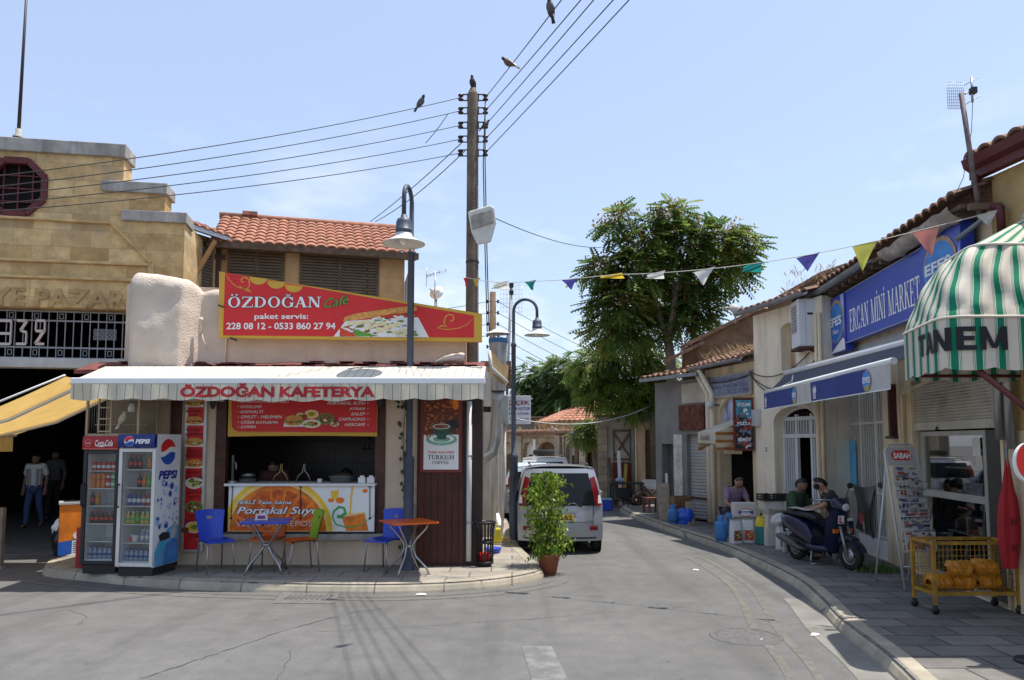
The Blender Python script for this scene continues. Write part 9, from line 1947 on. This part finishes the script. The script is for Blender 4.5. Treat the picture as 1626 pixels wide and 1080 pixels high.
# ------------------------------------------------------------------ trees
BARK = M('smooth_bark', (.16, .125, .09), .9, .25, 8, .3, 25)
def leafmats(pfx, cols): return [M('%s_leaf_%d' % (pfx, i), c_, .55, .22, 7, trans=.5) for i, c_ in enumerate(cols)]
LA = leafmats('ailanthus', [(.11, .185, .036), (.17, .25, .045), (.07, .125, .026), (.25, .28, .06)]); SEED = M('seed_cluster', (.24, .17, .045), .8, .3, 9)
def tree(label, base, trunk_paths, clumps, lsize, n_leaf, mats, seed=1, droop=.6, seeds=0, group=None):
 """clumps: ellipsoids (centre, radii) in metres from the base; each carries compound drooping leaves"""
 t = thing('tree', label, 'tree', base, 0, group); b = MB()
 for pts, r0, r1 in trunk_paths: k = len(pts); b.tube(pts, [r0+(r1-r0)*i/(k-1) for i in range(k)], BARK, 9)
 b.build('trunk', t); rn = random.Random(seed); cr_ = MB(); vol = [c[1][0]*c[1][1]*c[1][2] for c in clumps]; tot = sum(v**.75 for v in vol)
 vs_by = {m: ([], []) for m in range(len(mats)+1)}
 for (c_, r_), v in zip(clumps, vol):
  c_ = V(c_)
  for _ in range(int(n_leaf*(v**.75)/tot)):
   d = V((rn.gauss(0, 1), rn.gauss(0, 1), rn.gauss(0, 1))).normalized(); rad = rn.uniform(.25, 1.0)**.6
   jag = 1+.55*mnoise.noise(d*2.3+c_*.7)
   p = c_+V((d.x*r_[0], d.y*r_[1], d.z*r_[2]))*rad*jag
   ax = V((d.x+rn.uniform(-.5, .5), d.y+rn.uniform(-.5, .5), -droop+.5*d.z+rn.uniform(-.3, .3))).normalized(); side = ax.cross(V((rn.uniform(-.3, .3), rn.uniform(-.3, .3), 1))).normalized(); L_ = lsize*rn.uniform(.7, 1.25)
   shade = mnoise.noise(p*.9+V((seed, 0, 0)))
   mi = 3 if shade > .28 else (1 if shade > .02 else (0 if shade > -.28 else 2))
   if rn.random() < .2: mi = rn.randrange(len(mats))
   V_, F_ = vs_by[mi]; dn = V((0, 0, -1))
   for j in range(6):
    q = p+ax*L_*(j+1)/6+dn*L_*.18*(j/6)**2
    for sg_ in (-1, 1):
     w_ = L_*.32*(1-.35*abs(j-2.5)/3); tip = q+side*sg_*w_+dn*w_*.35+ax*w_*.25; h_ = ax*L_*.08; o = len(V_)
     V_ += [q-h_, q+(tip-q)*.5-h_*1.1, tip, q+(tip-q)*.45+h_*1.1]; F_.append((o, o+1, o+2, o+3))
   if seeds and rn.random() < seeds:
    V_, F_ = vs_by[len(mats)]
    for j in range(14):
     q = p+V((rn.gauss(0, .10), rn.gauss(0, .10), .06+rn.gauss(0, .09))); e = V((rn.uniform(-1, 1), rn.uniform(-1, 1), rn.uniform(-1, 1))).normalized()*.055; s_ = e.orthogonal()*.6; o = len(V_); V_ += [q-e, q+s_, q+e, q-s_]; F_.append((o, o+1, o+2, o+3))
 for mi, (V_, F_) in vs_by.items():
  if F_: cr_.add(V_, F_, (mats+[SEED])[mi])
 cr_.build('crown', t); return t
D_ = 22.0; tb = onY(1066, 640, D_); tb.z = 0; B0 = V((tb.x, D_, 0))
def tp(u, v, dy=0): return onY(u, v, D_+dy)-B0
def cl(u, v, ru, rv, dy=0, rd=None): c = tp(u, v, dy); k = (D_+dy)/F_PX; return (tuple(c), (ru*k, (rd or (ru+rv)*.5)*k, rv*k))
paths = [([(0, 0, 0), tp(1066, 600), tp(1065, 570), tp(1062, 545)], .17, .13), ([tp(1062, 545), tp(1050, 510), tp(1040, 470, .2), tp(1030, 420, .3), tp(1020, 370)], .11, .03), ([tp(1062, 545), tp(1068, 500, -.3), tp(1074, 460, -.3), tp(1095, 410), tp(1130, 380, .2), tp(1160, 380)], .10, .02), ([tp(1072, 470, -.3), tp(1066, 430), tp(1060, 380, -.2), tp(1062, 335)], .07, .02), ([tp(1076, 455, -.2), tp(1110, 470, .2), tp(1140, 440, .4)], .05, .015), ([tp(1050, 510), tp(1010, 470, .5), tp(970, 440, .6)], .06, .015), ([tp(1030, 420, .3), tp(1000, 380), tp(985, 365)], .035, .01)]
cls = [cl(1066, 340, 36, 22), cl(985, 345, 26, 18), cl(968, 360, 18, 12), cl(1030, 385, 40, 30), cl(1085, 380, 34, 34), cl(1135, 380, 46, 30), cl(1175, 395, 28, 28), cl(1160, 425, 34, 26), cl(1110, 435, 34, 34), cl(1010, 430, 44, 36), cl(960, 428, 30, 24), cl(940, 435, 16, 12), cl(985, 480, 44, 34), cl(1045, 470, 40, 40, .8), cl(1105, 480, 36, 30), cl(1085, 515, 24, 22), cl(1115, 505, 20, 16), cl(955, 480, 20, 22), cl(1020, 515, 36, 26, .6), cl(970, 525, 40, 26)]
tree('tall spreading ailanthus tree with seed clusters rising behind the right hand roofs', B0, paths, cls, .5, 2500, LA, 5, .35, .2)
D_ = 24.0; tb = onY(1040, 640, D_); B0 = V((tb.x, D_, 0))
cls = [cl(1000, 560, 48, 34), cl(950, 575, 38, 30), cl(1040, 580, 34, 30), cl(930, 590, 26, 26), cl(985, 610, 46, 28), cl(1030, 615, 34, 22), cl(950, 620, 34, 24), cl(1005, 640, 26, 16), cl(1055, 600, 18, 20)]
tree('darker lower tree drooping over the street below the tall ailanthus', B0, [([(0, 0, 0), tp(1036, 660), tp(1030, 620), tp(1010, 570)], .14, .04), ([tp(1036, 650), tp(1000, 610), tp(960, 590)], .07, .02)], cls, .44, 1500, LA, 9, .6, .03)
LB = leafmats('far_tree', [(.085, .145, .04), (.125, .195, .055), (.06, .105, .032), (.17, .22, .065)])
for k, (u, Yd, cs_, lab) in enumerate(((845, 40, [(838, 600, 24, 26), (866, 605, 28, 30), (850, 640, 32, 26), (828, 650, 22, 30), (872, 645, 24, 28), (842, 680, 30, 24)], 'leafy far tree just right of the far lamp post'), (905, 38, [(895, 590, 30, 26), (918, 605, 26, 24), (900, 630, 34, 22), (925, 640, 20, 18)], 'far green tree above the red tiled roof'))):
 D_ = Yd; tb = onY(u, 700, D_); B0 = V((tb.x, D_, 0)); tree(lab, B0, [([(0, 0, 0), tp(u, 690), tp(u+4, 640), tp(u+2, 610)], .22, .05), ([tp(u, 670), tp(u+16, 640), tp(u+24, 620)], .1, .03)], [cl(*c_) for c_ in cs_], .6, 1150, LB, 20+k, .4, 0, 'far trees at the end of the street')
D_ = 27.0; tb = onY(944, 800, D_); B0 = V((tb.x, D_, 0)); tree('small bright young tree over the low stone shops', B0, [([(0, 0, 0), tp(944, 745), tp(940, 700), tp(936, 680)], .07, .02), ([tp(944, 745), tp(955, 700), tp(950, 680)], .04, .015)], [cl(945, 672, 22, 12), cl(930, 690, 18, 12), cl(955, 690, 14, 14)], .38, 330, leafmats('young_tree', [(.15, .21, .04), (.2, .26, .05), (.1, .15, .03), (.24, .28, .06)]), 31, .5)
D_ = 33.0
for k, (u, lab, cs_) in enumerate(((800, 'dark shrubby tree low behind the left lamp', [(832, 720, 18, 26), (820, 700, 14, 16), (848, 745, 20, 12)]),)):
 tb = onY(835, 750, D_); B0 = V((tb.x, D_, 0)); tree(lab, B0, [([(0, 0, 0), tp(835, 740), tp(832, 715)], .09, .03)], [cl(*c_) for c_ in cs_], .4, 300, LB, 41, .4)
# ------------------------------------------------------------------ cars
def car(label, loc, a, sc_, paint, Hh=1.66, tyre_on_roof=False, plate='', plaque=None):
 t = thing('parked_car', label, 'car', loc, RAD(a), 'cars parked along the left kerb'); t.scale = (sc_, sc_, sc_)
 W, L_ = .845, 3.9
 GL = M('car_glass', (.008, .009, .010), .12, .2, spec=.25); RL = M('red_tail_lens', (.13, .007, .008), .12, .2, 6); TR = M('grey_trim', (.05, .05, .052), .6)
 def hw(z): return W*(1-.03*max(0, (.45-z)/.3)**2) if z < .9 else W*(1-.20*((z-.9)/(Hh-.9))**1.6)
 def sh(z): return .02*(z < .6)+.30*max(0, (z-.92)/(Hh-.92))**1.25-.05*max(0, 1-abs(z-.5)/.22)
 def rear(y, z, o=0): return V((sh(z)+.17*(abs(y)/W)**2.6*(1 if z < 1.2 else .8)-o, y, z))
 # body shell: rows of a half outline run round rear, side and nose
 zs = [.26, .32, .45, .55, .62, .75, .9, 1.0, 1.15, 1.3, 1.45, 1.55, Hh-.05]
 def side(x, z, s_, o=0):
  w_ = hw(z)+o
  if x > 2.9: w_ *= 1-.13*((x-2.9)/1.0)**2
  return V((x, s_*w_, z))
 def top(x):
  if x < 2.35: return Hh-.05*((x-1.1)/1.2)**2
  return max(.98-.12*max(0, (x-3.1)/.8), Hh-.05-(x-2.35)*1.0)
 f = MB(); ny = 16
 f.sheet(lambda s, t_: rear((2*s-1)*hw(zs[round(t_*12)]), zs[round(t_*12)]), ny, 12, paint)
 xs = [0, .12, .3, .6, 1.0, 1.5, 2.0, 2.35, 2.6, 2.9, 3.2, 3.5, 3.75, 3.9]
 for s_ in (-1, 1):
  def sp(s, t_):
   i, z = round(s*13), zs[round(t_*12)]; x = xs[i]; z = min(z, top(x)-.02); e = rear(s_*hw(z), z); return e.lerp(side(max(x, e.x+.02), z, s_), min(1, x/.12)) if i < 2 else side(max(x, e.x+.03*i), z, s_)
  f.sheet(sp, 13, 12, paint)
 def rf(s, t_):
  x = .34+(3.9-.34)*s; z = top(x); y = 2*t_-1; w_ = hw(min(z, Hh-.05))*(1-(.13*((x-2.9)/1.0)**2 if x > 2.9 else 0)); return V((x-(.06*(1-y*y) if s == 0 else 0), y*w_, z+.05*(1-abs(y)**3)-.03))
 f.sheet(rf, 24, 12, paint); f.add([side(3.9, z, s_) for s_, zz in ((-1, zs[:6]), (1, zs[:6][::-1])) for z in zz], [tuple(range(12))], paint)
 f.box(.25, 3.7, -.75, .75, .24, .3, TR); f.build('body', t)
 def patch(pts, o, mat, nm, k=6, par=None, label_=None):
  m_ = MB(); (a_, b_, c_, d_) = pts
  m_.sheet(lambda s, t_: (lambda y, z: rear(y, z, o))(*[(a_[i]*(1-s)+b_[i]*s)*(1-t_)+(d_[i]*(1-s)+c_[i]*s)*t_ for i in (0, 1)]), k, k, mat); return m_.build(nm, par or t, 0, label_)
 q = Hh-.14
 patch(((-.695, .95), (.695, .95), (.57, q), (-.57, q)), .012, GL, 'rear_window', 10)
 for s_ in (-1, 1):
  patch(((s_*.70, .93), (s_*.83, .96), (s_*.70, q-.06), (s_*.60, q-.1)), .014, RL, 'tail_light'); patch(((s_*.75, .99), (s_*.825, .99), (s_*.80, 1.15), (s_*.76, 1.15)), .02, M('clear_lens', (.55, .5, .5), .1), 'reverse_light'); patch(((s_*.58, .47), (s_*.74, .47), (s_*.74, .55), (s_*.58, .55)), .012, RL, 'reflector')
 pl = patch(((-.62, .62), (.62, .62), (.64, .635), (-.64, .635)), .006, TR, 'tailgate_seam')
 for s_ in (-1, 1): patch(((s_*.63, .5), (s_*.645, .5), (s_*.665, .95), (s_*.65, .95)), .006, TR, 'tailgate_seam', 4)
 patch(((-.70, .30), (.70, .30), (.72, .335), (-.72, .335)), .01, TR, 'bumper_trim')
 patch(((-.30, .64), (.30, .64), (.31, .82), (-.31, .82)), .006, M('plate_recess', (.35, .35, .36), .5), 'plate_recess')
 if plate:
  p_ = MB(); p_.add([rear(y, z, .022) for y, z in ((.26, .67), (-.26, .67), (-.26, .78), (.26, .78))], [(0, 1, 2, 3)], M('yellow_plate', (.78, .50, .02), .5)); vs, fx = glyphs(plate, .03); ax = max(v.x for v in vs); ay = max(v.y for v in vs)
  p_.add([rear(.23-.46*v.x/ax, .685+.08*v.y/ay, .026) for v in vs], fx, BLACK_PR); p_.build('number_plate', t)
 w_ = MB(); w_.tube([rear(0, .93, .03), rear(-.25, 1.0, .035), rear(-.42, .93, .035)], .012, BLACK, 6); w_.build('wiper', t)
 em = MB(); em.add([rear(-.52+y, .68+z, .012) for y, z in ((0, 0), (-.14, 0), (-.14, .02), (0, .02))], [(0, 1, 2, 3)], STEEL).build('badge', t)
 for s_ in (-1, 1):
  for x0, x1, n_ in ((.55, 1.35, 'side_window'), (1.42, 2.3, 'side_window')):
   m_ = MB(); m_.sheet(lambda s, t_: side(x0+(x1-x0)*s+.12*t_*(1 if x0 < 1 else -.6*s), .98+(q-.98)*t_, s_, .006), 5, 6, GL); m_.build(n_, t)
  MB().tube([(2.3, s_*.86, 1.0), (2.28, s_*.95, 1.04)], .025, BLACK, 6).sphere((2.27, s_*1.0, 1.06), (.05, .09, .07), paint, 10, 8).build('mirror', t)
  m_ = MB(); m_.tube([(.5, s_*.58, Hh+.01), (.6, s_*.59, Hh+.04), (2.0, s_*.59, Hh+.04), (2.1, s_*.58, Hh)], .014, TR, 6).build('roof_rail', t)
  for x in (.62, 3.12):
   wo = wheel(t, x, .30, .18); wo.location.y = s_*.745
   m_ = MB(); m_.lathe([(.0, 0), (.36, 0), (.36, .012), (0, .012)], (x, s_*.815-.006, .33), BLACK, 26, Rm=Matrix.Rotation(pi/2, 3, 'X')).build('wheel_arch', t)
 m_ = MB(); m_.sheet(lambda s, t_: (lambda x: V((x, (2*t_-1)*.6, top(x)+.05*(1-abs(2*t_-1)**3)-.022)))(2.42+.55*s), 6, 6, GL); m_.build('windscreen', t)
 if tyre_on_roof: tt = MB().lathe([(.2, 0), (.33, 0), (.36, .05), (.36, .13), (.33, .18), (.2, .18)], (0, 0, 0), TYRE, 24).build('spare_tyre'); tt.location = V(loc)+V((0, 1.2*sc_, (Hh+.06)*sc_)); tag(tt, 'spare tyre lying flat on the roof of the farthest parked car', 'tyre')
 return t
SIL = M('silver_car_paint', (.32, .335, .36), .28, .04, 2, metal=.35, coat=.6); WHT = M('white_car_paint', (.72, .73, .73), .25, .04, 2, coat=.6); LBL = M('pale_blue_car_paint', (.42, .50, .58), .25, .04, 2, coat=.5)
p0, p1 = onY(822, 800, 13.75), onY(958, 800, 13.75); kcar = (p1.x-p0.x)/1.69
car('silver people carrier with dark rear glass parked behind the potted plant', ((p0.x+p1.x)/2, 13.72, 0), 90, kcar, SIL, 1.72, plate='JN 262')
car('pale blue car parked in front of the silver people carrier', (.62, 18.9, 0), 90, .95, LBL, 1.46)
car('white car with a spare tyre on its roof, farthest of the parked cars', (1.05, 24.2, 0), 90, .97, WHT, 1.55, True)
# ------------------------------------------------------------------ people: one skinned body each, clothes and hair as children
def skin_mesh(name, nodes, edges, mat, parent, sub=2):
 """nodes: name -> (point, radius); one continuous surface grown over the skeleton"""
 ks = list(nodes); me = bpy.data.meshes.new(name); me.from_pydata([nodes[k][0] for k in ks], [(ks.index(a), ks.index(b)) for a, b in edges], [])
 o = bpy.data.objects.new(name, me); COL.objects.link(o); o.parent = parent; m_ = o.modifiers.new('skin', 'SKIN'); m_.use_smooth_shade = True
 if not me.skin_vertices: me.attributes.new('skin_vertices', 'FLOAT', 'POINT') if False else None
 try: sk = me.skin_vertices[0].data
 except Exception:
  import bmesh
  bm = bmesh.new(); bm.from_mesh(me); bm.verts.layers.skin.verify(); bm.to_mesh(me); bm.free(); sk = me.skin_vertices[0].data
 for i, k in enumerate(ks):
  r = nodes[k][1]; sk[i].radius = r if isinstance(r, tuple) else (r, r); sk[i].use_root = (i == 0)
 s_ = o.modifiers.new('smooth', 'SUBSURF'); s_.levels = s_.render_levels = sub; me.materials.append(mat); return o
SKINS = [M('skin_tan', (.36, .20, .13), .55, .08, 10), M('skin_brown', (.24, .13, .085), .55, .08, 10)]
HAIRB = M('black_hair', (.008, .007, .007), .5, .2, 30)
def person(label, loc_, rzz, J, skin, shirt, trous, hair=HAIRB, cat='person', beltz=None, sleeve=.55, vest=None):
 t = thing('person', label, cat, loc_, RAD(rzz)); N, E = {}, []
 def nd(k, p, r): N[k] = (V(p), r)
 nd('pelvis', J['pelvis'], (.14, .10)); nd('spine', V(J['pelvis']).lerp(V(J['chest']), .5), (.13, .10)); nd('chest', J['chest'], (.165, .11)); nd('neckb', J['neckb'], .06); nd('neck', V(J['neckb']).lerp(V(J['head']), .4), .05)
 h = V(J['head']); up = (h-V(J['neckb'])).normalized(); fw = V(J.get('look', (0, -1, 0))).normalized(); sd_ = fw.cross(up).normalized()
 nd('jaw', h-up*.045+fw*.015, (.076, .085)); nd('skull', h+up*.03, (.094, .108)); nd('crown', h+up*.10-fw*.01, (.07, .08)); nd('nose', h+fw*.108-up*.01, .012); nd('earr', h+sd_*.082, .014); nd('earl', h-sd_*.082, .014)
 E += [('pelvis', 'spine'), ('spine', 'chest'), ('chest', 'neckb'), ('neckb', 'neck'), ('neck', 'jaw'), ('jaw', 'skull'), ('skull', 'crown'), ('skull', 'nose'), ('skull', 'earr'), ('skull', 'earl')]
 for s_, c in ((-1, 'r'), (1, 'l')):
  S_, El, Wr = V(J['sh'+c]), V(J['el'+c]), V(J['wr'+c]); nd('sh'+c, S_, .058); nd('el'+c, El, .042); nd('wr'+c, Wr, .027); d = (Wr-El).normalized(); nd('palm'+c, Wr+d*.07, (.034, .02)); E += [('chest', 'sh'+c), ('sh'+c, 'el'+c), ('el'+c, 'wr'+c), ('wr'+c, 'palm'+c)]
  q = d.cross(V((0, 0, 1))); q = q.normalized() if q.length > .1 else V((0, 1, 0)); b_ = d.cross(q)
  for i, (of, L_) in enumerate(((-.027, .06), (-.009, .072), (.009, .068), (.027, .052))):
   nd('f%d%s' % (i, c), Wr+d*.10+q*of, .009); nd('g%d%s' % (i, c), Wr+d*(.10+L_)+q*of*1.2+b_*.018*(1+i*.2), .008); E += [('palm'+c, 'f%d%s' % (i, c)), ('f%d%s' % (i, c), 'g%d%s' % (i, c))]
  nd('th'+c, Wr+d*.05-q*.045, .010); nd('tt'+c, Wr+d*.095-q*.058+b_*.012, .008); E += [('wr'+c, 'th'+c), ('th'+c, 'tt'+c)]
  nd('hip'+c, J['hip'+c], .085); nd('kn'+c, J['kn'+c], .058); nd('an'+c, J['an'+c], .038); nd('toe'+c, J['toe'+c], .034); E += [('pelvis', 'hip'+c), ('hip'+c, 'kn'+c), ('kn'+c, 'an'+c), ('an'+c, 'toe'+c)]
 skin_mesh('body', N, E, skin, t)
 def sub(ks, grow, extra=()):
  n2 = {k: (N[k][0], tuple(x+grow for x in N[k][1]) if isinstance(N[k][1], tuple) else N[k][1]+grow) for k in ks}
  for k, p, r in extra: n2[k] = (p, r)
  e2 = [e for e in E if e[0] in n2 and e[1] in n2]; return n2, e2
 ex = [('cuff'+c, N['sh'+c][0].lerp(N['el'+c][0], sleeve*1.5), .066) for c in 'rl']; n2, e2 = sub(['spine', 'pelvis', 'chest', 'shr', 'shl'], .032, ex); n2['col'] = (N['chest'][0].lerp(N['neckb'][0], .75), .085); n2['pelvis'] = (N['pelvis'][0], (.16, .12)); e2 += [('shr', 'cuffr'), ('shl', 'cuffl'), ('chest', 'col')]
 skin_mesh('shirt', n2, e2, shirt, t)
 n2, e2 = sub(['pelvis', 'hipr', 'hipl', 'knr', 'knl', 'anr', 'anl'], .018); skin_mesh('trousers', n2, e2, trous, t)
 for c in 'rl':
  a, b = N['an'+c][0], N['toe'+c][0]; skin_mesh('shoe', {'h': (a-V((0, 0, .05)), .045), 'm': (a.lerp(b, .5)-V((0, 0, .01)), .043), 't': (b, .038)}, [('h', 'm'), ('m', 't')], BLACK, t)
 c0 = h+up*.040-fw*.014; m_ = MB(); Rm = Matrix((sd_, fw, up)).transposed(); nu, nv = 18, 10
 def hr(s, v): a = 2*pi*s; low = -1.05+1.5*max(0, sin(a))**.6; el_ = low+(pi/2-low)*v; return c0+Rm@V((.078*cos(el_)*cos(a), .097*cos(el_)*sin(a), .097*sin(el_)))
 m_.sheet(hr, nu, nv, hair); m_.build('hair', t)
 for s_ in (-1, 1): MB().sphere(h+fw*.088+sd_*.031*s_+up*.025, .011, BLACK, 8, 6).build('eye', t)
 if vest:
  m_ = MB()
  for s_ in (-1, 1):
   cc = N['chest'][0]; pv = N['pelvis'][0]; m_.sheet(lambda s, v: (lambda p, k: V((p.x+s_*(.05+.13*s), p.y-.135*k+.05*s*s, p.z)))(pv.lerp(cc, v*1.15-.08), 1.0), 6, 8, vest)
  m_.build('open_shirt', t)
 return t
def stand(h_=1.0, step=.12, bow=0.0, arms=0.0):
 k = h_; return dict(pelvis=(0, 0, .95*k), chest=(0, -.06*bow*3, 1.33*k), neckb=(0, -.12*bow*2-.0, 1.46*k), head=(0, -.02-.2*bow*2, (1.58-.08*bow)*k), look=(0, -1, -.15-bow), shr=(-.175, -.06*bow*3, 1.41*k), shl=(.175, -.06*bow*3, 1.41*k), elr=(-.24, .04-.1*arms, 1.13*k), ell=(.24, .02-.1*arms, 1.13*k), wrr=(-.25+.1*arms, -.03-.3*arms, (.90+.12*arms)*k), wrl=(.25-.1*arms, -.08-.3*arms, (.90+.12*arms)*k), hipr=(-.09, 0, .9*k), hipl=(.09, 0, .9*k), knr=(-.1, -step*.9, .5*k), knl=(.1, -.02+step*.2, .5*k), anr=(-.1, -step*1.1, .09), anl=(.1, step*1.3, .12), toer=(-.11, -step*1.1-.15, .045), toel=(.11, step*1.3-.14, .045))
def sit(z, lean=.1, turn=0, arm=None, spread=.12):
 d = dict(pelvis=(0, 0, z+.1), chest=(turn*.1, -lean, z+.46), neckb=(turn*.14, -lean*1.25, z+.59), head=(turn*.17, -lean*1.5-.03, z+.71), look=(turn, -1, -.1), shr=(-.175+turn*.1, -lean, z+.54), shl=(.175+turn*.1, -lean, z+.54), elr=(-.25, -lean-.12, z+.28), ell=(.25, -lean-.12, z+.28), wrr=(-.16, -lean-.33, z+.2), wrl=(.16, -lean-.33, z+.2), hipr=(-.09, -.03, z+.07), hipl=(.09, -.03, z+.07), knr=(-.1-spread, -.42, z+.1), knl=(.1+spread, -.42, z+.1), anr=(-.12-spread*.6, -.40, .1), anl=(.12+spread*.6, -.40, .1), toer=(-.14-spread*.6, -.56, .045), toel=(.14+spread*.6, -.56, .045)); d.update(arm or {}); return d
TEE = M('white_tee', (.68, .68, .66), .9, .05); JEAN = M('blue_denim', (.05, .08, .18), .9, .2, 20); DKC = M('charcoal_cloth', (.025, .026, .03), .9, .2, 12); PLAID = stripe_mat('plaid_shirt', (.50, .46, .45), [(.2, .42, (.10, .07, .09)), (.6, .72, (.16, .11, .13))], .07, 0)
p = onY(55, 800, 18.0); person('man in open plaid shirt, white tee and jeans walking out of the dark market', (p.x, 18.0, .012), 6, stand(1.0, .14), SKINS[1], TEE, JEAN, vest=PLAID)
p = onY(86, 800, 19.5); person('man in a grey shirt walking behind the plaid shirted man in the market', (p.x, 19.5, .012), -4, stand(1.04, .1), SKINS[1], M('grey_shirt', (.09, .09, .095), .9, .1), DKC)
p = onY(437, 760, 12.75); person('dark haired cook bending over the counter inside the cafe', (p.x, 12.75, .142), 5, stand(.93, .04, .35, .8), SKINS[1], M('dark_red_shirt', (.09, .03, .025), .9, .1), DKC)
def stool(loc_, h_, lab):
 t = thing('low_stool', lab, 'stool', loc_); PLS = M('pale_plastic', (.5, .5, .47), .5, .06); MB().box(-.16, .16, -.16, .16, h_-.03, h_, PLS).build('seat', t, .01)
 for x in (-.13, .13):
  for y in (-.13, .13): MB().box(x-.02, x+.02, y-.02, y+.02, 0, h_-.031, PLS).build('leg', t)
p = onY(1260, 800, 13.05); stool((p.x, 13.05, KZ), .42, 'low pale stool under the man in green'); person('man in a dark green polo sitting by the white arched door facing the scooter', (p.x, 13.05, KZ), 38, sit(.42, .06, .25), SKINS[1], M('green_polo', (.03, .065, .03), .9, .12), DKC)
p = onY(1340, 800, 12.3); stool((p.x, 12.3, KZ), .47, 'low pale stool under the man in black'); person('man in black shirt sitting with his back to the street, leaning on the scooter', (p.x, 12.3, KZ), -105, sit(.47, .20, -.15, dict(ell=(.27, -.34, .86), wrl=(.2, -.55, .80), elr=(-.27, -.3, .84), wrr=(-.16, -.52, .8))), SKINS[0], DKC, M('dark_navy_cloth', (.02, .025, .045), .9, .1))
p = onY(1158, 800, 16.5); stool((p.x, 16.5, KZ), .32, 'low stool under the person in the dark doorway'); person('person in a pale purple shirt bent over in the dark doorway behind the cartons', (p.x, 16.5, KZ), 10, sit(.32, .26, .1), SKINS[0], M('lilac_shirt', (.24, .18, .27), .9, .1), M('dark_navy_cloth', (0, 0, 0)), M('grey_brown_hair', (.08, .05, .04), .6))
